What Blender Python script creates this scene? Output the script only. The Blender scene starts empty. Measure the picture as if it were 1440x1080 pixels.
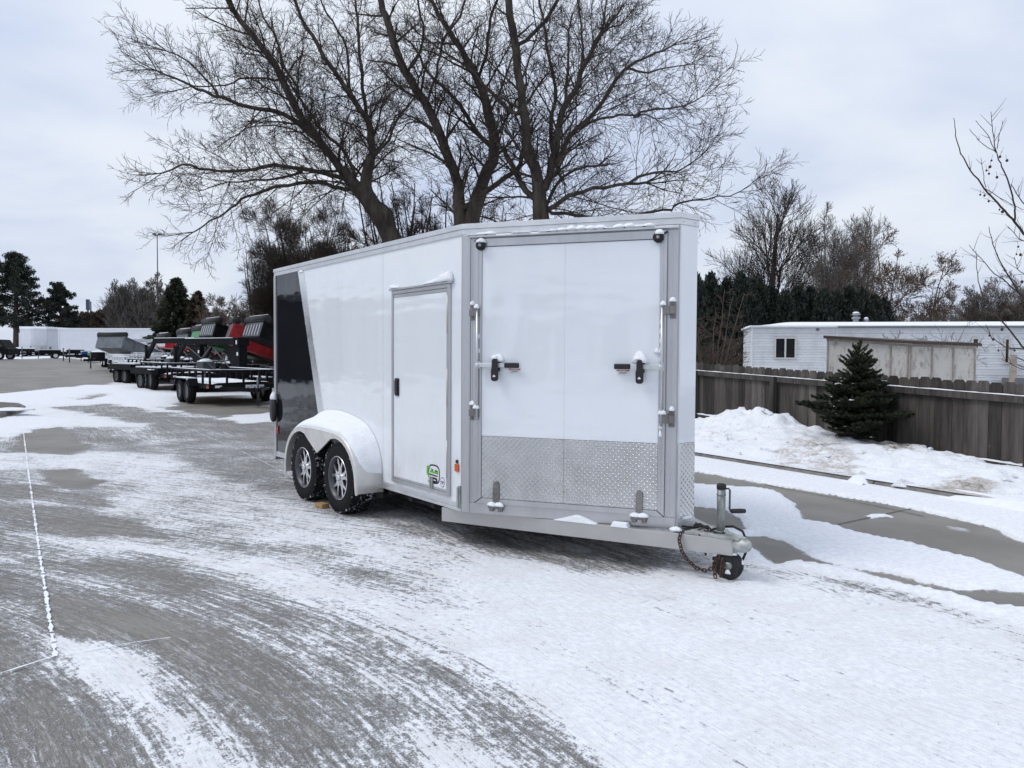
import bpy, bmesh, math, random
import numpy as np
from mathutils import Vector, Matrix
random.seed(7); RNG = np.random.default_rng(7)
R = math.radians
scene = bpy.context.scene
COL = scene.collection

# ---------------------------------------------------------------- camera (26 mm phone lens, 1.6 m above the road)
FPX, PITCH, ROLL, CAMH = 1085.9, .0366, .0062, 1.602
def ray(u, v):
    x, y = u-720, v-540
    cr, sr = math.cos(ROLL), math.sin(ROLL)
    uu = x*cr+y*sr; vv = -x*sr+y*cr
    c, s = math.cos(PITCH), math.sin(PITCH)
    return (uu/FPX, (FPX*c-vv*s)/FPX, (-FPX*s-vv*c)/FPX)
def at(u, v, Y):
    r = ray(u, v); t = Y/r[1]
    return Vector((r[0]*t, Y, CAMH+r[2]*t))
def sstep(a, b, x):
    t = np.clip((x-a)/(b-a), 0, 1); return t*t*(3-2*t)
def terrain(x, y):
    """height of the natural ground: the lot climbs gently to the back left, the yard on the right lies lower"""
    t = np.clip(np.asarray(y, float)-18, 0, 80)
    h = .022*t*t/(t+4)
    h = h*(1-sstep(0, 9, np.asarray(x, float)))
    return h-.35*sstep(8.5, 14, np.asarray(x, float))
def gp(u, v, dz=0.0):
    r = ray(u, v); z = 0.0; x = y = 0
    lo, hi = 1.0, 150.0
    for _ in range(48):
        m = (lo+hi)/2; x, y = r[0]*m, r[1]*m
        if CAMH+r[2]*m > float(terrain(x, y))+dz: lo = m
        else: hi = m
    return (r[0]*lo, r[1]*lo)
def th(x, y): return float(terrain(x, y))

cam = bpy.data.cameras.new('camera'); camo = bpy.data.objects.new('camera', cam); COL.objects.link(camo)
cam.sensor_width = 36; cam.lens = 36*FPX/1440; cam.clip_start = .05; cam.clip_end = 4000
camo.matrix_world = Matrix.Translation((0, 0, CAMH)) @ Matrix.Rotation(math.pi/2-PITCH, 4, 'X') @ Matrix.Rotation(ROLL, 4, 'Z')
scene.camera = camo
scene.view_settings.view_transform = 'Standard'; scene.view_settings.look = 'None'
scene.view_settings.exposure = 0; scene.view_settings.gamma = 1

# ---------------------------------------------------------------- numpy value noise
def vnoise(x, y, seed=0):
    xi = np.floor(x).astype(np.int64); yi = np.floor(y).astype(np.int64)
    fx = x-xi; fy = y-yi
    fx = fx*fx*(3-2*fx); fy = fy*fy*(3-2*fy)
    def h(a, b):
        n = (a*374761393+b*668265263+seed*974711) & 0x7fffffff
        n = ((n ^ (n >> 13))*1274126177) & 0x7fffffff
        return ((n ^ (n >> 16)) & 0xffff)/65535.0
    return (h(xi, yi)*(1-fx)+h(xi+1, yi)*fx)*(1-fy)+(h(xi, yi+1)*(1-fx)+h(xi+1, yi+1)*fx)*fy
def fbm(x, y, oct=4, seed=0):
    s = 0; a = .5; t = 0
    for k in range(oct):
        s = s+a*vnoise(x*2**k, y*2**k, seed+k*17); t += a; a *= .5
    return s/t

# ---------------------------------------------------------------- materials
class NT:
    def __init__(s, name):
        s.m = bpy.data.materials.new(name); s.m.use_nodes = True
        s.t = s.m.node_tree; s.t.nodes.clear()
        s.out = s.t.nodes.new('ShaderNodeOutputMaterial')
    def n(s, typ, **kw):
        nd = s.t.nodes.new(typ)
        for k, v in kw.items():
            if hasattr(nd, k): setattr(nd, k, v)
        return nd
    def lk(s, a, b): s.t.links.new(a, b)
    def setin(s, nd, key, v):
        if hasattr(v, 'is_linked') or hasattr(v, 'links'): s.lk(v, nd.inputs[key])
        else: nd.inputs[key].default_value = v
    def math(s, op, a, b=0.0, clamp=False):
        nd = s.n('ShaderNodeMath', operation=op); nd.use_clamp = clamp
        s.setin(nd, 0, a); s.setin(nd, 1, b); return nd.outputs[0]
    def ramp(s, x, a, b, lo=0.0, hi=1.0):
        nd = s.n('ShaderNodeMapRange', interpolation_type='SMOOTHSTEP')
        s.setin(nd, 0, x); s.setin(nd, 1, a); s.setin(nd, 2, b); s.setin(nd, 3, lo); s.setin(nd, 4, hi)
        return nd.outputs[0]
    def noise(s, vec, scale, detail=4, rough=.55, sc=None, dist=0.0):
        if sc is not None:
            mp = s.n('ShaderNodeMapping'); s.lk(vec, mp.inputs[0]); mp.inputs['Scale'].default_value = sc; vec = mp.outputs[0]
        nd = s.n('ShaderNodeTexNoise'); s.lk(vec, nd.inputs['Vector'])
        nd.inputs['Scale'].default_value = scale; nd.inputs['Detail'].default_value = detail
        nd.inputs['Roughness'].default_value = rough; nd.inputs['Distortion'].default_value = dist
        return nd.outputs[0]
    def mix(s, f, a, b):
        nd = s.n('ShaderNodeMix', data_type='RGBA')
        s.setin(nd, 'Factor', f)
        for key, v in ((6, a), (7, b)):
            if isinstance(v, (tuple, list)): nd.inputs[key].default_value = (*v[:3], 1)
            else: s.lk(v, nd.inputs[key])
        return nd.outputs[2]
    def bsdf(s, col, rough=.6, metal=0.0, spec=.5, normal=None, ior=None, coat=None, sss=None):
        b = s.n('ShaderNodeBsdfPrincipled')
        if isinstance(col, (tuple, list)): b.inputs['Base Color'].default_value = (*col[:3], 1)
        else: s.lk(col, b.inputs['Base Color'])
        s.setin(b, 'Roughness', rough); s.setin(b, 'Metallic', metal)
        b.inputs['Specular IOR Level'].default_value = spec
        if ior: b.inputs['IOR'].default_value = ior
        if coat: b.inputs['Coat Weight'].default_value = coat; b.inputs['Coat Roughness'].default_value = .03
        if normal is not None: s.lk(normal, b.inputs['Normal'])
        s.lk(b.outputs[0], s.out.inputs[0]); return b
    def bump(s, h, strength=.3, dist=.01, prev=None):
        b = s.n('ShaderNodeBump'); s.lk(h, b.inputs['Height'])
        b.inputs['Strength'].default_value = strength; b.inputs['Distance'].default_value = dist
        if prev is not None: s.lk(prev, b.inputs['Normal'])
        return b.outputs[0]
    def obj(s): return s.n('ShaderNodeTexCoord').outputs['Object']
    def geo(s): return s.n('ShaderNodeNewGeometry').outputs['Position']

def simple(name, col, rough=.6, metal=0.0, var=.15, scale=6.0, bump=.0, bscale=40.0, spec=.5, coat=None, sc=None):
    t = NT(name); p = t.obj()
    n = t.noise(p, scale, 4, .6, sc)
    c = t.mix(t.ramp(n, .3, .7), tuple(x*(1-var) for x in col), tuple(min(1, x*(1+var)) for x in col))
    nm = None
    if bump: nm = t.bump(t.noise(p, bscale, 3, .6, sc), bump, .01)
    rr = t.ramp(t.noise(p, scale*2.3, 3), .25, .75, max(.02, rough*.8), min(1, rough*1.2))
    t.bsdf(c, rr, metal, spec, nm, coat=coat)
    return t.m

M = {}
def snow_mat(name, tint=(.86, .88, .91), dirty=0.0):
    t = NT(name); p = t.geo()
    n1 = t.noise(p, 9, 5, .6); n2 = t.noise(p, 70, 3, .6)
    c = t.mix(t.ramp(n1, .3, .75), tuple(x*.93 for x in tint), tint)
    if dirty: c = t.mix(t.ramp(t.noise(p, 3.2, 6, .65), .55, .7, 0, dirty), c, (.33, .29, .25))
    nm = t.bump(n2, .35, .012, t.bump(n1, .5, .03))
    t.bsdf(c, .75, 0, .25, nm); return t.m
M['snow'] = snow_mat('fresh_snow')
M['snow_dirty'] = snow_mat('dirty_snow', (.80, .81, .84), .5)

def panel_mat(name, col, rough=.09, wave=.7):
    t = NT(name); p = t.obj()
    dirt = t.noise(p, 2.2, 5, .62, (1, 1, .5))
    c = t.mix(t.ramp(dirt, .45, .8, 0, .5), col, tuple(x*.93 for x in col))
    sp = t.n('ShaderNodeSeparateXYZ'); t.lk(p, sp.inputs[0])
    spray = t.math('MULTIPLY', t.ramp(sp.outputs[2], .95, .38), t.ramp(t.noise(p, 5, 5, .65, (1, 1, .6)), .35, .75, .1, .55))
    c = t.mix(spray, c, (.52, .50, .47) if col[0] > .5 else (.10, .10, .10))
    w = t.noise(p, 1.0, 1.5, .5, (2.4, 2.4, .7))
    w2 = t.noise(p, 2.0, 1.0, .5, (1, 1, 4))
    nm = t.bump(w, wave, .035, t.bump(w2, wave*.6, .008))
    t.bsdf(c, rough, 0, .9 if col[0] > .5 else .5, nm, ior=1.5); return t.m
M['white_panel'] = panel_mat('white_gel_panel', (.79, .82, .85))
M['black_panel'] = panel_mat('gloss_black_panel', (.008, .009, .012), .04, .22)
def metal_mat(name, col, rough, sc=(1, 1, 1), var=.12, bump=.05):
    t = NT(name); p = t.obj()
    n = t.noise(p, 5, 5, .65, sc); n2 = t.noise(p, 60, 4, .6, sc)
    c = t.mix(t.ramp(n, .3, .7), tuple(x*(1-var) for x in col), col)
    c = t.mix(t.ramp(n2, .55, .8, 0, .35), c, tuple(x*.72 for x in col))
    rr = t.ramp(n, .2, .8, rough*.75, rough*1.35)
    t.bsdf(c, rr, .82, .5, t.bump(n2, bump, .004)); return t.m
M['alu'] = metal_mat('brushed_aluminium', (.60, .60, .61), .36, (1, 1, .15))
M['alu_trim'] = metal_mat('anodised_trim', (.76, .77, .78), .42)
M['alu_beam'] = metal_mat('weathered_aluminium_beam', (.55, .54, .52), .5)
M['hinge_metal'] = metal_mat('dull_hinge_steel', (.30, .29, .28), .45, var=.35)
M['tread'] = metal_mat('tread_plate_aluminium', (.70, .70, .70), .20)
M['chrome'] = metal_mat('polished_trim', (.88, .89, .90), .22, var=.04, bump=.0)
M['rim_bright'] = metal_mat('machined_alloy', (.80, .80, .81), .22)
M['rim_dark'] = simple('grey_alloy_paint', (.09, .092, .10), .4, .5)
M['galv'] = simple('zinc_plated_steel', (.37, .39, .375), .5, .35, .3, 14, .15)
M['galv_dark'] = simple('stained_zinc_tube', (.22, .235, .225), .5, .4, .5, 18, .15, sc=(1, 1, .3))
M['rust'] = simple('rusty_steel', (.075, .04, .03), .8, .2, .4, 40, .4)
M['rubber'] = simple('black_rubber', (.016, .016, .017), .75, 0, .25, 20, .1)
M['plastic'] = simple('black_plastic', (.013, .013, .014), .45, 0, .2, 20)
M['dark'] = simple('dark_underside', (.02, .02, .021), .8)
M['steel_black'] = simple('black_painted_steel', (.008, .009, .011), .6, 0, .3, 5, .05, spec=.1)
M['steel_grey'] = simple('grey_painted_steel', (.13, .15, .165), .38, 0, .2, 3, .04)
M['steel_dark_grey'] = simple('charcoal_painted_steel', (.05, .06, .062), .4, 0, .2, 3, .04)
M['steel_red'] = simple('red_painted_steel', (.42, .016, .02), .35, 0, .25, 3, .04)
M['steel_green'] = simple('green_painted_steel', (.015, .20, .04), .35, 0, .2, 3, .04)
M['steel_blue'] = simple('blue_painted_steel', (.02, .06, .26), .4, 0, .2, 3, .04)
M['steel_white'] = simple('white_painted_steel', (.66, .67, .69), .4, 0, .08, 3)
M['wood'] = simple('raw_timber', (.36, .22, .10), .8, 0, .25, 12, .2, sc=(.3, 4, 4))
M['orange'] = simple('orange_lens', (.55, .10, .015), .25)
M['red_lens'] = simple('red_lens', (.45, .02, .02), .25)
M['label_white'] = simple('white_label', (.72, .72, .72), .5, 0, .03)
M['label_red'] = simple('red_label', (.42, .03, .03), .5, 0, .03)
M['label_green'] = simple('green_label', (.10, .42, .06), .5, 0, .03)
M['label_black'] = simple('black_label', (.012, .012, .014), .4, 0, .03)
M['label_blue'] = simple('blue_label', (.06, .10, .30), .5, 0, .03)
M['kerb'] = simple('kerb_concrete', (.19, .18, .165), .9, 0, .25, 6, .3)
M['joint'] = simple('dark_joint', (.06, .06, .055), .9)
M['concrete_grey'] = simple('stained_grey_wall', (.11, .115, .125), .8, 0, .15, .3)
M['siding_dark'] = simple('dark_metal_siding', (.018, .018, .020), .7, 0, .1, .3)

def tyre_mat():
    t = NT('snowy_tyre_rubber'); p = t.obj()
    sp = t.n('ShaderNodeSeparateXYZ'); t.lk(p, sp.inputs[0])
    r = t.math('SQRT', t.math('ADD', t.math('MULTIPLY', sp.outputs[0], sp.outputs[0]), t.math('MULTIPLY', sp.outputs[2], sp.outputs[2])))
    n = t.noise(p, 38, 3, .6); n2 = t.noise(p, 6, 2, .5)
    m = t.math('MULTIPLY', t.ramp(n, .55, .62), t.math('MULTIPLY', t.ramp(r, .335, .35), t.ramp(n2, .42, .6)))
    c = t.mix(t.math('MULTIPLY', m, .85), (.014, .014, .016), (.72, .74, .77))
    t.bsdf(c, .75, 0, .12, t.bump(n, .15, .004)); return t.m
M['tyre'] = tyre_mat()
def bark(name, a, b):
    t = NT(name); p = t.geo()
    n = t.noise(p, 6, 5, .65, (1, 1, .25)); n2 = t.noise(p, 28, 3, .6, (1, 1, .3))
    c = t.mix(t.ramp(n, .3, .7), a, b)
    t.bsdf(c, .95, 0, .1, t.bump(n2, .7, .04)); return t.m
M['bark'] = bark('grey_brown_bark', (.040, .033, .028), (.098, .083, .070))
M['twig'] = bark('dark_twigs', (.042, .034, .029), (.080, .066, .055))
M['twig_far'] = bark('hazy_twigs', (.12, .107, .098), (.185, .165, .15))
M['twig_brown'] = bark('brown_twigs', (.085, .066, .053), (.15, .118, .095))
def leaf(name, a, b, rough=.7):
    t = NT(name); p = t.geo()
    n = t.noise(p, 2.2, 4, .6); n2 = t.noise(p, 25, 2, .5)
    c = t.mix(t.ramp(n, .35, .65), a, b); c = t.mix(t.ramp(n2, .4, .7, 0, .5), c, tuple(x*1.5 for x in b))
    t.bsdf(c, rough, 0, .2); return t.m
M['spruce'] = leaf('spruce_needles', (.022, .028, .018), (.054, .060, .036))
M['spruce_tip'] = leaf('spruce_tip_needles', (.030, .034, .018), (.075, .070, .035))
M['arbor'] = leaf('cedar_foliage', (.015, .021, .018), (.038, .047, .036))
M['pine'] = leaf('pine_needles', (.012, .018, .014), (.032, .040, .030))
M['dryleaf'] = leaf('dry_oak_leaves', (.07, .042, .028), (.15, .09, .062))
M['evergreen_brown'] = leaf('winter_brown_evergreen', (.030, .024, .016), (.058, .044, .028))
def fence_mat():
    t = NT('weathered_fence_boards'); p = t.geo()
    n = t.noise(p, 7, 5, .65, (1, 1, .12)); n2 = t.noise(p, 40, 4, .6, (1, 1, .05))
    oi = t.n('ShaderNodeAttribute'); oi.attribute_name = 'tone'
    c = t.mix(t.ramp(n, .25, .75), (.050, .044, .039), (.130, .118, .106))
    c = t.mix(t.ramp(n2, .5, .75, 0, .6), c, (.038, .034, .031))
    c = t.mix(t.ramp(t.noise(p, 15, 3, .6, (1, 1, .2)), .66, .8, 0, .5), c, (.30, .29, .28))
    mlt = t.n('ShaderNodeVectorMath', operation='SCALE'); t.lk(c, mlt.inputs[0]); t.lk(oi.outputs['Fac'], mlt.inputs['Scale'])
    t.bsdf(mlt.outputs[0], .9, 0, .15, t.bump(n2, .4, .006)); return t.m
M['fence'] = fence_mat()
def siding_mat():
    t = NT('white_lap_siding'); p = t.obj()
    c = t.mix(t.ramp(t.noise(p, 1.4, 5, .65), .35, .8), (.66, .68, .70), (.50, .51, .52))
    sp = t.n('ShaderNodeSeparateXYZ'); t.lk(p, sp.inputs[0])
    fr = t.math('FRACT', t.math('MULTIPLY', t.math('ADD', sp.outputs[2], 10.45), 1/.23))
    c = t.mix(t.ramp(fr, .86, 1.0, 0, .75), c, (.22, .23, .245))  # shadow line under each lap, painted into the board colour
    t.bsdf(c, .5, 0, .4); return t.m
M['siding'] = siding_mat()
def peel_mat():
    t = NT('peeling_cream_paint'); p = t.obj()
    n = t.noise(p, 3.4, 6, .7, (1, 1, .55)); n2 = t.noise(p, 11, 5, .7, (1, 1, .35))
    k = t.math('MULTIPLY', t.ramp(n, .40, .56), t.ramp(n2, .49, .58))
    c = t.mix(t.math('MULTIPLY', k, .62), (.50, .48, .44), (.20, .175, .15))
    t.bsdf(c, .85, 0, .2); return t.m
M['peel'] = peel_mat()
M['batten'] = simple('tan_batten', (.30, .255, .215), .8, 0, .2, 4)
M['brown_roof'] = simple('brown_roll_roofing', (.145, .108, .085), .9, 0, .3, 3, .2)
M['fascia'] = simple('dark_fascia', (.05, .04, .036), .8)
M['window'] = simple('dark_window_glass', (.012, .014, .018), .08, 0, .1)
M['frame_white'] = simple('cream_window_frame', (.52, .50, .46), .6, 0, .05)
M['vent_metal'] = simple('galvanised_vent', (.32, .34, .36), .45, .5)
M['pole'] = simple('grey_steel_pole', (.10, .11, .13), .5, .3)

# ---------------------------------------------------------------- mesh builder
class MB:
    def __init__(s): s.v = []; s.f = []; s.sm = []; s.mi = []
    def add(s, vs, fs, smooth=False, mi=0):
        o = len(s.v); s.v.extend([tuple(q) for q in vs])
        for q in fs: s.f.append(tuple(i+o for i in q)); s.sm.append(smooth); s.mi.append(mi)
    def box(s, lo, hi, mi=0):
        x0, y0, z0 = lo; x1, y1, z1 = hi
        s.add([(x0, y0, z0), (x1, y0, z0), (x1, y1, z0), (x0, y1, z0), (x0, y0, z1), (x1, y0, z1), (x1, y1, z1), (x0, y1, z1)],
              [(0, 3, 2, 1), (4, 5, 6, 7), (0, 1, 5, 4), (1, 2, 6, 5), (2, 3, 7, 6), (3, 0, 4, 7)], mi=mi)
    def bar(s, a, b, w, h, up=(0, 0, 1), mi=0):
        a = Vector(a); b = Vector(b); d = (b-a).normalized(); up = Vector(up)
        if abs(d.dot(up)) > .98: up = Vector((1, 0, 0))
        r = d.cross(up).normalized()*w/2; n = r.cross(d).normalized()*h/2
        s.add([a-r-n, a+r-n, a+r+n, a-r+n, b-r-n, b+r-n, b+r+n, b-r+n],
              [(0, 1, 2, 3), (7, 6, 5, 4), (0, 4, 5, 1), (1, 5, 6, 2), (2, 6, 7, 3), (3, 7, 4, 0)], mi=mi)
    def prism(s, poly, o, ex, ey, ez, mi=0, smooth=False):
        """poly of 2D points in (ex, ey), extruded by ez from origin o"""
        o = Vector(o); ex = Vector(ex); ey = Vector(ey); ez = Vector(ez)
        n = len(poly)
        A = [o+ex*p[0]+ey*p[1] for p in poly]; B = [q+ez for q in A]
        flip = ex.cross(ey).dot(ez) < 0
        ar = sum(poly[i][0]*poly[(i+1) % n][1]-poly[(i+1) % n][0]*poly[i][1] for i in range(n))
        if ar < 0: flip = not flip
        fs = [tuple(range(n))[::-1], tuple(range(n, 2*n))]+[(i, (i+1) % n, n+(i+1) % n, n+i) for i in range(n)]
        if flip: fs = [f[::-1] for f in fs]
        s.add(A+B, fs, smooth, mi)
    def tube(s, pts, rad, n=6, cap=True, mi=0, smooth=True, closed=False):
        P = [Vector(p) for p in pts]; m = len(P)
        if not hasattr(rad, '__len__'): rad = [rad]*m
        ref = Vector((.31, .17, .93)); vs = []
        for i in range(m):
            if closed: d = P[(i+1) % m]-P[i-1]
            else: d = P[min(i+1, m-1)]-P[max(i-1, 0)]
            d = d.normalized() if d.length > 1e-9 else Vector((0, 0, 1))
            u = ref-d*ref.dot(d)
            if u.length < 1e-3: u = Vector((1, 0, 0))-d*d.x
            u.normalize(); w = d.cross(u); ref = u
            for k in range(n):
                a = 2*math.pi*k/n; vs.append(P[i]+(u*math.cos(a)+w*math.sin(a))*rad[i])
        fs = []
        for i in range(m if closed else m-1):
            j = (i+1) % m
            for k in range(n): fs.append((i*n+k, i*n+(k+1) % n, j*n+(k+1) % n, j*n+k))
        if cap and not closed: fs.append(tuple(range(n))[::-1]); fs.append(tuple((m-1)*n+k for k in range(n)))
        s.add(vs, fs, smooth, mi)
    def lathe(s, prof, n=32, c=(0, 0, 0), axis='y', mi=0, smooth=True, a0=0.0, a1=2*math.pi):
        """prof: (axial, radius) pairs"""
        full = abs(a1-a0-2*math.pi) < 1e-6; k = n if full else n+1; vs = []
        for q, r in prof:
            for i in range(k):
                a = a0+(a1-a0)*i/n
                if axis == 'y': vs.append((c[0]+r*math.cos(a), c[1]+q, c[2]+r*math.sin(a)))
                elif axis == 'z': vs.append((c[0]+r*math.cos(a), c[1]+r*math.sin(a), c[2]+q))
                else: vs.append((c[0]+q, c[1]+r*math.cos(a), c[2]+r*math.sin(a)))
        fs = []
        for j in range(len(prof)-1):
            for i in range(n):
                i2 = (i+1) % k if full else i+1
                fs.append((j*k+i, j*k+i2, (j+1)*k+i2, (j+1)*k+i))
        s.add(vs, fs, smooth, mi)
    def blob(s, c, r, seed=0, n=10, m=6, amp=.25, flat=True, mi=0):
        """lumpy snow dome with half axes r; rests on its flat base"""
        rnd = random.Random(seed); ph = [rnd.uniform(0, 6.3) for _ in range(4)]; vs = []
        for j in range(m+1):
            t = j/m*math.pi/2 if flat else j/m*math.pi-math.pi/2
            for i in range(n):
                a = 2*math.pi*i/n
                k = 1+amp*(math.sin(2*a+ph[0])*.5+math.sin(3*a+ph[1]+2*t)*.35+math.sin(5*a+ph[2])*.2)
                vs.append((c[0]+r[0]*k*math.cos(a)*math.cos(t), c[1]+r[1]*k*math.sin(a)*math.cos(t), c[2]+r[2]*math.sin(t)*(1+amp*.3*math.sin(3*a+ph[3]))))
        fs = [(j*n+i, j*n+(i+1) % n, (j+1)*n+(i+1) % n, (j+1)*n+i) for j in range(m) for i in range(n)]
        fs.append(tuple(range(n))[::-1]); s.add(vs, fs, True, mi)
    def build(s, name, mat, parent=None, bevel=0, loc=None, seg=2):
        me = bpy.data.meshes.new(name); me.from_pydata(s.v, [], s.f)
        me.polygons.foreach_set('use_smooth', s.sm)
        mats = mat if isinstance(mat, (list, tuple)) else [mat]
        for m in mats: me.materials.append(m)
        if len(mats) > 1: me.polygons.foreach_set('material_index', s.mi)
        me.update()
        o = bpy.data.objects.new(name, me); COL.objects.link(o)
        if parent is not None: o.parent = parent
        if loc is not None: o.location = loc
        if bevel:
            b = o.modifiers.new('edge', 'BEVEL'); b.width = bevel; b.segments = seg; b.limit_method = 'ANGLE'; b.angle_limit = R(35)
        return o
def tag(o, label=None, cat=None, group=None, kind=None):
    if label: o['label'] = label
    if cat: o['category'] = cat
    if group: o['group'] = group
    if kind: o['kind'] = kind
    return o
def empty(name, loc, rz=0.0, label=None, cat=None, group=None):
    o = bpy.data.objects.new(name, None); COL.objects.link(o); o.empty_display_size = .2
    o.location = loc; o.rotation_euler = (0, 0, rz); return tag(o, label, cat, group)
def copy_tree(o, parent=None):
    c = o.copy(); COL.objects.link(c)
    if parent is not None: c.parent = parent
    for ch in list(o.children): copy_tree(ch, c)
    return c

# ---------------------------------------------------------------- sky and light (overcast)
def make_world():
    w = bpy.data.worlds.new('World'); scene.world = w; w.use_nodes = True
    nt = w.node_tree; nt.nodes.clear(); N = nt.nodes.new; L = nt.links.new
    out = N('ShaderNodeOutputWorld'); bg = N('ShaderNodeBackground'); L(bg.outputs[0], out.inputs[0])
    sky = N('ShaderNodeTexSky'); sky.sky_type = 'NISHITA'; sky.sun_disc = False
    sky.sun_elevation = R(54); sky.sun_rotation = R(-100); sky.air_density = 1.0; sky.dust_density = 2.0
    tc = N('ShaderNodeTexCoord'); sp = N('ShaderNodeSeparateXYZ'); L(tc.outputs['Generated'], sp.inputs[0])
    zz = N('ShaderNodeMath'); zz.operation = 'ADD'; L(sp.outputs[2], zz.inputs[0]); zz.inputs[1].default_value = .22
    za = N('ShaderNodeMath'); za.operation = 'MAXIMUM'; L(zz.outputs[0], za.inputs[0]); za.inputs[1].default_value = .12
    dv = N('ShaderNodeVectorMath'); dv.operation = 'DIVIDE'; L(tc.outputs['Generated'], dv.inputs[0])
    cb = N('ShaderNodeCombineXYZ')
    for i in range(3): L(za.outputs[0], cb.inputs[i])
    L(cb.outputs[0], dv.inputs[1])
    n1 = N('ShaderNodeTexNoise'); L(dv.outputs[0], n1.inputs['Vector']); n1.inputs['Scale'].default_value = 1.25; n1.inputs['Detail'].default_value = 5; n1.inputs['Roughness'].default_value = .5
    n1.inputs['Distortion'].default_value = .35
    mr = N('ShaderNodeMapRange'); mr.interpolation_type = 'SMOOTHSTEP'; L(n1.outputs[0], mr.inputs[0]); mr.inputs[1].default_value = .32; mr.inputs[2].default_value = .70
    mx = N('ShaderNodeMix'); mx.data_type = 'RGBA'; L(mr.outputs[0], mx.inputs[0])
    mx.inputs[6].default_value = (.60, .685, .875, 1); mx.inputs[7].default_value = (.835, .89, .975, 1)
    # brighter towards the zenith, a little duller along the horizon
    g = N('ShaderNodeMapRange'); L(sp.outputs[2], g.inputs[0]); g.inputs[1].default_value = 0; g.inputs[2].default_value = .8; g.inputs[3].default_value = .97; g.inputs[4].default_value = 1.15
    sc = N('ShaderNodeVectorMath'); sc.operation = 'SCALE'; L(mx.outputs[2], sc.inputs[0]); L(g.outputs[0], sc.inputs['Scale'])
    sk = N('ShaderNodeVectorMath'); sk.operation = 'SCALE'; L(sky.outputs[0], sk.inputs[0]); sk.inputs['Scale'].default_value = .10
    m2 = N('ShaderNodeMix'); m2.data_type = 'RGBA'; m2.inputs[0].default_value = .93
    L(sk.outputs[0], m2.inputs[6]); L(sc.outputs[0], m2.inputs[7])
    L(m2.outputs[2], bg.inputs[0]); bg.inputs[1].default_value = 1.0
    s = bpy.data.lights.new('sun', 'SUN'); s.energy = 1.38; s.angle = R(24); s.color = (1, .97, .93)
    so = bpy.data.objects.new('sun', s); COL.objects.link(so)
    az, el = R(-100), R(54)
    d = Vector((math.sin(az)*math.cos(el), math.cos(az)*math.cos(el), math.sin(el)))   # towards the veiled sun, high on the left
    so.rotation_euler = (-d).to_track_quat('-Z', 'Y').to_euler()
make_world()

# ---------------------------------------------------------------- the ground
KD = np.array([.505, -.863]); KN = np.array([.863, .505]); K0 = np.array([2.98, 12.11])
FL = np.array([4.06, 17.10]); FR = np.array([7.03, 10.60]); FD = (FR-FL)/np.linalg.norm(FR-FL); FN = np.array([FD[1], -FD[0]])  # fence line; FN towards the road

def grid_mesh(name, X, Y, Z, keep=None):
    """X, Y, Z are (rows, cols)"""
    r, c = X.shape
    vs = np.stack([X, Y, Z], -1).reshape(-1, 3).astype(np.float32)
    i = np.arange(r*c).reshape(r, c)
    q = np.stack([i[:-1, :-1], i[:-1, 1:], i[1:, 1:], i[1:, :-1]], -1).reshape(-1, 4)
    if keep is not None:
        k = keep[:-1, :-1] & keep[1:, 1:] & keep[:-1, 1:] & keep[1:, :-1]
        q = q[k.reshape(-1)]
        used = np.zeros(r*c, bool); used[q.reshape(-1)] = True
        remap = np.cumsum(used)-1; vs = vs[used]; q = remap[q]
    else: used = np.ones(r*c, bool)
    me = bpy.data.meshes.new(name)
    me.vertices.add(len(vs)); me.vertices.foreach_set('co', vs.reshape(-1))
    me.loops.add(len(q)*4); me.loops.foreach_set('vertex_index', q.reshape(-1).astype(np.int32))
    me.polygons.add(len(q)); me.polygons.foreach_set('loop_start', (np.arange(len(q))*4).astype(np.int32))
    me.polygons.foreach_set('use_smooth', np.ones(len(q), bool))
    me.update(calc_edges=True); me.validate()
    o = bpy.data.objects.new(name, me); COL.objects.link(o)
    return o, used
def fattr(o, name, a):
    at_ = o.data.attributes.new(name, 'FLOAT', 'POINT'); at_.data.foreach_set('value', a.astype(np.float32))

def poly_mask(x, y, poly, soft):
    """1 inside, fading over soft metres at the edge"""
    P = np.array(poly); x0, y0 = P.min(0)-soft*2; x1, y1 = P.max(0)+soft*2
    m = np.zeros(x.shape); sel = (x > x0) & (x < x1) & (y > y0) & (y < y1)
    if not sel.any(): return m
    px, py = x[sel], y[sel]; ins = np.zeros(px.shape, bool); d2 = np.full(px.shape, 1e9)
    n = len(P)
    for i in range(n):
        ax, ay = P[i]; bx, by = P[(i+1) % n]
        c = ((ay > py) != (by > py)) & (px < (bx-ax)*(py-ay)/(by-ay+1e-12)+ax); ins ^= c
        ex, ey = bx-ax, by-ay; t = np.clip(((px-ax)*ex+(py-ay)*ey)/(ex*ex+ey*ey+1e-12), 0, 1)
        d2 = np.minimum(d2, (px-ax-t*ex)**2+(py-ay-t*ey)**2)
    sd = np.sqrt(d2)*np.where(ins, 1, -1)
    m[sel] = sstep(-soft, soft, sd); return m

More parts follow.
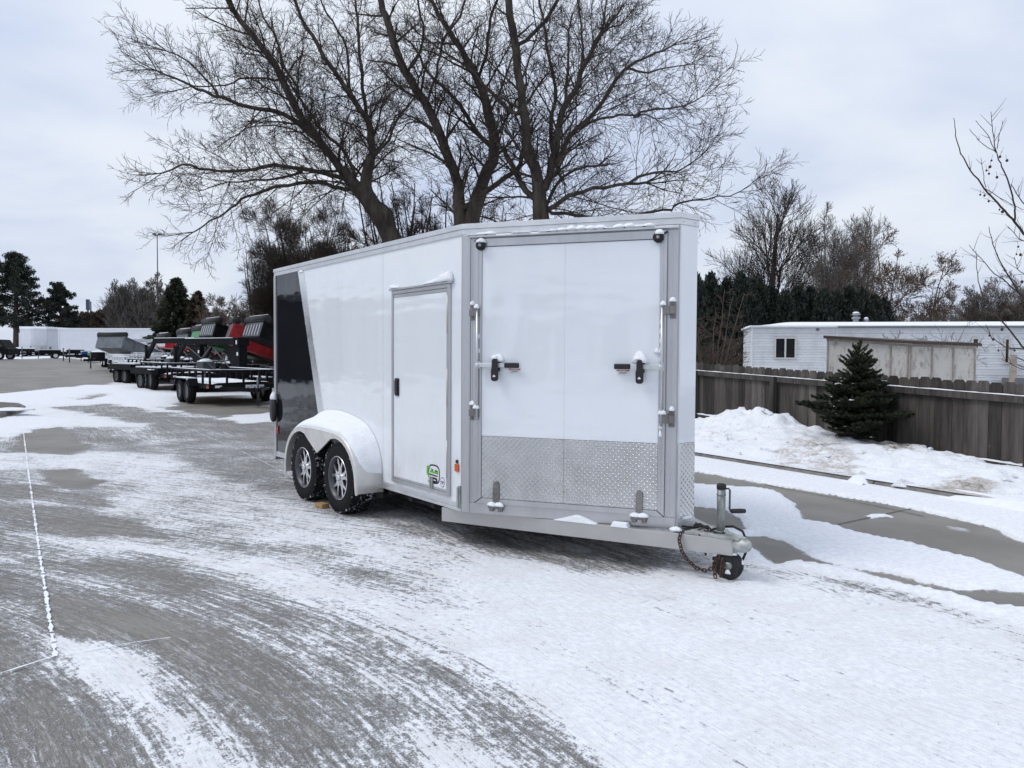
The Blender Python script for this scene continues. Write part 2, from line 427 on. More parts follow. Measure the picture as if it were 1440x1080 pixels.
# where snow lies and where the concrete is bare: outlines as they lie on the ground, amount of snow, softness of the edge in metres
BARE_FAR = [(-60, 507), (100, 504), (140, 508), (160, 520), (185, 533), (150, 541), (110, 544), (60, 551), (0, 554), (-80, 556)]
SNOW = [
 ([(-200, 498), (390, 498), (390, 600), (-200, 600)], .95, .6),
 (BARE_FAR, .12, .5),
 ([(-80, 556), (0, 554), (130, 541), (200, 545), (250, 560), (262, 570), (240, 574), (170, 573), (120, 568), (60, 570), (30, 572), (-80, 575)], 1.15, .3),
 ([(225, 572), (290, 558), (385, 562), (400, 586), (300, 588), (250, 578)], .1, .3),
 ([(75, 573), (150, 567), (230, 579), (310, 590), (400, 594), (400, 640), (300, 607), (240, 618), (200, 598), (110, 581)], .38, .35),
 ([(318, 586), (400, 579), (400, 591), (338, 595)], 1.0, .2),
 ([(95, 560), (150, 553), (165, 556), (120, 563)], .45, .3),
 ([(-80, 590), (35, 583), (75, 590), (108, 592), (80, 604), (30, 612), (-80, 622)], 1.2, .18),
 ([(28, 612), (85, 598), (115, 615), (122, 630), (90, 642), (20, 641)], .08, .12),
 ([(110, 596), (150, 605), (250, 640), (225, 650), (150, 640)], .42, .2),
 ([(250, 600), (390, 625), (390, 690), (330, 680), (240, 640)], .44, .4),
 ([(-80, 642), (30, 638), (100, 641), (160, 636), (245, 640), (240, 668), (160, 680), (130, 672), (90, 660), (0, 662), (-80, 668)], .70, .16),
 ([(50, 664), (85, 661), (130, 680), (115, 688), (60, 683)], .05, .10),
 ([(-80, 676), (40, 684), (150, 702), (160, 715), (60, 702), (-80, 698)], .30, .12),
 ([(240, 640), (330, 690), (400, 700), (440, 740), (360, 790), (300, 800), (240, 790), (200, 740), (160, 720), (180, 690)], .64, .25),
 ([(-80, 705), (80, 712), (200, 735), (230, 760), (-80, 742)], .36, .12),
 ([(-80, 752), (120, 765), (200, 780), (250, 800), (130, 800), (-80, 782)], .62, .12),
 ([(-80, 785), (240, 800), (300, 840), (420, 870), (500, 930), (400, 990), (200, 900), (80, 860), (-80, 850)], .45, .15),
 ([(80, 840), (130, 845), (330, 880), (300, 905), (90, 890)], .30, .12),
 ([(-80, 850), (70, 860), (75, 925), (-80, 960)], .40, .12),
 ([(112, 915), (150, 905), (232, 925), (228, 975), (190, 980), (125, 945)], .76, .08),
 ([(-90, 945), (110, 960), (230, 985), (340, 940), (420, 960), (470, 1200), (-120, 1200)], .45, .15),
 ([(245, 1000), (330, 985), (410, 1090), (430, 1200), (200, 1200)], .60, .15),
 ([(400, 700), (470, 735), (620, 740), (1000, 800), (1200, 830), (1440, 880), (1560, 1200), (640, 1200), (560, 1000), (470, 930), (400, 860), (330, 800)], .70, .25),
 ([(700, 800), (1040, 810), (1440, 880), (1560, 1200), (860, 1200), (640, 900)], .90, .35),
 ([(410, 925), (450, 935), (530, 1010), (640, 1200), (560, 1200), (470, 1010)], .40, .09),
 ([(380, 850), (500, 925), (620, 955), (800, 1055), (960, 1200), (860, 1200), (640, 985), (480, 935)], .60, .10),
 ([(440, 700), (500, 690), (640, 722), (800, 770), (960, 790), (900, 808), (700, 780), (560, 745), (470, 728)], .50, .15),  # snow thinned under the trailer to darken its shadow area
 ([(970, 600), (1440, 690), (1620, 800), (1620, 960), (1440, 880), (1200, 815), (1040, 790), (985, 760), (970, 700)], 1.3, .12),
 ([(900, 664), (976, 664), (1080, 682), (1280, 716), (1360, 734), (1396, 745), (1440, 764), (1520, 785), (1520, 840), (1440, 813), (1377, 790), (1337, 780), (1287, 765), (1213, 752), (1167, 738), (1130, 730), (1122, 714), (1103, 698), (1087, 691), (1063, 688), (976, 682), (900, 676)], -.1, .07),
 ([(1043, 756), (1070, 753), (1100, 763), (1127, 777), (1140, 783), (1173, 793), (1207, 802), (1253, 810), (1297, 822), (1343, 830), (1440, 833), (1520, 842), (1520, 880), (1440, 858), (1393, 853), (1343, 838), (1293, 829), (1227, 811), (1193, 799), (1120, 790), (1087, 794), (1067, 784), (1057, 772)], -.05, .07),
 ([(900, 705), (976, 713), (1017, 718), (1037, 730), (1050, 745), (1040, 748), (1010, 747), (976, 746), (900, 740)], -.05, .06),
 ([(1221, 726), (1250, 725), (1258, 729), (1225, 729)], 1.1, .03),
 ([(1318, 737), (1352, 743), (1360, 748), (1330, 745)], .55, .04),
]
def make_ground():
    # one sheet to the horizon: snowy fields beyond the lot and the lower yard
    a = np.concatenate([-np.geomspace(2600, 80, 26), np.linspace(-76, 76, 78), np.geomspace(80, 2600, 26)])
    b = np.concatenate([-np.geomspace(2600, 30, 20), np.linspace(-28, 120, 76), np.geomspace(125, 2600, 24)])
    X, Y = np.meshgrid(a, b)
    Z = terrain(X, Y)-.16
    o, _ = grid_mesh('ground', X, Y, Z); o.data.materials.append(M['snow_dirty']); tag(o, 'snow covered ground stretching to the horizon', kind='structure')
    # the paved lot
    def axis(d0, g, n): return np.cumsum(d0*g**np.arange(n))
    xs_p = np.arange(0, 5.2, .045); xs_n = np.arange(0, 6.0, .045)
    xp = np.concatenate([xs_p, xs_p[-1]+axis(.05, 1.03, 70)]); xn = np.concatenate([xs_n, xs_n[-1]+axis(.05, 1.018, 190)])
    xs = np.concatenate([-xn[::-1][:-1], xp])
    xs = xs[(xs > -82) & (xs < 13)]
    yn = -axis(.08, 1.06, 26)[::-1]+1.9; yp = 1.9+np.concatenate([[0], np.cumsum(.032*np.clip(1.0045**np.arange(620), 1, 14))])
    ys = np.concatenate([yn, yp]); ys = ys[ys < 104]
    X, Y = np.meshgrid(xs, ys)
    dk = (X-K0[0])*KN[0]+(Y-K0[1])*KN[1]
    keep = (dk < .12) | ((Y > 19.5) & (X < 7))
    x, y = X.reshape(-1), Y.reshape(-1)
    # organic edges: outlines are warped by noise
    far = sstep(6, 26, y)
    wx = x+(fbm(x*2.3, y*2.3, 4, 3)-.5)*(.22+.8*far)+(fbm(x*.7, y*.7, 3, 31)-.5)*.3
    wy = y+(fbm(x*2.3, y*2.3, 4, 5)-.5)*(.22+.8*far)+(fbm(x*.7, y*.7, 3, 37)-.5)*.3
    right = sstep(1.0, 1.6, x)
    wx = wx*(1-right)+(x+(fbm(x*2.5, y*2.5, 4, 3)-.5)*.16)*right; wy = wy*(1-right)+(y+(fbm(x*2.5, y*2.5, 4, 5)-.5)*.16)*right
    S = np.full(x.shape, .55)
    S = np.where(y > 20, .95, S)
    for poly, val, soft in SNOW:
        P = [gp(u, min(v, 1400)) for u, v in poly]
        m = poly_mask(wx, wy, P, soft); S = S*(1-m)+val*m
    # tyre lanes along the lot: s runs along the travel direction, n across it
    s = .53*x-.85*y; n = .85*x+.53*y
    bend = np.clip(-2.8-s, 0, 3.6); arc = n+.086*(bend*bend+7.2*np.clip(-6.4-s, 0, 9))
    # long streaks, swept bare or left white by tyres
    def lanes(n_, lst, amp=1):
        d = np.zeros(n_.shape)
        for c, w, k in lst: d = d+k*np.exp(-((n_-c)/w)**2)
        return d*amp
    wob = (fbm(s*.5, n*.5, 3, 8)-.5)*.25
    left = sstep(.6, -.4, x+.35*(y-4))
    near = sstep(22, 12, y)*(1-sstep(.9, 1.5, x))
    S = S+lanes(arc+wob, [(.2, .16, -.16), (.55, .10, .14), (.95, .2, -.14), (1.35, .1, .12), (1.75, .2, -.16), (2.2, .12, .12), (2.7, .22, -.12), (-.5, .2, -.12), (-1.1, .15, .12), (-1.7, .25, -.12)])*left*near
    S = S+lanes(n+wob*.6, [(1.6, .18, -.10), (2.0, .12, .10), (2.45, .14, -.12), (3.1, .2, .08), (3.5, .12, -.10)])*(1-left)*near
    # chevron tread prints where wheels crossed loose snow on the right
    # packed wheel ruts through the loose snow on the right
    def rut(pts, w, depth):
        P = np.array([gp(*q) for q in pts]); d = np.full(x.shape, 9.0); al = np.zeros(x.shape); L0 = 0
        for i in range(len(P)-1):
            ax, ay = P[i]; e = P[i+1]-P[i]; L = np.hypot(*e); t = np.clip(((x-ax)*e[0]+(y-ay)*e[1])/(L*L), 0, 1)
            dd = np.hypot(x-ax-t*e[0], y-ay-t*e[1]); c = dd < d; d = np.where(c, dd, d); al = np.where(c, L0+t*L, al); L0 += L
        return np.exp(-(d/w)**4)*depth, al, d
    r1, al1, d1 = rut([(1030, 735), (1110, 760), (1175, 790), (1260, 830), (1400, 880), (1600, 960)], .16, 1)
    r2, al2, d2 = rut([(600, 770), (760, 800), (900, 850), (1010, 900), (1150, 1000)], .14, .5)
    r3, al3, d3 = rut([(1085, 815), (1230, 850), (1400, 905), (1560, 960)], .13, 1)
    S = S-r1*(.10+.10*np.sin(al1*55))-r3*.02
    # faint drift ripples
    S = S+(fbm(s*.8, n*3.5, 4, 12)-.5)*.16*(1-right)
    thick = sstep(.92, 1.2, S+(fbm(x*3, y*3, 3, 20)-.5)*.12)
    Z = terrain(x, y)+.030*thick+.006*sstep(.4, .8, S)
    lump = (fbm(x*7, y*7, 4, 41)-.5)
    Z = Z+lump*.006*sstep(.6, 1.0, S)*sstep(14, 6, y)*(1-.6*right)
    Z = Z-.016*r1*thick*(.6+.4*np.sin(al1*70))-.014*r3*thick*(.5+.5*np.sign(np.sin(al3*60+d3*40)))
    # foot scuffed clods near the tongue and along the right edge
    g = np.array(gp(1200, 840)); sc_ = np.exp(-(((x-g[0])*.5)**2+((y-g[1]))**2)/.35)
    Z = Z+(fbm(x*14, y*14, 3, 51)-.5)*.04*sc_
    o, used = grid_mesh('road', X, Y, Z.reshape(X.shape), keep)
    fattr(o, 'snow', S[used])
    wl = left*near
    calm = poly_mask(x, y, [gp(*q) for q in [(900, 600), (1440, 690), (1620, 800), (1620, 960), (1440, 872), (1200, 806), (1060, 782), (1000, 752), (900, 745)]], .25)
    fattr(o, 'calm', calm[used])
    fattr(o, 'arcside', wl[used])
    me = o.data
    li = np.empty(len(me.loops), np.int32); me.loops.foreach_get('vertex_index', li)
    for nm, nn in (('lane', n), ('arc', arc)):
        uv = me.uv_layers.new(name=nm); a = np.stack([s[used], nn[used]], -1)[li]
        uv.data.foreach_set('uv', a.reshape(-1).astype(np.float32))
    me.materials.append(road_mat()); tag(o, 'grey concrete lot streaked with packed and drifted snow', kind='structure')

def road_mat():
    t = NT('snow_streaked_concrete'); p = t.geo()
    a = t.n('ShaderNodeAttribute'); a.attribute_name = 'snow'; S = a.outputs['Fac']
    w = t.n('ShaderNodeAttribute'); w.attribute_name = 'arcside'; W = w.outputs['Fac']
    u1 = t.n('ShaderNodeUVMap'); u1.uv_map = 'lane'; u2 = t.n('ShaderNodeUVMap'); u2.uv_map = 'arc'
    def dual(*a):
        """streaks along the straight lane and along the turning arc, cross-faded where the tracks overlap"""
        m = t.n('ShaderNodeMix', data_type='FLOAT'); t.lk(W, m.inputs[0]); t.lk(t.noise(u1.outputs[0], *a), m.inputs[2]); t.lk(t.noise(u2.outputs[0], *a), m.inputs[3]); return m.outputs[0]
    nT = dual(1.0, 4, .65, (.7, 42, 1), .15)                 # fine tyre scratches
    nA = dual(1.0, 6, .62, (1.1, 12, 1), .25)                # long streaks
    nS = dual(1.0, 4, .6, (6, 42, 1), .3)                    # short scuffs
    nB = t.noise(p, 24, 4, .6)                               # clods
    nC = t.noise(p, 95, 3, .6)                               # crystals
    nL = t.noise(p, 1.3, 5, .6)
    cm = t.n('ShaderNodeAttribute'); cm.attribute_name = 'calm'; K = t.math('SUBTRACT', 1.0, t.math('MULTIPLY', cm.outputs['Fac'], .72))
    def add(*xs):
        r = xs[0]
        for z in xs[1:]: r = t.math('ADD', r, z)
        return r
    def cen(x, k): return t.math('MULTIPLY', t.math('SUBTRACT', x, .5), k)
    v = add(S, t.math('MULTIPLY', add(cen(nA, .62), cen(nT, .52), cen(nS, .80), cen(nB, .62), cen(nC, .70), cen(nL, .5)), K))
    cov = t.ramp(v, .22, .66)
    hard = t.ramp(v, .47, .61)
    # concrete: mottled, with frost film
    cn = t.noise(p, .8, 5, .6); cf = t.noise(p, 130, 3, .7)
    con = t.mix(t.ramp(cn, .3, .7), (.178, .166, .146), (.248, .234, .208))
    con = t.mix(t.ramp(cf, .55, .75, 0, .5), con, (.09, .088, .082))
    nF = dual(1.0, 3, .6, (12, 52, 1), .3); nG = dual(1.0, 5, .7, (1.4, 16, 1), .4)
    sp = t.ramp(add(nF, cen(nC, .8), cen(nG, .9), cen(nB, .5)), .50, .70)
    film = t.math('MULTIPLY', t.math('MULTIPLY', sp, .72), t.ramp(S, .08, .34))
    con = t.mix(film, con, (.58, .575, .57))
    sn = t.mix(t.ramp(nB, .35, .65), (.77, .79, .83), (.88, .895, .92))
    # trodden snow is greyer and slightly tan
    packed = t.math('MULTIPLY', t.ramp(S, 1.18, .8), t.ramp(t.noise(p, 2.2, 5, .65), .38, .68, .1, .62))
    sn = t.mix(packed, sn, (.70, .69, .68))
    grit = t.math('MULTIPLY', t.ramp(t.noise(p, 55, 2, .5), .69, .74), t.ramp(t.noise(p, 1.7, 3, .5), .45, .6))
    sn = t.mix(t.math('MULTIPLY', grit, t.ramp(S, 1.25, .9, 0, .7)), sn, (.30, .255, .21))
    c = t.mix(t.math('MAXIMUM', t.math('MULTIPLY', cov, .62), t.math('MULTIPLY', hard, .93)), con, sn)
    hgt = add(t.math('MULTIPLY', cov, .7), t.math('MULTIPLY', K, add(t.math('MULTIPLY', nB, .35), t.math('MULTIPLY', nS, .6), t.math('MULTIPLY', nT, .2))))
    nm = t.bump(hgt, .75, .028, t.bump(nC, .45, .008))
    rg = t.ramp(cov, 0, 1, .55, .8)
    t.bsdf(c, rg, 0, .3, nm); return t.m

def bank_h(q, c, cf):
    """height over the road of the snow bank: q metres along the kerb from K0, c metres away from the kerb, cf = fence distance"""
    crest = np.interp(q, [-9, -6.5, -4.6, -3.2, -2.2, -1.0, .2, 1.6, 2.6, 4.2, 9], [.10, .10, .12, .16, .27, .33, .32, .27, .20, .13, .12])
    up = sstep(.05, 2.3, c); z = .09+(crest-.09)*up
    back = sstep(cf-.55, cf+.25, c); drop = np.interp(q, [-9, -1, 1.5, 3, 9], [.05, .10, .22, .26, .26])
    z = z-drop*back
    return z
def make_bank():
    qs = np.arange(-9.5, 9.0, .05); cs = np.concatenate([np.arange(0, 4.4, .04), np.arange(4.4, 9, .25)])
    Q, Cc = np.meshgrid(qs, cs, indexing='ij')
    X = K0[0]+KD[0]*Q+KN[0]*Cc; Y = K0[1]+KD[1]*Q+KN[1]*Cc
    # distance from kerb to the fence along the perpendicular
    bx = K0[0]+KD[0]*Q; by = K0[1]+KD[1]*Q
    den = KN[0]*FN[0]+KN[1]*FN[1]
    cf = ((FL[0]-bx)*FN[0]+(FL[1]-by)*FN[1])/den
    Z = bank_h(Q, Cc, cf)
    Z = Z-.35*sstep(cf+.2, cf+2.5, Cc)
    w = sstep(.12, .6, Cc)*(1-sstep(cf-.1, cf+.4, Cc)*.7)
    n = fbm(X*1.3, Y*1.3, 5, 61)-.5; n2 = fbm(X*6, Y*6, 4, 63)-.5
    rid = np.abs(fbm(X*2.2, Y*2.2, 4, 69)-.5)
    Z = Z+w*(n*.16+n2*.07-(rid-.12)*.24)
    # ploughed heap near the trailer
    for (u, v, Yd, rx, h) in ((1062, 596, 14.6, .62, .20), (1022, 600, 14.8, .5, .12), (1100, 604, 14.0, .4, .13), (980, 594, 15.6, .4, .10), (1130, 612, 13.6, .4, .08)):
        g = at(u, v, Yd); d2 = ((X-g.x)**2+(Y-g.y)**2)/rx**2
        Z = Z+h*np.exp(-d2)*(1+2.6*(fbm(X*3.4, Y*3.4, 4, 65)-.5))*w
    rocky = fbm(X*2.1, Y*2.1, 3, 67)
    Z = np.maximum(Z, .05-.4*sstep(cf-.3, cf+1.5, Cc))
    o, used = grid_mesh('snow_bank', X, Y, Z)
    # old dirty snow and dead grass showing through
    D = np.zeros(X.shape)
    for poly, val, soft in [
        ([(1060, 622), (1120, 612), (1200, 618), (1250, 640), (1240, 660), (1150, 665), (1080, 650)], .55, .5),
        ([(1180, 615), (1300, 622), (1310, 634), (1240, 632)], .62, .3),
        ([(1240, 665), (1320, 650), (1440, 655), (1440, 700), (1330, 690), (1260, 680)], .62, .5),
        ([(1070, 575), (1090, 580), (1095, 600), (1060, 605), (1040, 600)], .35, .25)]:
        P = []
        for u, v in poly:
            r = ray(u, v); tt = (.28-CAMH)/r[2]; P.append((r[0]*tt, r[1]*tt))
        m = poly_mask(X.reshape(-1), Y.reshape(-1), P, soft).reshape(X.shape); D = np.maximum(D, val*m)
    base = sstep(.35, .9, Cc)*(1-sstep(2.6, 3.4, Cc))*sstep(-4.2, -2.2, Q)*.42*sstep(.35, .6, fbm(X*.9, Y*.9, 3, 77)); D = np.maximum(D, base)
    fattr(o, 'dirt', D.reshape(-1)[used])
    t = NT('old_ploughed_snow'); p = t.geo()
    a = t.n('ShaderNodeAttribute'); a.attribute_name = 'dirt'
    n1 = t.noise(p, 3.0, 6, .68, (1, 1, 2)); n2 = t.noise(p, 22, 4, .65); n3 = t.noise(p, 80, 3, .6)
    v = t.math('ADD', t.math('MULTIPLY', a.outputs['Fac'], .80), t.math('ADD', t.math('MULTIPLY', n1, .62), t.math('MULTIPLY', n2, .38)))
    k = t.ramp(v, .86, .99); k2 = t.ramp(v, .98, 1.10)
    base = t.mix(t.ramp(n2, .3, .7), (.76, .78, .81), (.86, .88, .905))
    c = t.mix(k, base, (.55, .52, .49)); c = t.mix(k2, c, (.20, .165, .135))
    c = t.mix(t.math('MULTIPLY', t.ramp(n3, .62, .7), t.math('MULTIPLY', k, .6)), c, (.15, .125, .10))
    nm = t.bump(n2, .6, .03, t.bump(n3, .3, .008)); t.bsdf(c, .8, 0, .25, nm)
    o.data.materials.append(t.m); tag(o, 'bank of old ploughed snow between the kerb and the board fence', kind='structure')
    # the kerb: two stretches of concrete just showing between road and bank
    mb = MB(); rnd = random.Random(3)
    q = -9.0
    while q < 8.5:
        L = min(3.0, 8.6-q)
        a_ = K0+KD*q; b_ = K0+KD*(q+L-.012)
        z = .045
        prof = [(-.02, 0), (-.0, .065), (.03, .085), (.15, .09), (.15, 0)]
        mb.prism([(c, h) for c, h in prof], (a_[0], a_[1], 0), (KN[0], KN[1], 0), (0, 0, 1), (b_[0]-a_[0], b_[1]-a_[1], 0)); q += L
    k = mb.build('kerb', M['kerb'], bevel=.01); tag(k, 'low concrete kerb half buried in snow', kind='structure')
    # drifted snow lying over stretches of the kerb
    mb = MB()
    for q0, q1 in ((-9, -3.5), (2.62, 2.95), (3.9, 8.6)):
        nq = max(3, int((q1-q0)/.12)); A = []; B = []
        for i in range(nq+1):
            qq = q0+(q1-q0)*i/nq; e = math.sin(math.pi*min(1, max(0, i/nq)))**.3
            j = rnd.uniform(.7, 1.2); row = []
            for c, h in ((-.20*j, .004), (-.12*j, .05), (-.02, .10*e+.02), (.06, .125*e), (.2, .10)):
                g = K0+KD*qq+KN*c; row.append((g[0], g[1], h))
            A.append(row)
        vs = [v for r_ in A for v in r_]
        fs = [(i*5+k_, i*5+k_+1, (i+1)*5+k_+1, (i+1)*5+k_) for i in range(nq) for k_ in range(4)]
        mb.add(vs, [f[::-1] for f in fs], True)
    s = mb.build('kerb_snow', M['snow']); tag(s, 'drifted snow covering stretches of the kerb', kind='structure')
    # a frozen clump of snow on the kerb edge
    g = K0+KD*3.32+KN*.02; mb = MB()
    for i in range(7): mb.blob((g[0]+rnd.uniform(-.09, .09), g[1]+rnd.uniform(-.05, .05), .06), (rnd.uniform(.05, .08), rnd.uniform(.03, .05), rnd.uniform(.03, .08)), i, 9, 5, .8)
    tag(mb.build('snow_clump', M['snow_dirty']), 'frozen clump of snow sitting on the kerb edge at right', 'snow clump')
    mb = MB(); r2 = random.Random(12)
    for i in range(150):
        u, v = (r2.uniform(978, 1110), r2.uniform(582, 628)) if i < 70 else (r2.uniform(1080, 1440), r2.uniform(618, 700))
        r = ray(u, v); zt = .4 if i < 70 else .25; tt = (zt-CAMH)/r[2]; x, y = r[0]*tt, r[1]*tt
        c = (x-K0[0])*KN[0]+(y-K0[1])*KN[1]; q_ = (x-K0[0])*KD[0]+(y-K0[1])*KD[1]
        if not .3 < c < 3: continue
        iq = int(np.clip((q_+9.5)/.05, 0, len(qs)-1)); ic = int(np.clip(c/.04, 0, 108)); z = float(Z[iq, ic]); k = r2.uniform(.015, .055)*(1.5 if i < 20 else 1)
        mb.blob((x, y, z-.01), (k*r2.uniform(.8, 1.5), k*r2.uniform(.8, 1.4), k*r2.uniform(.6, 1.1)), i, 7, 3, .55)
    me = mb.build('snow_rubble', M['snow_dirty']); me.data.polygons.foreach_set('use_smooth', np.zeros(len(me.data.polygons), bool)); tag(me, 'broken crumbs of old snow strewn over the ploughed bank', 'snow rubble', None, 'stuff')
def strip(name, pts, w, mat, z=.006, jag=.5, label=None, step=.05):
    rnd = random.Random(len(pts)); P = [Vector((*gp(*q), 0)) for q in pts]; mb = MB(); L = []; Rr = []
    for i in range(len(P)-1):
        d = P[i+1]-P[i]; n = max(2, int(d.length/step)); nn = Vector((-d.y, d.x, 0)).normalized()
        for k in range(n+(i == len(P)-2)):
            q = P[i]+d*(k/n); j = rnd.uniform(1-jag, 1+jag)*w/2; sh = rnd.uniform(-.2, .2)*w*jag
            zz = th(q.x, q.y)+z
            L.append((q.x+nn.x*(j+sh), q.y+nn.y*(j+sh), zz)); Rr.append((q.x-nn.x*(j-sh), q.y-nn.y*(j-sh), zz))
    n = len(L); gap = [rnd.random() < (.10 if jag > .4 else 0) for _ in range(n)]; mb.add(L+Rr, [(i, n+i, n+i+1, i+1) for i in range(n-1) if not gap[i]], True)
    o = mb.build(name, mat); return tag(o, label, kind='structure')
make_ground(); make_bank()
strip('pavement_joint', [(33, 608), (40, 665), (57, 790), (78, 926)], .017, M['snow'], .013, .75, 'straight pavement joint filled with white snow', .03)
strip('pavement_joint', [(-40, 962), (0, 951), (78, 926)], .010, M['snow'], .016, .6, 'short cross joint filled with thin snow at the left edge', .03)
strip('pavement_joint', [(78, 926), (160, 911), (240, 900)], .005, M['snow'], .016, .7, 'thin cross joint frosted with snow', .03)
strip('pavement_joint', [(1130, 748), (1165, 741), (1280, 716)], .012, M['joint'], .008, .3, 'dark cross joint in the bare concrete')
strip('pavement_joint', [(1040, 673), (1103, 688), (1227, 711), (1300, 727)], .014, M['joint'], .008, .3, 'dark gutter joint along the bare concrete')
strip('pavement_joint', [(150, 575), (215, 603)], .010, M['snow'], .016, .6, 'faint frosted joint across the lot')
strip('pavement_joint', [(180, 567), (268, 604), (330, 631), (396, 663)], .010, M['snow'], .012, .85, 'frosted joint leading to the trailer wheels')

def make_island():
    # kerbed island at the left edge of the lot
    pts = [gp(u, v) for u, v in ((-140, 596), (-40, 594), (0, 590), (25, 583), (36, 577), (28, 572), (0, 570), (-60, 569), (-140, 570))]
    pts = [(x, y) for x, y in pts]
    cx = sum(p[0] for p in pts)/len(pts); cy = sum(p[1] for p in pts)/len(pts)
    z0 = th(cx, cy)-.03
    mb = MB(); mb.prism(pts, (0, 0, z0), (1, 0, 0), (0, 1, 0), (0, 0, .17)); o = mb.build('kerb_island', M['kerb'], bevel=.03)
    tag(o, 'kerbed concrete island at the edge of the lot', kind='structure')
    mb = MB(); inn = [(cx+(x-cx)*.93, cy+(y-cy)*.86) for x, y in pts]; mb.prism(inn, (0, 0, z0+.1), (1, 0, 0), (0, 1, 0), (0, 0, .085))
    tag(mb.build('island_bed', simple('dead_turf_and_gravel', (.12, .112, .10), .95, 0, .5, 7, .6)), 'dead gravelly turf inside the kerbed island', kind='structure')
    mb = MB(); g = gp(15, 579, .12); mb.blob((g[0], g[1], z0+.18), (.45, .5, .06), 4, 12, 4, .4)
    tag(mb.build('snow_patch', M['snow']), 'small patch of snow on the kerbed island', kind='structure')
make_island()

# ---------------------------------------------------------------- the white enclosed trailer
TR_C = (-.4091, 6.3707); TR_ANG = math.atan2(-.79880, .60160)
TF = Vector((.60160, -.79880, 0)); TY = Vector((.79880, .60160, 0))
A_, B_, W_, LEN = 1.4636, .96565, .1987, 4.316
WID = 2*B_+W_
NL = math.hypot(A_, B_); NE = Vector((A_/NL, B_/NL, 0)); NO = Vector((B_/NL, -A_/NL, 0)); UP = Vector((0, 0, 1))
def ns(s, z, off=0.0): return NE*s+UP*z+NO*off
def nbox(mb, s0, s1, z0, z1, o0, o1, mi=0):
    """box standing on the slanted nose face"""
    mb.prism([(s0, z0), (s1, z0), (s1, z1), (s0, z1)], NO*o0, NE, UP, NO*(o1-o0), mi)
def sbox(mb, x0, x1, z0, z1, o0, o1, mi=0): mb.box((x0, -o1, z0), (x1, -o0, z1), mi)
def plan(off):
    """outline of the body in plan, grown outwards by off"""
    k = math.tan(math.atan2(NO.x, -NO.y)/2)*off       # nose and side bisect
    t2 = math.tan((math.pi/2-math.atan2(NO.x, -NO.y))/2)*off
    return [(-LEN-off, -off), (k, -off), (A_+off, B_-t2), (A_+off, B_+W_+t2), (k, WID+off), (-LEN-off, WID+off)]
def ring(mb, off, inner, z0, z1):
    P = plan(off); Q = plan(inner); n = len(P)
    vs = [(*p, z0) for p in P]+[(*p, z1) for p in P]+[(*p, z0) for p in Q]+[(*p, z1) for p in Q]
    fs = []
    for i in range(n):
        j = (i+1) % n
        fs += [(i, j, n+j, n+i), (n+i, n+j, 3*n+j, 3*n+i), (2*n+j, 2*n+i, 3*n+i, 3*n+j), (2*n+i, 2*n+j, j, i)]
    mb.add(vs, fs)
def rivet(mb, p, nrm, r=.006, h=.003):
    p = Vector(p); nrm = Vector(nrm).normalized(); u = nrm.orthogonal().normalized(); w = nrm.cross(u)
    n = 8; vs = [p+(u*math.cos(2*math.pi*k/n)+w*math.sin(2*math.pi*k/n))*r for k in range(n)]+[p+nrm*h+(u*math.cos(2*math.pi*k/n)+w*math.sin(2*math.pi*k/n))*r*.6 for k in range(n)]
    mb.add(vs, [(k, (k+1) % n, n+(k+1) % n, n+k) for k in range(n)]+[tuple(range(n, 2*n))], True)
def treadplate(name, parent, fr, s0, s1, z0, z1, off, pitch=.031, back=True):
    """fr(s, z, off) -> point; raised lozenges in alternating directions"""
    mb = MB(); T = .003
    mb.add([fr(s0, z0, off), fr(s1, z0, off), fr(s1, z1, off), fr(s0, z1, off), fr(s0, z0, off-.006), fr(s1, z0, off-.006), fr(s1, z1, off-.006), fr(s0, z1, off-.006)],
           [(0, 1, 2, 3), (7, 6, 5, 4), (0, 4, 5, 1), (1, 5, 6, 2), (2, 6, 7, 3), (3, 7, 4, 0)])
    h = .0042; nl = .0150; nw = .0036; q = .70711
    ni = int((s1-s0)/(pitch*.7071)); nj = int((z1-z0)/(pitch*.7071))
    for i in range(ni):
        for j in range(nj):
            cs = s0+(i+.5)*(s1-s0)/ni; cz = z0+(j+.5)*(z1-z0)/nj
            sg = 1 if (i+j) % 2 == 0 else -1
            u = (q, q*sg); w = (-q*sg, q)
            def pt(a, b, o): return fr(cs+u[0]*a+w[0]*b, cz+u[1]*a+w[1]*b, off+o)
            mb.add([pt(-nl, 0, 0), pt(-nl*.35, nw, 0), pt(nl*.35, nw, 0), pt(nl, 0, 0), pt(nl*.35, -nw, 0), pt(-nl*.35, -nw, 0), pt(-nl*.5, 0, h), pt(nl*.5, 0, h)],
                   [(0, 6, 1), (1, 6, 7, 2), (2, 7, 3), (3, 7, 4), (4, 7, 6, 5), (5, 6, 0)])
    return mb.build(name, M['tread'], parent)
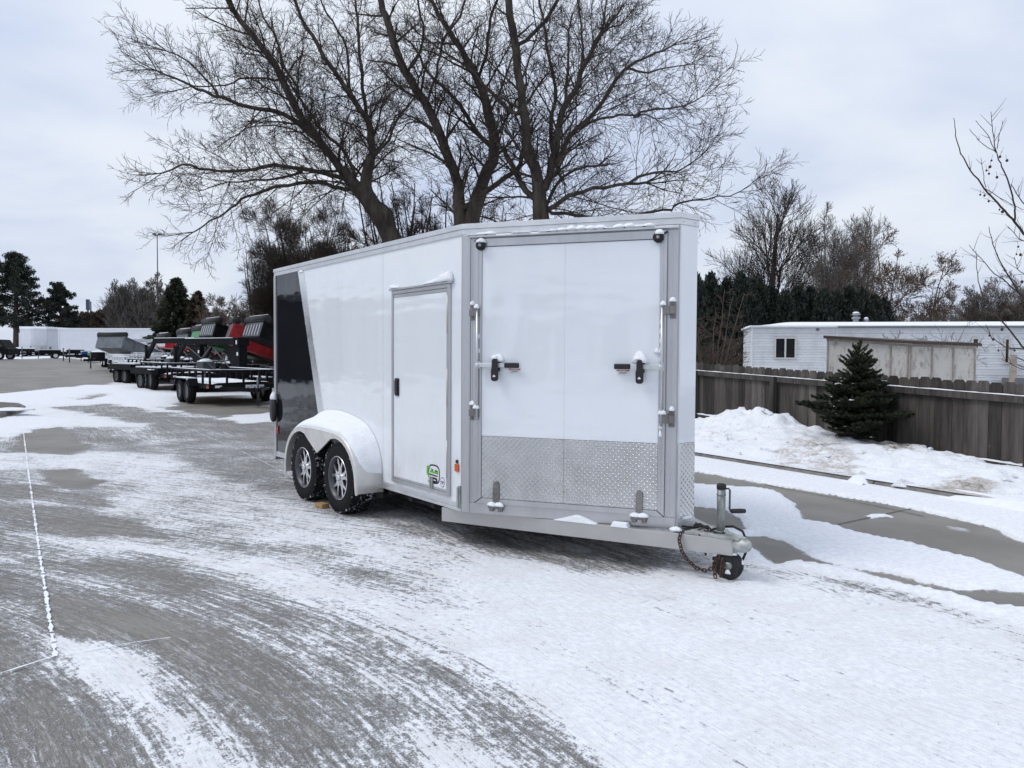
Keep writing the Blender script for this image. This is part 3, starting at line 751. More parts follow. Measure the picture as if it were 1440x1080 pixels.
def build_wheel(parent, x, y, z, side, alloy=True):
    """side -1: outer face towards -Y"""
    w = empty('wheel', (x, y, z)); w.parent = parent
    Rr, wd = .358, .235; s = side; mb = MB()
    prof = [(-.5, .215), (-.5, .235), (-.53, .27), (-.50, .325), (-.44, .347), (-.36, Rr-.004), (0, Rr), (.36, Rr-.004), (.44, .347), (.50, .325), (.53, .27), (.5, .235), (.5, .215)]
    mb.lathe([(a*wd, r) for a, r in prof], 48)
    for k in range(38):                                   # tread blocks and shoulder lugs
        a = 2*math.pi*k/38
        for row, (c, l) in enumerate(((-.40, .17), (-.20, .16), (0, .15), (.20, .16), (.40, .17))):
            aa = a+(row % 2)*math.pi/38; d = .036; h = .008 if abs(c) < .3 else .007
            r0 = Rr-.012 if abs(c) < .3 else Rr-.020; r1 = Rr+h-.001 if abs(c) < .3 else Rr+h-.006
            y0, y1 = (c-l/2)*wd, (c+l/2)*wd; vs = []
            for r in (r0, r1):
                for yy, sk in ((y0, -.25), (y1, .25)):
                    for e in (-.5, .5): vs.append((r*math.cos(aa+(e+sk*(1 if row % 2 else -1))*d/Rr*1.2), yy, r*math.sin(aa+(e+sk*(1 if row % 2 else -1))*d/Rr*1.2)))
            mb.add(vs, [(0, 1, 3, 2), (4, 6, 7, 5), (0, 4, 5, 1), (2, 3, 7, 6), (0, 2, 6, 4), (1, 5, 7, 3)])
    mb.build('tyre', M['tyre'], w)
    rm = empty('rim', (0, 0, 0)); rm.parent = w
    mb = MB(); o = s*wd/2
    mb.lathe([(o*.98, .222), (o*1.02, .214), (o*.96, .205), (o*.55, .190), (-o*.2, .183), (-o*.8, .185), (-o, .215)], 40, mi=1)
    mb.lathe([(o*.98, .2225), (o*1.03, .219), (o*1.03, .2145)], 40)
    mb.lathe([(o*.15, .185), (o*.15, .0)], 30, mi=1)
    if alloy:
        for k in range(5):
            a = 2*math.pi*k/5+.3
            def P(r, t, d): return Vector((r*math.cos(a)-t*math.sin(a), d, r*math.sin(a)+t*math.cos(a)))
            for sg in (-1, 1):                            # each spoke forks in two
                pts = [(.045, .012*sg, .022), (.10, .016*sg, .018), (.135, .034*sg, .017), (.207, .078*sg, .016)]
                for q in range(3):
                    (r0, t0, h0), (r1, t1, h1) = pts[q], pts[q+1]
                    d0 = o*.78; d1 = o*(.78-.03*q)
                    vs = [P(r0, t0-h0, d0), P(r0, t0+h0, d0), P(r1, t1+h1, d1), P(r1, t1-h1, d1), P(r0, t0-h0*1.2, d0-s*.035), P(r0, t0+h0*1.2, d0-s*.035), P(r1, t1+h1*1.2, d1-s*.035), P(r1, t1-h1*1.2, d1-s*.035)]
                    mb.add(vs, [(0, 1, 2, 3)], mi=0); mb.add(vs, [(0, 4, 5, 1), (1, 5, 6, 2), (2, 6, 7, 3), (3, 7, 4, 0)], mi=1)
        mb.lathe([(o*.80, .0), (o*.80, .045), (o*.55, .062)], 20)
        mb.lathe([(o*.80, .034), (o*1.02, .032), (o*1.06, .022), (o*1.06, 0)], 20, mi=0)
        for k in range(6):
            a = 2*math.pi*k/6; c = (.052*math.cos(a), o*.82, .052*math.sin(a)); mb.tube([(c[0], o*.6, c[2]), (c[0], o*.86, c[2])], .008, 6)
    else: mb.lathe([(o*.6, .09), (o*.5, .15), (o*.3, .17)], 20)
    r_ = mb.build('rim_face', [M['rim_bright'], M['rim_dark']], None, .002 if alloy else 0, seg=1)
    # the rim is one mesh: drop the empty and use the mesh itself
    r_.name = 'rim'; r_.parent = w; bpy.data.objects.remove(rm); return w
def snowcap(parent, pts, seed=0, name='snow', mat='snow'):
    """small caps of snow; caps that touch share a mesh, caps apart from each other are meshes of their own"""
    left = list(enumerate(pts)); o = None
    while left:
        grp = [left.pop(0)]; grew = True
        while grew:
            grew = False
            for q in list(left):
                if any((Vector(q[1][0])-Vector(g[1][0])).length < (max(q[1][1][:2])+max(g[1][1][:2]))*.85 for g in grp): grp.append(q); left.remove(q); grew = True
        mb = MB()
        for i, (c, r) in grp: mb.blob(c, r, seed+i, 12, 5, .3)
        o = mb.build(name, M[mat], parent)
    return o

def make_trailer():
    T = empty('enclosed_trailer', (*TR_C, 0), TR_ANG, 'white enclosed cargo trailer with slanted nose ramp door, black rear panel and tandem wheels', 'trailer')
    # body shell
    mb = MB(); P = plan(0); n = 6
    mb.add([(*p, .31) for p in P]+[(*p, 2.60) for p in P], [(i, (i+1) % n, n+(i+1) % n, n+i) for i in range(n)])
    mb.build('body_panel', M['white_panel'], T)
    # seams and screw heads of the side skin
    mb = MB()
    for x in (-1.40,):
        sbox(mb, x-.0015, x+.0015, .37, 2.59, 0, .0012)
    mb.build('panel_seam', M['alu_trim'], T)
    mb = MB(); mb.prism(P, (0, 0, .305), (1, 0, 0), (0, 1, 0), (0, 0, .06)); mb.build('floor_frame', M['alu_beam'], T)
    mb = MB()
    for k in range(11): mb.box((-4.2+k*.4, .06, .235), (-4.14+k*.4, WID-.06, .303))
    for y in (.25, WID-.3): mb.box((-4.25, y, .17), (.3, y+.06, .234))
    mb.build('crossmember', M['dark'], T)
    mb = MB(); q = plan(-.03); cxy = (-.9, WID/2)
    top = [(cxy[0]+(x-cxy[0])*.7, cxy[1]+(y-cxy[1])*.55, 2.735) for x, y in q]
    mb.add([(*p, 2.66) for p in q]+top, [(i, (i+1) % 6, 6+(i+1) % 6, 6+i) for i in range(6)]+[tuple(range(6, 12))]); mb.build('roof', M['snow'], T)
    # two stepped bands of roof trim, riveted
    mb = MB(); ring(mb, .012, -.05, 2.588, 2.632); ring(mb, .019, -.05, 2.634, 2.675); ring(mb, .004, -.05, 2.6325, 2.6335)
    for k in range(20): rivet(mb, (-LEN+.1+k*.218, -.019, 2.655), (0, -1, 0))
    for k in range(9): rivet(mb, ns(.1+k*.2, 2.655, .019), NO)
    for z in (2.61, 2.655): rivet(mb, (-.05, -.019 if z > 2.63 else -.012, z), (0, -1, 0)); rivet(mb, ns(.06, z, .019 if z > 2.63 else .012), NO); rivet(mb, (A_+.019, B_+.03, z), (1, 0, 0)); rivet(mb, (A_+.019, B_+.16, z), (1, 0, 0))
    mb.build('roof_trim', M['alu_trim'], T, .002)
    # bottom rail
    mb = MB(); sbox(mb, -LEN, -.001, .308, .335, .002, .014); sbox(mb, -LEN, -.001, .337, .372, .002, .009)
    for k in range(18): rivet(mb, (-LEN+.15+k*.24, -.014, .322), (0, -1, 0), .007)
    mb.build('sill_rail', M['alu_trim'], T, .002)
    # rear frame edge, black rear panel, slanted polished strip
    mb = MB(); sbox(mb, -LEN-.02, -LEN+.045, .30, 2.588, .002, .016); mb.box((-LEN-.06, -.01, .26), (-LEN, WID+.01, .33)); mb.box((-LEN-.03, -.002, .33), (-LEN-.001, .08, 2.588)); mb.build('rear_frame', M['alu'], T, .002)
    xl = lambda z: -3.553+(2.60-z)*.355
    mb = MB(); mb.prism([(-LEN+.046, .373), (xl(.373), .373), (xl(2.587), 2.587), (-LEN+.046, 2.587)], (0, -.001, 0), (1, 0, 0), (0, 0, 1), (0, -.003, 0)); mb.build('black_panel', M['black_panel'], T)
    mb = MB()
    for z0, z1 in ((.373, 2.587),): mb.prism([(xl(z0), z0), (xl(z0)+.165, z0), (xl(z1)+.165, z1), (xl(z1), z1)], (0, -.0015, 0), (1, 0, 0), (0, 0, 1), (0, -.006, 0))
    mb.build('trim_strip', M['chrome'], T, .002)
    snowcap(T, [((xl(2.56)+.09, -.004, 2.56), (.07, .02, .035))], 5)
    # rear side light and black bumper block
    mb = MB(); mb.box((-4.245, -.018, .60), (-4.205, -.004, .70)); mb.build('marker_light', M['red_lens'], T, .004)
    mb = MB(); mb.lathe([(0, .115), (-.03, .125), (-.055, .11), (-.06, .05), (-.06, 0)], 20, (0, 0, 0), 'y')
    b = mb.build('rear_pod', M['plastic'], T, loc=(-4.30, -.016, .90)); b.scale = (.62, .9, 1.3); tag(b, 'black oval pod on the rear corner')
    snowcap(T, [((-4.30, -.04, 1.03), (.055, .04, .09))], 8)
    # corner posts of aluminium extrusion
    mb = MB(); sbox(mb, -.012, .0, .306, 2.586, .001, .006); nbox(mb, .0, .062, .306, 2.586, .001, .012)
    nbox(mb, .064, .074, .306, 2.586, .001, .018)
    for k in range(11): rivet(mb, ns(.034, .42+k*.2, .012), NO, .006)
    mb.build('corner_post', M['alu'], T, .002)
    mb = MB(); nbox(mb, NL-.004, NL-.001, .306, 2.586, .001, .006); mb.box((A_+.001, B_-.002, .306), (A_+.006, B_+.012, 2.586)); mb.build('nose_trim', M['alu_trim'], T)
    # door surround: jambs, header, threshold
    mb = MB()
    nbox(mb, .0745, .118, .392, 2.55, .001, .010); nbox(mb, 1.668, 1.748, .392, 2.55, .001, .010); nbox(mb, .0745, 1.748, 2.551, 2.587, .001, .006)
    nbox(mb, .0745, 1.748, .306, .390, .001, .014)
    nbox(mb, .085, .093, .41, 2.54, .010, .013); nbox(mb, 1.70, 1.708, .41, 2.54, .010, .013)
    mb.build('door_surround', M['alu'], T, .002)
    mb = MB(); nbox(mb, .075, 1.75, 2.556, 2.576, .006, .045); mb.build('rain_gutter', M['alu_trim'], T, .004)
    rnd = random.Random(5); mb = MB()
    for k in range(22):
        s = .1+k*.075; h = .010+.012*max(0, math.sin(k*.75))*rnd.uniform(.6, 1.5)+(.022 if k in (11, 12, 13, 14, 16, 17) else 0)
        if k in (3, 4, 7, 20, 21):
            if mb.v: mb.build('snow', M['snow'], T)
            mb = MB(); continue
        c = ns(s, 2.576, .026); mb.blob((c.x, c.y, c.z), (.06, .045, h), k, 10, 4, .2)
    if mb.v: mb.build('snow', M['snow'], T)
    # the nose ramp door
    D = empty('ramp_door', (0, 0, 0)); D.parent = T; tag(D, 'white ramp door with tread plate along its lower third')
    mb = MB(); nbox(mb, .181, .8765, .948, 2.478, .010, .022); nbox(mb, .8785, 1.613, .948, 2.478, .010, .022); nbox(mb, .8765, .8785, .948, 2.478, .010, .0205); mb.build('panel', M['white_panel'], D, .0008, seg=1)
    treadplate('kick_plate', D, ns, .184, .8765, .440, .945, .024); treadplate('kick_plate', D, ns, .8785, 1.612, .440, .945, .024)
    mb = MB()
    f = .014; F1 = .030
    mb.prism([(.121, .393), (.18, .438), (.18, 2.482), (.121, 2.545)], NO*f, NE, UP, NO*(F1-f)); mb.prism([(1.665, .393), (1.614, .438), (1.614, 2.482), (1.665, 2.545)], NO*f, NE, UP, NO*(F1-f))
    mb.prism([(.124, .393), (1.662, .393), (1.612, .436), (.182, .436)], NO*f, NE, UP, NO*(F1-f)); mb.prism([(.124, 2.545), (1.662, 2.545), (1.612, 2.484), (.182, 2.484)], NO*f, NE, UP, NO*(F1-f))
    nbox(mb, .150, .153, .45, 2.47, F1-.001, F1+.003); nbox(mb, 1.638, 1.641, .45, 2.47, F1-.001, F1+.003)
    mb.build('frame', M['alu'], D, .002)
    for s0, s1 in ((.1215, .18), (1.6135, 1.664)):
        mb = MB(); mb.bar(ns(s0, .394, F1+.001), ns(s1, .437, F1+.001) if s0 < 1 else ns(s0, .437, F1+.001), .002, .006) if s0 < 1 else mb.bar(ns(s1, .394, F1+.001), ns(s0, .437, F1+.001), .002, .006)
        mb.build('mitre_joint', M['dark'], D)
    for s in (.3135, 1.4795):                               # bottom hinges with their long drilled straps
        mb = MB(); zt = .585
        poly = [(s-.026, .40), (s+.026, .40), (s+.026, zt-.03), (s+.018, zt-.01), (s, zt), (s-.018, zt-.01), (s-.026, zt-.03)]
        mb.prism(poly, NO*.029, NE, UP, NO*.010)
        for z in (.44, .49, .53): mb.tube([ns(s, z, .038), ns(s, z, .043)], [.011, .008], 10)
        mb.tube([ns(s-.062, .372, .034), ns(s+.062, .372, .034)], .016, 10)
        nbox(mb, s-.055, s-.02, .336, .375, .013, .045); nbox(mb, s+.02, s+.055, .336, .375, .013, .045); nbox(mb, s-.022, s+.022, .36, .405, .028, .048)
        mb.build('hinge', M['hinge_metal'], D, .002)
        a, b = ns(s-.03, .385, .045), ns(s+.032, .385, .045); snowcap(D, [(a, (.042, .035, .028)), (b, (.044, .035, .030))], int(s*10))
    for s0, sg in ((.130, 1), (1.655, -1)):                 # lock rods with cam keepers, latch bar and black handle
        mb = MB(); mb.tube([ns(s0+.018*sg, 1.08, .046), ns(s0+.018*sg, 1.99, .046)], .011, 10); mb.build('lock_rod', M['alu'], D)
        for z in (1.135, 1.95):
            mb = MB(); sj = .098 if sg > 0 else 1.712
            nbox(mb, sj-.022, sj+.022, z-.062, z+.062, .013, .024); nbox(mb, sj-.02, sj+.02, z-.028, z+.028, .024, .050)
            nbox(mb, min(sj+.02*sg, s0+.03*sg), max(sj+.02*sg, s0+.03*sg), z-.032, z+.032, .026, .052)
            for e in (-.045, .045): mb.tube([ns(sj, z+e, .024), ns(sj, z+e, .030)], .009, 8)
            mb.build('cam_keeper', M['hinge_metal'], D, .003)
            c = ns(sj, z+.062, .022); d = ns(s0+.012*sg, z+.034, .042); snowcap(D, [(c, (.028, .024, .034)), (d, (.030, .024, .034))], int(z*100)+sg)
        zb = 1.525; sh = .312 if sg > 0 else 1.478
        s1, s2 = s0+.01*sg, sh+.075*sg
        mb = MB(); nbox(mb, min(s1, s2), max(s1, s2), zb-.018, zb+.018, .046, .056); mb.tube([ns(s1+.012*sg, zb, .056), ns(s1+.012*sg, zb, .068)], .016, 10)
        nbox(mb, min(s0, s0+.04*sg), max(s0, s0+.04*sg), zb-.03, zb+.03, .03, .0455); mb.build('latch_bar', M['alu_trim'], D, .003)
        mb = MB(); g0, g1 = s2, s2+.125*sg; nbox(mb, min(g0, g1), max(g0, g1), zb-.021, zb+.021, .040, .064); mb.build('grip', M['plastic'], D, .009)
        mb = MB(); mb.prism([(sh-.024, zb-.02), (sh-.030, zb-.045), (sh-.028, zb-.115), (sh-.016, zb-.128), (sh+.016, zb-.128), (sh+.028, zb-.115), (sh+.030, zb-.045), (sh+.024, zb-.02), (sh+.022, zb+.04), (sh+.012, zb+.052), (sh-.012, zb+.052), (sh-.022, zb+.04)], NO*.0585, NE, UP, NO*.03)
        nbox(mb, sh-.03, sh+.03, zb-.05, zb+.03, .0225, .045); mb.build('latch_handle', M['plastic'], D, .006)
        mb = MB(); mb.prism([(sh-.010, zb-.094), (sh+.010, zb-.094), (sh+.012, zb-.086), (sh, zb-.076), (sh-.010, zb-.084)], NO*.0887, NE, UP, NO*.002); mb.build('handle_emblem', M['label_white'], D)
        c = ns(sh+.012*sg, zb+.03, .03); c2 = ns(sh-.01, zb+.052, .05); snowcap(D, [(c, (.058 if sg > 0 else .085, .032, .062 if sg > 0 else .085)), (c2, (.04, .03, .03))], 31+sg)
        sl = .464 if sg > 0 else 1.342
        mb = MB(); nbox(mb, sl-.050, sl+.050, 1.452, 1.499, .0225, .0235, 0); nbox(mb, sl-.050, sl+.050, 1.490, 1.4985, .0236, .0242, 1)
        for k, (w0, w1) in enumerate(((-.03, .034), (-.026, .03), (-.034, .02))): nbox(mb, sl+w0, sl+w1, 1.481-k*.006, 1.483-k*.006, .0236, .0242, 2)
        for k in range(6): nbox(mb, sl-.026+k*.009, sl-.020+k*.009, 1.4920, 1.4968, .0243, .0248, 0)
        nbox(mb, sl-.045, sl-.032, 1.4915, 1.4972, .0243, .0248, 3)
        mb.build('warning_label', [M['label_white'], M['label_red'], M['label_black'], M['orange']], D)
        # round rubber door holder with its arm
        sc_ = .176 if sg > 0 else 1.601
        mb = MB(); c = ns(sc_, 2.49, 0)
        for r, o0, o1 in ((.040, .030, .062), (.030, .062, .068)):
            mb.tube([c+NO*o0, c+NO*o1], r, 22)
        mb.bar(ns(sc_, 2.50, .046), ns(sc_-.055*sg if sg > 0 else sc_+.07, 2.53, .046), .012, .012); mb.build('door_holder', M['rubber'], D, .004)
        mb = MB(); mb.tube([c+NO*.0682, c+NO*.074], .013, 12); mb.build('bolt', M['galv'], D)
        snowcap(D, [(ns(sc_+.004, 2.512, .048), (.042, .034, .036))], 77+sg)
    snowcap(D, [(ns(1.632, 1.0+k*.06, .034), (.012, .01, .05)) for k in range(4)]+[(ns(1.63, 1.56+k*.07, .036), (.014, .012, .05)) for k in range(5)]+[(ns(.158, 1.50+k*.12, .034), (.008, .008, .04)) for k in range(3)]+[(ns(1.60, 1.63, .03), (.02, .015, .035))], 90)
    # flat tip of the nose: white above, tread plate below
    mb = MB(); mb.box((A_+.001, B_+.013, .952), (A_+.005, B_+W_-.002, 2.587)); mb.build('nose_panel', M['white_panel'], T, .001, seg=1)
    fr = lambda s, z, o: Vector((A_+o, B_+s, z))
    treadplate('nose_tread_plate', T, fr, .013, W_-.002, .375, .950, .007)
    mb = MB(); mb.box((A_+.001, B_+.0, .306), (A_+.016, B_+W_+.004, .340)); mb.box((A_+.001, B_+.0, .342), (A_+.012, B_+W_+.004, .374)); mb.box((A_+.007, B_+.002, .375), (A_+.013, B_+.030, .948))
    for k in range(12): rivet(mb, (A_+.013, B_+.016, .40+k*.048), (1, 0, 0), .005)
    for y in (.03, .1): rivet(mb, (A_+.016, B_+y, .322), (1, 0, 0), .006); rivet(mb, (A_+.012, B_+y, .358), (1, 0, 0), .006)
    mb.build('nose_sill', M['alu_trim'], T, .002)
    snowcap(T, [((A_+.02, B_+.10, .372), (.02, .05, .022))], 14)
    # side entry door
    S = empty('side_door', (0, 0, 0)); S.parent = T; tag(S, 'white side entry door in an aluminium frame')
    x0, x1, z0, z1 = -1.19, -.172, .405, 2.204
    mb = MB(); sbox(mb, x0+.026, x1-.054, z0+.05, z1-.065, .002, .010); mb.build('panel', M['white_panel'], S, .001, seg=1)
    mb = MB()
    sbox(mb, x0, x0+.024, z0, z1, .002, .022); sbox(mb, x1-.03, x1, z0, z1, .002, .022); sbox(mb, x0+.0245, x1-.0305, z0, z0+.028, .002, .020); sbox(mb, x0+.0245, x1-.0305, z1-.032, z1, .002, .020)
    sbox(mb, x1-.053, x1-.034, z0+.03, z1-.034, .002, .016); sbox(mb, x0+.026, x1-.054, z0+.030, z0+.049, .002, .014); sbox(mb, x0+.026, x1-.054, z1-.064, z1-.036, .002, .014)
    mb.build('frame', M['alu'], S, .002)
    mb = MB(); sbox(mb, x1-.0325, x1-.0305, z0+.03, z1-.034, .002, .008); mb.build('gasket', M['dark'], S)
    mb = MB(); sbox(mb, x0+.0245, x0+.0255, z0+.03, z1-.036, .002, .006); mb.build('gasket', M['dark'], S)
    for z in (.72, 1.33, 1.95):
        mb = MB(); mb.tube([(x1-.032, -.020, z-.16), (x1-.032, -.020, z+.16)], .008, 8); mb.build('hinge', M['alu_beam'], S)
    mb = MB(); sbox(mb, x0-.03, x1+.03, z1+.002, z1+.020, .001, .034); mb.build('drip_cap', M['alu'], S, .003)
    snowcap(S, [((x0+.02+k*.045, -.02, z1+.02), (.045, .024, .040-.008*k)) for k in range(3)]+[((x1-.36+k*.058, -.018, z1+.020), (.055, .026, .016+.010*k+(.012 if k > 3 else 0))) for k in range(7)], 40)
    mb = MB(); sbox(mb, -1.125, -1.055, 1.22, 1.385, .010, .024); sbox(mb, -1.115, -1.065, 1.235, 1.37, .024, .034); mb.build('handle', M['plastic'], S, .008)
    mb = MB(); sbox(mb, -1.108, -1.072, 1.25, 1.265, .0345, .037); mb.build('lock', M['rim_dark'], S)
    mb = MB(); sbox(mb, -.495, -.440, .43, .53, .011, .026); sbox(mb, -.478, -.457, .44, .545, .026, .036); mb.tube([(-.468, -.03, .505), (-.468, -.046, .505)], .012, 8); mb.build('hold_back', M['galv'], S, .003)
    # dealer stickers: dark shield with green and white bands, small round one
    def oval(cx, cz, rx, rz, p=3.0, n=28, k=1): return [(cx+rx*k*math.copysign(abs(math.cos(2*math.pi*i/n))**(2/p), math.cos(2*math.pi*i/n)), cz+rz*k*math.copysign(abs(math.sin(2*math.pi*i/n))**(2/p), math.sin(2*math.pi*i/n))) for i in range(n)]
    mb = MB(); lay = lambda poly, d, mi: mb.prism(poly, (0, -.0102-d*.0004, 0), (1, 0, 0), (0, 0, 1), (0, -.0004, 0), mi)
    lay(oval(-.43, .565, .098, .085), 0, 2); lay(oval(-.43, .565, .084, .071), 1, 0)
    lay([(-.552, .625), (-.50, .633), (-.49, .612), (-.53, .61), (-.525, .572), (-.49, .566), (-.487, .546), (-.54, .542), (-.556, .56)], 1.5, 1)
    lay([(-.505, .61), (-.36, .60), (-.355, .568), (-.50, .574)], 2, 1); lay([(-.50, .563), (-.365, .557), (-.372, .545), (-.497, .551)], 2, 2); lay(oval(-.43, .515, .06, .022), 2, 2); lay([(-.47, .52), (-.395, .517), (-.40, .508), (-.465, .511)], 3, 0)
    for k, (a, b) in enumerate(((0, .022), (.028, .05), (.056, .085), (.09, .118))): lay([(-.498+a, .604), (-.498+b, .603), (-.496+b, .590), (-.499+a, .588)], 3, 2 if k % 2 else 0)
    mb.build('dealer_sticker', [M['label_white'], M['label_green'], M['label_black']], S)
    mb = MB(); lay2 = lambda poly, d, mi: mb.prism(poly, (0, -.0102-d*.0004, 0), (1, 0, 0), (0, 0, 1), (0, -.0004, 0), mi)
    lay2(oval(-.290, .512, .036, .045, 2), 0, 1); lay2(oval(-.290, .512, .030, .038, 2), 1, 0); lay2([(-.312, .522), (-.268, .52), (-.268, .507), (-.312, .509)], 2, 1); lay2([(-.308, .504), (-.272, .503), (-.276, .495), (-.304, .496)], 2, 2)
    mb.build('round_sticker', [M['label_white'], M['label_blue'], M['label_red']], S)
    # orange marker and side hold-back hook
    mb = MB(); sbox(mb, -.098, -.040, .632, .695, .0015, .014); mb.build('marker_light', M['orange'], T, .004)
    mb = MB(); mb.tube([(-.069, -.002, .716), (-.069, -.012, .716)], .016, 12); mb.build('wire_grommet', M['rust'], T)
    mb = MB(); sbox(mb, -.030, -.006, .33, .52, .008, .026); mb.tube([(-.018, -.034, .34), (-.018, -.034, .51)], .009, 8); mb.build('door_catch', M['galv'], T, .003)
    # fender over the tandem wheels
    def arch(x, r=.415, cx=(-2.792, -1.893)): return None
    yb, yo = .0, -.285
    cx1, cx2, zc, r = -2.792, -1.893, .352, .425
    top = []
    top.append((cx1-r-.045, .26)); 
    for k in range(9): a = math.pi-k/8*math.pi*.5; top.append((cx1+(r+.05)*math.cos(a)*(1.0), zc+(r+.02)*math.sin(a)*1.03))
    for k in range(1, 8): top.append((cx1+(cx2-cx1)*k/8, zc+(r+.02)*1.03+.012*math.sin(math.pi*k/8)))
    for k in range(9): a = math.pi/2-k/8*math.pi*.5; top.append((cx2+(r+.06)*math.cos(a), zc+(r+.02)*math.sin(a)*1.03))
    top.append((cx2+r+.075, .27))
    mb = MB(); nT = len(top)
    vs = [(x, yb-.002, z) for x, z in top]+[(x, yo+.02, z) for x, z in top]+[(x, yo, z-.012) for x, z in top]
    fs = [(k, k+1, nT+k+1, nT+k) for k in range(nT-1)]+[(nT+k, nT+k+1, 2*nT+k+1, 2*nT+k) for k in range(nT-1)]
    mb.add(vs, fs, True)
    # outer lip with the pointed web between the wheels
    inn = [(x, z) for x, z in top]
    low = []
    for x, z in top:
        if cx1 <= x <= cx2:
            m = (cx1+cx2)/2; d = abs(x-m); half = (cx2-cx1)/2
            low.append((x, z-.035-.205*max(0, 1-d/(half*.82))**.9))
        elif x > cx2: low.append((cx2+(x-cx2)*.93, zc+(z-zc)*.92))
        else: low.append((cx1+(x-cx1)*.93, zc+(z-zc)*.92))
    low[0] = (top[0][0]+.03, .26); low[-1] = (top[-1][0]-.03, .27)
    mb.add([(x, yo, z-.012) for x, z in top]+[(x, yo, z-.012) for x, z in low]+[(x, yo+.012, z-.012) for x, z in low], [(k, nT+k, nT+k+1, k+1) for k in range(nT-1)]+[(nT+k, 2*nT+k, 2*nT+k+1, nT+k+1) for k in range(nT-1)], False)
    # front apron plate standing square to the side
    xa = top[-1][0]; 
    fen = mb.build('fender', M['fender'], T)
    sm = fen.modifiers.new('thick', 'SOLIDIFY'); sm.thickness = .006; sm.offset = -1
    mb = MB(); m = 22; rows = []
    rs = random.Random(2)
    for k in range(m+1):
        f_ = k/m; idx = 2.6+f_*(nT-1-3.4); i0 = int(idx); t = idx-i0
        x = top[i0][0]*(1-t)+top[min(i0+1, nT-1)][0]*t; z = top[i0][1]*(1-t)+top[min(i0+1, nT-1)][1]*t
        thk = .085*math.sin(math.pi*min(1, max(0, (f_+.03)/.98)))**.6*(1+.25*math.sin(f_*5))
        if f_ > .93: thk *= .5
        a = math.atan2(z-zc, x-cx2) if x > cx2 else math.pi/2 if x > cx1 else math.atan2(z-zc, x-cx1)
        nx, nz = math.cos(a), math.sin(a); row = []
        edge = rs.uniform(.0, .02)+(.10*max(0, (f_-.78)/.22)**1.2)
        for yy, h in ((yo+.012+edge, -.004), (yo+.002+edge, .25), (yo+.05+edge, .7), (yo+.12, .92), (yo+.20, 1.15), (yb-.004, 1.75)):
            row.append((x+nx*thk*h, min(yy, yb-.003), z+nz*thk*h+.002))
        rows.append(row)
    vs = [v for r_ in rows for v in r_]; mb.add(vs, [(i*6+j, i*6+j+1, (i+1)*6+j+1, (i+1)*6+j) for i in range(m) for j in range(5)], True)
    so = mb.build('fender_snow', M['snow'], fen); ss = so.modifiers.new('sub', 'SUBSURF'); ss.levels = ss.render_levels = 1
    # far side fender
    mb = MB(); mb.add([(x, WID+.002, z) for x, z in top]+[(x, WID+.285, z) for x, z in top], [(k, k+1, nT+k+1, nT+k) for k in range(nT-1)], True); mb.build('fender', M['fender'], T)
    # dark wheel box behind the wheels
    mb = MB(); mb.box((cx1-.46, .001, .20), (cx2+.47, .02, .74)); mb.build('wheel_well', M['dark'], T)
    for x in (cx1, cx2):
        build_wheel(T, x, -.135, .362, -1); build_wheel(T, x, WID+.135, .362, 1, False)
        mb = MB(); mb.bar((x, -.02, .362), (x, WID+.02, .362), .07, .07); mb.build('axle', M['dark'], T)
    # A-frame tongue
    p0 = Vector((-.262, -.035, 0)); p1 = Vector((1.93, WID/2-.03, 0))
    for sgn in (0, 1):
        mb = MB(); a, b = p0.copy(), p1.copy()
        d = (b-a).normalized(); nr = Vector((-d.y, d.x, 0))
        P4 = [a, b, b+nr*.062, a+nr*.062]
        if sgn: P4 = [Vector((p.x, WID-p.y, 0)) for p in P4]
        mb.prism([(p.x, p.y) for p in P4], (0, 0, .185), (1, 0, 0), (0, 1, 0), (0, 0, .117)); mb.build('tongue_rail', M['alu_beam'], T, .003)
    mb = MB(); mb.box((1.50, WID/2-.17, .20), (1.54, WID/2+.17, .296)); mb.build('tongue_crossbar', M['alu_beam'], T)
    mb = MB(); mb.prism([(1.52, WID/2-.20), (1.86, WID/2-.05), (1.86, WID/2+.05), (1.52, WID/2+.20)], (0, 0, .297), (1, 0, 0), (0, 1, 0), (0, 0, .006)); mb.build('tongue_plate', M['dark'], T)
    yc = WID/2
    # coupler: pressed channel with a ball housing
    mb = MB()
    mb.prism([(1.60, yc-.165), (1.93, yc-.045), (1.99, yc-.045), (1.99, yc+.045), (1.93, yc+.045), (1.60, yc+.165)], (0, 0, .303), (1, 0, 0), (0, 1, 0), (0, 0, .02))
    for sg in (-1, 1):
        mb.prism([(0, .0), (.38, 0), (.43, .02), (.43, .052), (.40, .075), (0, .085), (-.02, .04)], Vector((1.62, yc+sg*.128, .245)), Vector((.94, -sg*.33, 0)).normalized(), (0, 0, 1), Vector((.33*sg, .94*sg, 0)).normalized()*.008)
    mb.tube([(1.93, yc, .262), (1.97, yc, .268), (2.015, yc, .272), (2.045, yc, .27), (2.06, yc, .266)], [.045, .052, .05, .036, .012], 14)
    mb.tube([(2.02, yc, .27), (2.05, yc, .30)], [.03, .02], 10); mb.bar((1.86, yc, .335), (2.02, yc, .312), .035, .02); mb.bar((1.86, yc, .335), (1.84, yc, .355), .03, .02)
    mb.build('coupler', M['galv'], T, .004)
    mb = MB(); mb.tube([(1.70, yc-.105, .30), (1.70, yc-.128, .30)], .02, 6); mb.build('coupler_bolt', M['rust'], T)
    # tongue jack
    J = empty('tongue_jack', (1.80, yc, 0)); J.parent = T
    mb = MB(); mb.tube([(0, 0, .30), (0, 0, .655)], .031, 20); mb.box((-.06, -.06, .303), (.06, .06, .316)); mb.tube([(0, 0, .12), (0, 0, .30)], .024, 16)
    for z in (.33, .60): mb.tube([(0, 0, z), (0, 0, z+.012)], .034, 20)
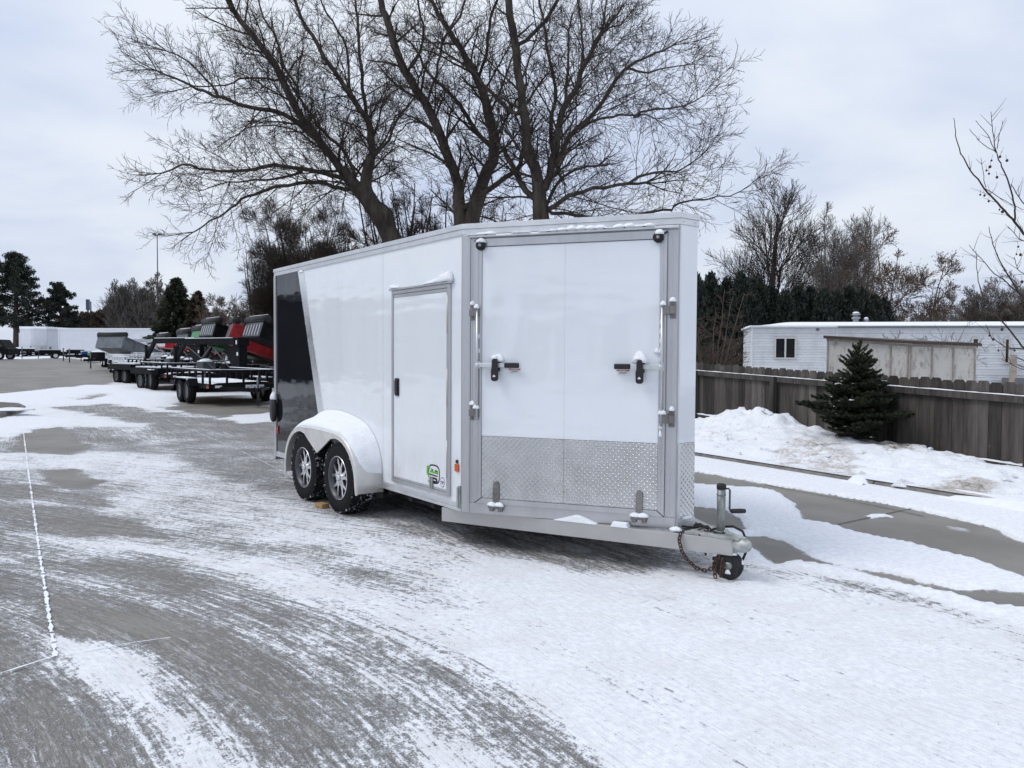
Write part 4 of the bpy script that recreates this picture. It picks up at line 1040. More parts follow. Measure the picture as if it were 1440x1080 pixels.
    mb.build('jack_tube', M['galv_dark'], J)
    mb = MB(); mb.tube([(0, 0, .645), (0, 0, .672), (0, 0, .684)], [.034, .035, .026], 20); mb.build('jack_cap', M['rubber'], J)
    cd = Vector((.80, -.10, 0)).normalized(); cd = Vector((-.05, .0, 0))
    sx = Vector((.62, .78, 0))                              # crank stands off to the right
    mb = MB(); q = lambda d, z: Vector((sx.x*d, sx.y*d, z))
    mb.tube([q(.03, .648), q(.052, .648), q(.062, .638), q(.062, .50), q(.066, .487), q(.08, .484)], .007, 8); mb.build('crank', M['rim_dark'], J)
    mb = MB(); mb.tube([q(.066, .484), q(.075, .484), q(.13, .486), q(.175, .486), q(.18, .486)], [.008, .016, .018, .016, .008], 12); mb.build('crank_grip', M['plastic'], J)
    mb = MB(); mb.lathe([(-.5, .04), (-.5, .075), (-.42, .098), (-.2, .104), (.2, .104), (.42, .098), (.5, .075), (.5, .04)] if 0 else [(a*.075, r_) for a, r_ in [(-.5, .03), (-.52, .075), (-.42, .098), (-.2, .104), (.2, .104), (.42, .098), (.52, .075), (.5, .03)]], 28)
    jw = mb.build('jack_wheel', M['rubber'], J, loc=(.075, .0, .105)); jw.rotation_euler = (0, 0, R(28))
    mb = MB(); mb.lathe([(-.041, .0), (-.041, .028), (-.02, .032), (.02, .032), (.041, .028), (.041, 0)], 16); mb.build('hub', M['galv_dark'], jw)
    snowcap(jw, [((.03, -.03, .085), (.03, .02, .02)), ((.09, 0, .02), (.02, .03, .03)), ((-.02, .01, -.10), (.05, .05, .012)), ((.0, -.041, -.055), (.02, .008, .03))], 60)
    mb = MB(); mb.bar((0, -.05, .13), (.075, -.05, .10), .012, .05); mb.bar((0, .05, .13), (.075, .05, .10), .012, .05); mb.box((-.03, -.055, .125), (.04, .055, .15)); mb.build('wheel_fork', M['rust'], J, .003)
    # rusty safety chains
    def chain(pts, nlink):
        P = [Vector(p) for p in pts]; L = [0]
        for i in range(len(P)-1): L.append(L[-1]+(P[i+1]-P[i]).length)
        def ev(t):
            d = t*L[-1]
            for i in range(len(P)-1):
                if d <= L[i+1] or i == len(P)-2: return P[i]+(P[i+1]-P[i])*((d-L[i])/(L[i+1]-L[i])), (P[i+1]-P[i]).normalized()
        mb = MB()
        for k in range(nlink):
            c, d = ev((k+.5)/nlink); u = d.orthogonal().normalized(); u = (Vector((0, 1, 0))-d*d.y).normalized(); w = d.cross(u)
            if k % 2: u = w
            hl = L[-1]/nlink*.72; wd = .0125; lp = []
            for j in range(12):
                a = 2*math.pi*j/12; lp.append(c+d*hl*(math.cos(a)*.75+.25*math.copysign(abs(math.cos(a))**.3, math.cos(a)) if abs(math.cos(a)) > .05 else 0)+u*wd*math.sin(a))
            mb.tube(lp, .0045, 6, closed=True)
        return mb.build('safety_chain', M['rust'], T)
    chain([(1.60, yc-.205, .315), (1.605, yc-.225, .26), (1.625, yc-.22, .19), (1.665, yc-.20, .125), (1.72, yc-.17, .075), (1.775, yc-.135, .062), (1.82, yc-.11, .085), (1.845, yc-.10, .14), (1.85, yc-.085, .18)], 20)
    chain([(1.835, yc-.12, .13), (1.85, yc-.125, .09), (1.86, yc-.13, .03)], 4)
    chain([(1.90, yc-.10, .17), (1.90, yc-.11, .10), (1.895, yc-.115, .045)], 5)
    # breakaway cable and wiring
    mb = MB(); mb.tube([(1.72, yc-.02, .33), (1.78, yc+.03, .36), (1.86, yc+.06, .375), (1.93, yc+.08, .35), (1.965, yc+.08, .29), (1.96, yc+.08, .20), (1.94, yc+.07, .14), (1.91, yc+.05, .10)], .009, 8); mb.build('wiring_cable', M['rubber'], T)
    mb = MB(); mb.tube([(1.45, yc-.05, .318), (1.58, yc-.03, .33), (1.66, yc+.03, .345), (1.74, yc-.03, .34), (1.80, yc-.06, .335)], .007, 6); mb.tube([(1.60, yc-.05, .35), (1.66, yc-.06, .37), (1.73, yc-.05, .345)], .010, 6); mb.build('wiring_cable', M['rubber'], T)
    mb = MB(); mb.tube([(1.66, yc-.08, .33), (1.69, yc-.06, .35), (1.72, yc-.08, .335), (1.76, yc-.07, .34)], .006, 6); mb.build('shackle', M['rust'], T)
    mb = MB(); mb.tube([(1.74, yc-.09, .19), (1.74, yc-.09, .16)], .008, 6); mb.build('bolt', M['rust'], T)
    # snow lying on the tongue rail
    d = (p1-p0).normalized(); nr = Vector((-d.y, d.x, 0)); pt = lambda t, o, z: p0+d*t+nr*o+UP*z
    for t0, L_, h in ((1.04, .36, .055), (1.52, .14, .035)):
        mb = MB(); m = 10; rows = []
        for k in range(m+1):
            f_ = k/m; hh = h*(min(1, 2*f_, 2.6*(1-f_)) if h > .05 else min(1, 9*f_*(1-f_)*4))
            rows.append([pt(t0+L_*f_, -.005, .302), pt(t0+L_*f_, .0, .302+hh*.8), pt(t0+L_*f_, .03, .302+hh), pt(t0+L_*f_, .062, .302+hh*.9), pt(t0+L_*f_, .063, .302)])
        mb.add([v for r_ in rows for v in r_], [(i*5+j, i*5+j+1, (i+1)*5+j+1, (i+1)*5+j) for i in range(m) for j in range(4)], False)
        mb.build('snow', M['snow'], T)
    snowcap(T, [((1.50, yc-.14, .303), (.05, .035, .03))], 70)
    # wooden chock by the front near wheel
    g = gp(453, 714)
    mb = MB(); mb.box((-.07, -.045, 0), (.07, .045, .045)); o = mb.build('wood_block', M['wood'], None, .004, loc=(g[0], g[1], .004)); o.rotation_euler = (0, 0, TR_ANG+.15)
    tag(o, 'small raw timber block wedged against the trailer wheel', 'wood block')
M['fender'] = simple('aluminium_fender', (.66, .645, .62), .42, .3, .1, 4, .03)
make_trailer()

# ---------------------------------------------------------------- board fence on the right
def make_fence():
    t0, t1 = -9.5, 13.5                                      # metres along the fence from FL (away) towards the viewer
    Lf = float(np.linalg.norm(FR-FL)); rnd = random.Random(11)
    Fz = empty('board_fence', (FL[0], FL[1], 0), math.atan2(FD[1], FD[0]), 'weathered grey dog-eared board fence with snow along its rail', 'fence')
    top = lambda s: 1.47+(1.255-1.47)*s/Lf                   # the top line drops gently towards the viewer
    # local frame: x along the fence, -y ... FN side faces the road
    ly = -1 if (Vector((-FD[1], FD[0])).dot(Vector(FN)) < 0) else 1
    mb = MB(); tones = []
    s = t0; bw = .188
    while s < t1:
        g = rnd.uniform(.002, .008); w = bw-g; zt = top(s)+rnd.uniform(-.016, .016); zb = -.12+rnd.uniform(-.02, .02); th_ = .018; dy = rnd.uniform(-.004, .004)
        tl = rnd.uniform(-.004, .004); c = .042
        poly = [(0, zb), (w, zb), (w+tl, zt-c), (w-c*.8+tl, zt), (c*.8+tl, zt), (tl, zt-c)]
        n0 = len(mb.f); mb.prism(poly, (s, dy, 0), (1, 0, 0), (0, 0, 1), (0, -th_*ly, 0)); tones += [rnd.uniform(.5, 1.35)]*12
        s += bw
    o = mb.build('boards', M['fence'], Fz); a = o.data.attributes.new('tone', 'FLOAT', 'POINT'); a.data.foreach_set('value', np.array(tones, np.float32))
    def rail(name, s0, s1, dz, h):
        m = MB(); m.bar((s0, ly*.042, top(s0)+dz), (s1, ly*.042, top(s1)+dz), .042, h); r = m.build(name, M['fence'], Fz, .004)
        a = r.data.attributes.new('tone', 'FLOAT', 'POINT'); a.data.foreach_set('value', np.full(8, .9, np.float32)); return r
    s = t0
    while s < t1:
        e = min(t1, s+2.4)
        rail('rail', s, e-.004, -.215, .10); rail('rail', s, e-.004, -1.17, .10)
        m = MB(); z = top(s); m.box((s-.05, ly*.064 if ly > 0 else ly*.15, -.2), (s+.05, ly*.15 if ly > 0 else ly*.064, z-.16)); p = m.build('post', M['fence'], Fz, .006)
        a = p.data.attributes.new('tone', 'FLOAT', 'POINT'); a.data.foreach_set('value', np.full(8, .75, np.float32))
        s += 2.4
    mb = MB()                                                # snow line on both rails
    for dz, hh in ((-.163, .015), (-1.118, .03)):
        n = int((t1-t0)/.09); rows = []
        for k in range(n+1):
            s = t0+(t1-t0)*k/n; h = hh*rnd.uniform(.45, 1.15); z = top(s)+dz
            rows.append([(s, ly*.022, z+.001), (s, ly*.022, z+h), (s, ly*.05, z+h*.9), (s, ly*.066, z+.001)])
        mb.add([v for r_ in rows for v in r_], [(i*4+j, i*4+j+1, (i+1)*4+j+1, (i+1)*4+j) for i in range(n) for j in range(3)], True)
    mb.build('rail_snow', M['snow'], Fz)
    # a broken picket end caught on the fence near the trailer
make_fence()

# ---------------------------------------------------------------- mobile home and shed beyond the fence
def make_home():
    Y0 = 34.0; a = at(1058, 456, Y0); b = at(1440, 459, Y0-2.2)
    d = Vector((b.x-a.x, b.y-a.y, 0)); Lx = d.length; e = d.normalized(); ang = math.atan2(e.y, e.x)
    Ln = 19.0; dep = 4.2; zb = -.45; zt = at(1176, 459, Y0-.7).z
    H = empty('mobile_home', (a.x, a.y, 0), ang, 'long white mobile home with lap siding and a snowy roof behind the fence', 'mobile home')
    px = lambda u: (lambda r: (a.x*r[1]-a.y*r[0])/(e.y*r[0]-e.x*r[1]))(ray(u, 500))   # distance along the wall seen at column u
    def zz(u, v):
        s = px(u); p = Vector((a.x, a.y, 0))+e*s; return at(u, v, p.y).z
    # lapped siding boards
    mb = MB(); z = zb; h = .23
    while z < zt-.02:
        z2 = min(z+h, zt); mb.add([(0, -.022, z), (Ln, -.022, z), (Ln, -.004, z2), (0, -.004, z2), (Ln, 0, z), (0, 0, z)], [(0, 1, 2, 3), (5, 4, 1, 0)]); z = z2
    z = zb
    while z < zt-.02:                                        # left end wall
        z2 = min(z+h, zt); mb.add([(-.022, dep, z), (-.022, 0, z), (-.004, 0, z2), (-.004, dep, z2)], [(0, 1, 2, 3)]); z = z2
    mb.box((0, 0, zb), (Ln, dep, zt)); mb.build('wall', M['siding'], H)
    mb = MB(); mb.box((-.04, -.04, zb), (.03, .03, zt)); s1 = px(1176); mb.box((s1-.02, -.036, zb), (s1+.02, -.023, zt)); mb.build('corner_trim', M['steel_white'], H)
    # bowed roof with a snow skin
    mb = MB(); N = 14; rows = []
    for i in range(N+1):
        s = -.12+(Ln+.2)*i/N
        lift = .20*sstep(0, 1.8, s+.1)*(1-.3*sstep(6, 16, s))
        rows.append([(s, -.14, zt-.03), (s, -.14, zt+.05), (s, .5, zt+.06+lift*.7), (s, dep/2, zt+.08+lift), (s, dep-.4, zt+.06+lift*.7), (s, dep+.14, zt+.04), (s, dep+.14, zt-.03)])
    # finer at the rounded left end
    fr = []
    for s in np.concatenate([np.linspace(-.12, 2.2, 10), np.linspace(3, Ln+.1, 14)]):
        lift = .22*float(sstep(-.1, 2.0, s))
        fr.append([(s, -.14, zt-.03), (s, -.14, zt+.04), (s, .6, zt+.05+lift*.75), (s, dep/2, zt+.06+lift), (s, dep-.6, zt+.05+lift*.75), (s, dep+.14, zt+.04), (s, dep+.14, zt-.03)])
    n = len(fr); mb.add([v for r_ in fr for v in r_], [(i*7+j, (i+1)*7+j, (i+1)*7+j+1, i*7+j+1) for i in range(n-1) for j in range(6)]+[tuple(range(7))], False)
    mb.build('roof', M['snow'], H)
    mb = MB(); mb.box((s1, -.175, zt-.06), (Ln+.1, -.141, zt+.0)); mb.build('gutter', M['batten'] if 0 else M['concrete_grey'], H)
    mb = MB(); mb.box((-.1, -.165, zt-.04), (s1, -.141, zt+.02)); mb.build('gutter', M['steel_white'], H)
    # windows
    def win(u0, u1, v0, v1, split=True):
        s0, s1_ = px(u0), px(u1); zt_, zb_ = zz(u0, v0), zz(u0, v1)
        f = MB(); w = .07
        f.box((s0, -.07, zb_), (s1_, -.023, zb_+w)); f.box((s0, -.07, zt_-w), (s1_, -.023, zt_)); f.box((s0, -.07, zb_+w), (s0+w, -.023, zt_-w)); f.box((s1_-w, -.07, zb_+w), (s1_, -.023, zt_-w))
        if split: m = (s0+s1_)/2; f.box((m-.035, -.066, zb_+w), (m+.035, -.023, zt_-w))
        wo = f.build('window', M['frame_white'], H)
        g = MB(); g.box((s0+w, -.035, zb_+w), (s1_-w, -.024, zt_-w)); g.build('pane', M['window'], wo)
    win(1088.5, 1119.5, 474, 505); win(1365, 1376.5, 474.5, 491.5, False); win(1410.5, 1420, 475, 512, False)
    # roof vents
    for u, v0, v1, r in ((1211.5, 441, 455, .12), (1226.5, 449, 458, .075)):
        s = px(u); zt_ = zz(u, v0)+.08; zb_ = zt+.1
        mb = MB(); mb.lathe([(zb_, r), (zt_-.25, r), (zt_-.25, r*1.5), (zt_-.17, r*1.5), (zt_-.15, r*.8), (zt_-.08, r*.8), (zt_-.07, r*1.8), (zt_, r*.9), (zt_, 0)], 14, (s, 1.2, 0), 'z'); v = mb.build('roof_vent', M['vent_metal'], H)
        mb = MB(); mb.blob((s, 1.2, zt_), (r*1.2, r*1.2, .07), 3, 10, 4, .1); mb.build('snow_cap', M['snow'], v)
    s = px(1149); mb = MB(); mb.box((s-.06, -.09, zt-.19), (s+.06, -.023, zt-.09)); mb.build('wall_lamp', M['pole'], H, .02)
    # steps with a pipe handrail at the right
    s0 = px(1409); mb = MB()
    p = lambda u, v: (px(u), -1.0, zz(u, v))
    for u, v0, v1 in ((1410, 500, 528), (1428, 497, 528), (1434, 503, 528)): x = px(u); mb.bar((x, -1.0, zz(u, v1)-.6), (x, -1.0, zz(u, v0)), .05, .05)
    for (ua, va, ub, vb) in ((1409, 500, 1442, 514), (1409, 510, 1442, 522)): mb.bar((px(ua), -1.0, zz(ua, va)), (px(ub), -1.0, zz(ub, vb)), .04, .04)
    mb.build('handrail', M['pole'], H)
    mb = MB(); x = px(1407.5); mb.box((x-.10, -1.3, -.4), (x+.10, -1.1, zz(1407, 499))); mb.build('porch_post', M['batten'], H)
    mb = MB(); mb.box((px(1409), -1.3, -.4), (px(1446), -.06, zz(1425, 526)-.15)); mb.build('porch_step', M['concrete_grey'], H)
make_home()
def make_shed():
    # flat-roofed shed seen corner on: left face, corner at column 1280, right face
    c = at(1280, 484, 22.0); l = at(1163, 475, 23.8); r = at(1373, 487, 21.6)
    S = empty('garden_shed', (c.x, c.y, 0), 0, 'low shed with peeling cream panels and a flat brown roof behind the fence', 'shed')
    C0 = Vector((0, 0, 0)); Lv = Vector((l.x-c.x, l.y-c.y, 0)); Rv = Vector((r.x-c.x, r.y-c.y, 0)); zb = -.45
    ztc, ztl, ztr = c.z, l.z-.02, r.z
    def wall(v, z1, name, nb):
        e = v.normalized(); L = v.length; nrm = Vector((e.y, -e.x, 0)); nrm = nrm if nrm.y < 0 else -nrm
        mb = MB(); vs = [Vector((0, 0, zb)), e*L+UP*zb, e*L+UP*(z1-.0), Vector((0, 0, ztc))]
        mb.add(vs+[p-nrm*.05 for p in vs], [(0, 1, 2, 3), (7, 6, 5, 4), (0, 4, 5, 1), (1, 5, 6, 2), (2, 6, 7, 3), (3, 7, 4, 0)]); mb.build('wall', M['peel'], S)
        for k in nb:
            m = MB(); p = e*(L*k); z = ztc+(z1-ztc)*k; m.bar(p+nrm*.018+UP*zb, p+nrm*.018+UP*(z-.06), .05, .03, up=e); m.build('batten', M['batten'], S)
        m = MB(); m.bar(nrm*.02+UP*(ztc-.03), e*L+nrm*.02+UP*(z1-.03), .035, .07); m.build('fascia_board', M['batten'], S)
    wall(Lv, ztl, 'wall', (.02, .215, .985)); wall(Rv, ztr, 'wall', (.015, .34, .66, .985))
    # roof sheet with overhang, back corner completes the plan
    B = Lv+Rv; o = .12
    P = [Vector((0, -o*1.4, ztc+.02)), Vector((Rv.x+o, Rv.y-.02, ztr+.02)), Vector((B.x+.1, B.y+o, at(720+FPX*(c.x+B.x)/(c.y+B.y), 475.5, c.y+B.y).z-.07)), Vector((Lv.x-o, Lv.y-.02, ztl+.02))]
    mb = MB(); mb.add(P+[p+UP*.07 for p in P], [(3, 2, 1, 0), (4, 5, 6, 7), (0, 1, 5, 4), (1, 2, 6, 5), (2, 3, 7, 6), (3, 0, 4, 7)]); mb.build('roof', M['brown_roof'], S)
    mb = MB()
    for i, j in ((3, 0), (0, 1)): mb.bar(P[i]+UP*.02+Vector((0, -.03, 0)), P[j]+UP*.02+Vector((0, -.03, 0)), .03, .075)
    mb.build('roof_edge', M['fascia'], S)
make_shed()

# ---------------------------------------------------------------- trees
def limb_tube(mb, pts, r0, r1, n=7, jit=0.0, rnd=random):
    m = len(pts); mb.tube(pts, [r0+(r1-r0)*(i/(m-1))**.85 for i in range(m)], n)
def rot_about(v, axis, a): return Matrix.Rotation(a, 3, axis) @ v
class Twigs:
    """fast collector of thin three-sided branch tubes"""
    def __init__(s): s.v = []; s.f = []
    def add(s, pts, r0, r1, n=3):
        o = len(s.v); m = len(pts)
        d = (pts[-1]-pts[0]); d = d.normalized() if d.length else Vector((0, 0, 1))
        u = d.orthogonal().normalized(); w = d.cross(u)
        for i, p in enumerate(pts):
            r = r0+(r1-r0)*i/(m-1)
            for k in range(n):
                a = 2*math.pi*k/n; s.v.append(p+u*(r*math.cos(a))+w*(r*math.sin(a)))
        for i in range(m-1):
            for k in range(n): s.f.append((o+i*n+k, o+i*n+(k+1) % n, o+(i+1)*n+(k+1) % n, o+(i+1)*n+k))
    def build(s, name, mat, parent):
        me = bpy.data.meshes.new(name)
        V = np.array([(p.x, p.y, p.z) for p in s.v], np.float32); F = np.array(s.f, np.int32)
        me.vertices.add(len(V)); me.vertices.foreach_set('co', V.reshape(-1)); me.loops.add(F.size); me.loops.foreach_set('vertex_index', F.reshape(-1))
        me.polygons.add(len(F)); me.polygons.foreach_set('loop_start', (np.arange(len(F))*F.shape[1]).astype(np.int32)); me.polygons.foreach_set('use_smooth', np.ones(len(F), bool))
        me.update(calc_edges=True); me.materials.append(mat)
        o = bpy.data.objects.new(name, me); COL.objects.link(o); o.parent = parent; return o
def sprout(tw, p, d, L, r, lvl, rnd, droop=.0, up=.12, wig=.35, dens=1.0, rmin=.0045, spread=.75, cr=(.36, .66)):
    """grow one branch and its side branches"""
    n = 5 if L > .6 else 3; pts = [p.copy()]; q = p.copy(); dd = d.normalized()
    for i in range(n):
        dd = (dd+Vector((rnd.uniform(-1, 1), rnd.uniform(-1, 1), rnd.uniform(-1, 1)))*wig*.5/math.sqrt(n)*1.6+Vector((0, 0, up-droop*(i/n)*2))*(1.0/n)*1.2).normalized()
        q = q+dd*(L/n); pts.append(q.copy())
    r1 = max(rmin*.7, r*.35); tw.add(pts, r, r1, 4 if r > .03 else 3)
    if lvl <= 0: return
    k = max(2, int(round((3.2+L*2.3)*dens))); k = min(k, 13)
    side = rnd.uniform(0, 6.28)
    for j in range(k):
        t = .18+.80*(j+rnd.random()*.8)/k; t = min(t, .98)
        i = min(int(t*n), n-1); f = t*n-i; b = pts[i].lerp(pts[i+1], f); dl = (pts[i+1]-pts[i]).normalized()
        side += 2.4+rnd.uniform(-.5, .5); ax = dl.orthogonal().normalized(); ax = rot_about(ax, dl, side)
        nd = rot_about(dl, ax, rnd.uniform(.45, .95)*spread+.12)
        ln = L*rnd.uniform(*cr)*(1.12-t*.5); rr = max(rmin, r*(1-t*.6)*.5)
        if ln > .14: sprout(tw, b, nd, ln, rr, lvl-1, rnd, droop, up, wig, dens, rmin, spread, cr)

def big_tree(name, label, base_px, Y, limbs, group, seed, lvl=3, dens=1.0, mat_t='bark', mat_c='twig', trunk=None):
    """limbs: (list of pixel points with a depth drift, start and end width in pixels)"""
    rnd = random.Random(seed)
    g = at(*base_px, Y); gz = th(g.x, g.y)-.15
    T = empty(name, (g.x, g.y, gz), 0, label, 'tree', group); O = Vector((g.x, g.y, gz))
    mb = MB(); tw = Twigs()
    def world(pts, dz):
        n = len(pts); out = []
        for i, (u, v) in enumerate(pts):
            t = i/max(1, n-1); out.append(at(u, v, Y+dz*t))
        return out
    def smooth(P, k=3):
        out = []
        for i in range(len(P)-1):
            p0 = P[max(i-1, 0)]; p1 = P[i]; p2 = P[i+1]; p3 = P[min(i+2, len(P)-1)]
            for j in range(k):
                t = j/k; out.append(.5*((2*p1)+(-p0+p2)*t+(2*p0-5*p1+4*p2-p3)*t*t+(-p0+3*p1-3*p2+p3)*t**3))
        return out+[P[-1]]
    placed = []
    # trunk down to the ground
    if trunk:
        for P_, w0, w1 in trunk:
            P = [at(u, v, Y) for u, v in P_]; bot = Vector((P[0].x, P[0].y, gz)); bot.x += (P[0].x-P[1].x)*.3
            P = [bot]+P; m = len(P); ra = w0*.41*Y/FPX; rb = w1*.40*Y/FPX
            mb.tube([p-O for p in smooth(P)], [ra*1.25*(1-i/(3*m-3))+rb*(i/(3*m-3)) for i in range(3*m-2)], 12)
            placed.extend(smooth(P, 6))
    def scr(p): return (p.x/p.y*FPX, (p.z-CAMH)/p.y*FPX)
    for (pts, w0, w1, dz, dz0) in limbs:
        P = world(pts, dz)
        # every limb springs from the wood already there: take over the parent's depth at the fork
        a0 = scr(P[0]); best = min(placed, key=lambda q: (scr(q)[0]-a0[0])**2+(scr(q)[1]-a0[1])**2)
        dy = best.y-Y; P = [at(u, v, Y+dy+dz*k/max(1, len(pts)-1)) for k, (u, v) in enumerate(pts)]
        if (P[0]-best).length > .03: P = [best]+P
        P = smooth(P)
        if pts[-1][1] > -20: P = P[:max(6, int(len(P)*.84))]
        P = [P[0]]+[p+Vector((rnd.uniform(-1, 1), rnd.uniform(-1, 1), rnd.uniform(-1, 1)))*.035 for p in P[1:]]
        placed.extend(P[2:])
        r0, r1 = w0*.37*Y/FPX, w1*.40*Y/FPX; m = len(P)
        mb.tube([p-O for p in P], [r0+(r1-r0)*(i/(m-1)) for i in range(m)], 9)
        # side branches
        L = sum((P[i+1]-P[i]).length for i in range(m-1)); k = int(L*4.3*dens); side = rnd.uniform(0, 6)
        for j in range(k):
            t = .10+.9*(j+rnd.random())/k; t = min(t, .995); i = min(int(t*(m-1)), m-2); f = t*(m-1)-i
            b = P[i].lerp(P[i+1], f); dl = (P[i+1]-P[i]).normalized(); rr = r0+(r1-r0)*t
            side += 2.4+rnd.uniform(-.6, .6); ax = rot_about(dl.orthogonal().normalized(), dl, side)
            nd = rot_about(dl, ax, rnd.uniform(.55, 1.15)); nd = (nd+Vector((0, 0, .12))).normalized()
            ln = rnd.uniform(.9, 2.5)*(1.05-t*.5)
            sprout(tw, b-O, nd, ln, max(.010, min(.05, rr*.38)), lvl, rnd, .10, .10, .42, dens*1.02, .0050)
        # the tip carries on as a fan of shoots
        for _ in range(4):
            dl = (P[-1]-P[-3]).normalized(); nd = (dl+Vector((rnd.uniform(-1, 1), rnd.uniform(-1, 1), rnd.uniform(-.6, 1)))*.45).normalized()
            sprout(tw, P[-1]-O, nd, rnd.uniform(.7, 1.3), r1*.8, lvl, rnd, .05, .12, .4, dens*1.0)
    mb.build('trunk', M[mat_t], T); tw.build('crown', M[mat_c], T)
    return T
G_BIG = 'big bare trees behind the trailer'
c1 = lambda *p: [(160+x/2.667, y/2.667) for x, y in p]
c2 = lambda *p: [(560+x/2.667, y/2.667) for x, y in p]
big_tree('bare_tree', 'large bare tree leaning left with low sweeping limbs above the trailer rear', (560, 380), 23.0, [
    (c1((900, 700), (780, 540), (680, 400), (600, 240), (520, 130), (450, 50), (425, 0), (400, -80)), 17, 7, -1, 0),
    (c1((760, 520), (640, 430), (540, 408), (440, 380), (340, 345), (240, 300), (130, 240), (70, 160)), 11, 2.5, -4, -.3),
    (c1((395, 362), (370, 320), (290, 240), (200, 190), (60, 150)), 5, 1.8, -1, -1.8),
    (c1((870, 668), (750, 642), (600, 620), (480, 640), (360, 640), (260, 622), (150, 660), (60, 690)), 10, 2.2, -5, -.2),
    (c1((870, 710), (790, 690), (700, 690), (560, 715), (480, 750), (420, 800), (330, 850), (250, 930), (200, 1010)), 9, 2, -3, 0),
    (c1((700, 650), (600, 670), (500, 680), (400, 690), (300, 720), (180, 700)), 6, 1.6, 2, 1),
    (c1((940, 700), (965, 590), (960, 480), (900, 370), (820, 260), (740, 130), (700, 60), (660, -60)), 15, 5, 2, 0),
    (c1((966, 560), (950, 440), (930, 270), (918, 100), (905, 0), (900, -120)), 9, 4, 4, .6),
    (c1((966, 590), (1030, 520), (1070, 430), (1130, 360), (1150, 250), (1150, 120)), 7, 3, 3, .2),
    (c1((905, 660), (860, 560), (790, 500), (720, 400), (650, 300), (570, 220), (500, 190), (410, 100)), 8, 2.5, 3, .6),
    (c1((690, 330), (640, 250), (610, 150), (560, 60), (530, -60)), 6, 3, 2, -1),
    (c1((600, 300), (500, 290), (420, 320), (300, 320), (180, 350), (70, 380)), 5, 1.5, -2, -1.5),
    (c1((890, 360), (880, 250), (860, 150), (800, 50), (760, -60)), 6, 3, 2, 2),
    (c1((820, 590), (700, 500), (600, 470), (500, 480), (420, 540), (330, 600)), 5, 1.5, 3, .5),
    ], G_BIG, 3, 3, 1.0, trunk=[([(560, 380), (548, 330), (520, 285), (497, 259), (482, 236)], 34, 17), ([(548, 330), (527, 290), (514, 262), (521, 222)], 26, 17)])
big_tree('bare_tree', 'bare twin-stemmed tree with a long bare stem rising left of centre', (665, 360), 21.5, [
    (c1((1300, 840), (1290, 690), (1230, 520), (1160, 380), (1090, 260), (1035, 100), (1000, 0), (960, -120)), 22, 10, 0, 0),
    (c2((270, 830), (320, 680), (365, 560), (340, 420), (300, 300), (250, 220), (190, 110), (130, 20), (90, -80)), 26, 5, 1.5, 0),
    (c1((1235, 530), (1150, 460), (1080, 480), (1040, 560), (1020, 640)), 5, 1.5, 2, 0),
    (c2((360, 560), (280, 470), (210, 370), (120, 280), (60, 180), (0, 120), (-60, 20)), 10, 3, 2, .3),
    (c2((240, 780), (330, 720), (440, 640), (470, 560), (480, 500)), 13, 7, -1, 0),
    (c2((290, 310), (330, 210), (340, 110), (370, 0), (380, -80)), 7, 4, -2, .5),
    (c1((1170, 400), (1210, 280), (1230, 170), (1300, 60), (1330, -60)), 6, 3, -3, 0),
    (c1((1100, 270), (1160, 160), (1150, 60), (1130, -60)), 5, 3, -3, 0),
    ], G_BIG, 5, 3, .9, trunk=[([(655, 360), (648, 320), (644, 270)], 24, 19), ([(668, 360), (661, 320), (676, 268)], 30, 24)])
big_tree('bare_tree', 'tall bare tree with a thick trunk and limbs reaching far right', (762, 360), 20.0, [
    (c2((525, 690), (490, 560), (470, 400), (440, 200), (410, 0), (400, -120)), 20, 11, -1, 0),
    (c2((560, 690), (590, 560), (620, 420), (670, 320), (720, 200), (780, 80), (830, -40)), 18, 7, 1, 0),
    (c2((590, 620), (640, 520), (750, 400), (850, 260), (960, 200), (1060, 150), (1160, 60)), 13, 2.5, -2, 0),
    (c2((650, 500), (720, 460), (800, 440), (900, 430), (1000, 452), (1100, 490)), 8, 1.8, -3, 0),
    (c2((890, 432), (970, 405), (1060, 400), (1130, 370), (1200, 340)), 5, 1.5, -2, -1.5),
    (c2((570, 785), (640, 738), (730, 708), (860, 690), (960, 690), (1010, 740)), 11, 4, -2, 0),
    (c2((860, 690), (930, 650), (1040, 638), (1130, 590), (1250, 500)), 6, 1.5, -2, -1.2),
    (c2((560, 770), (620, 662), (750, 618), (880, 600)), 8, 4, 2, 0),
    (c2((580, 795), (760, 820), (990, 792), (1060, 762), (1200, 740), (1320, 708), (1390, 655)), 8, 1.6, -1, 0),
    (c2((440, 430), (350, 350), (280, 270), (150, 180), (60, 110), (-20, 40)), 9, 2.5, 2, .3),
    (c2((450, 170), (540, 90), (600, 0), (640, -80)), 8, 5, -1, -.6),
    (c2((620, 420), (640, 260), (640, 120), (640, -40)), 7, 4, 3, .3),
    (c2((500, 740), (440, 640), (390, 560), (360, 520), (320, 420)), 14, 6, 1, 0),
    (c2((680, 310), (690, 180), (680, 60), (670, -60)), 6, 3, 3, .5),
    (c2((720, 200), (770, 120), (860, 70), (930, 0)), 6, 2, -2, .8),
    (c2((850, 260), (940, 270), (1060, 240), (1180, 250)), 5, 1.5, 2, -1.2),
    (c2((585, 620), (575, 480), (590, 330), (560, 180), (540, 60), (520, -60)), 9, 4, 4, .4),
    ], G_BIG, 9, 3, .95, trunk=[([(762, 360), (761, 310), (757, 262), (752, 228)], 34, 15)])

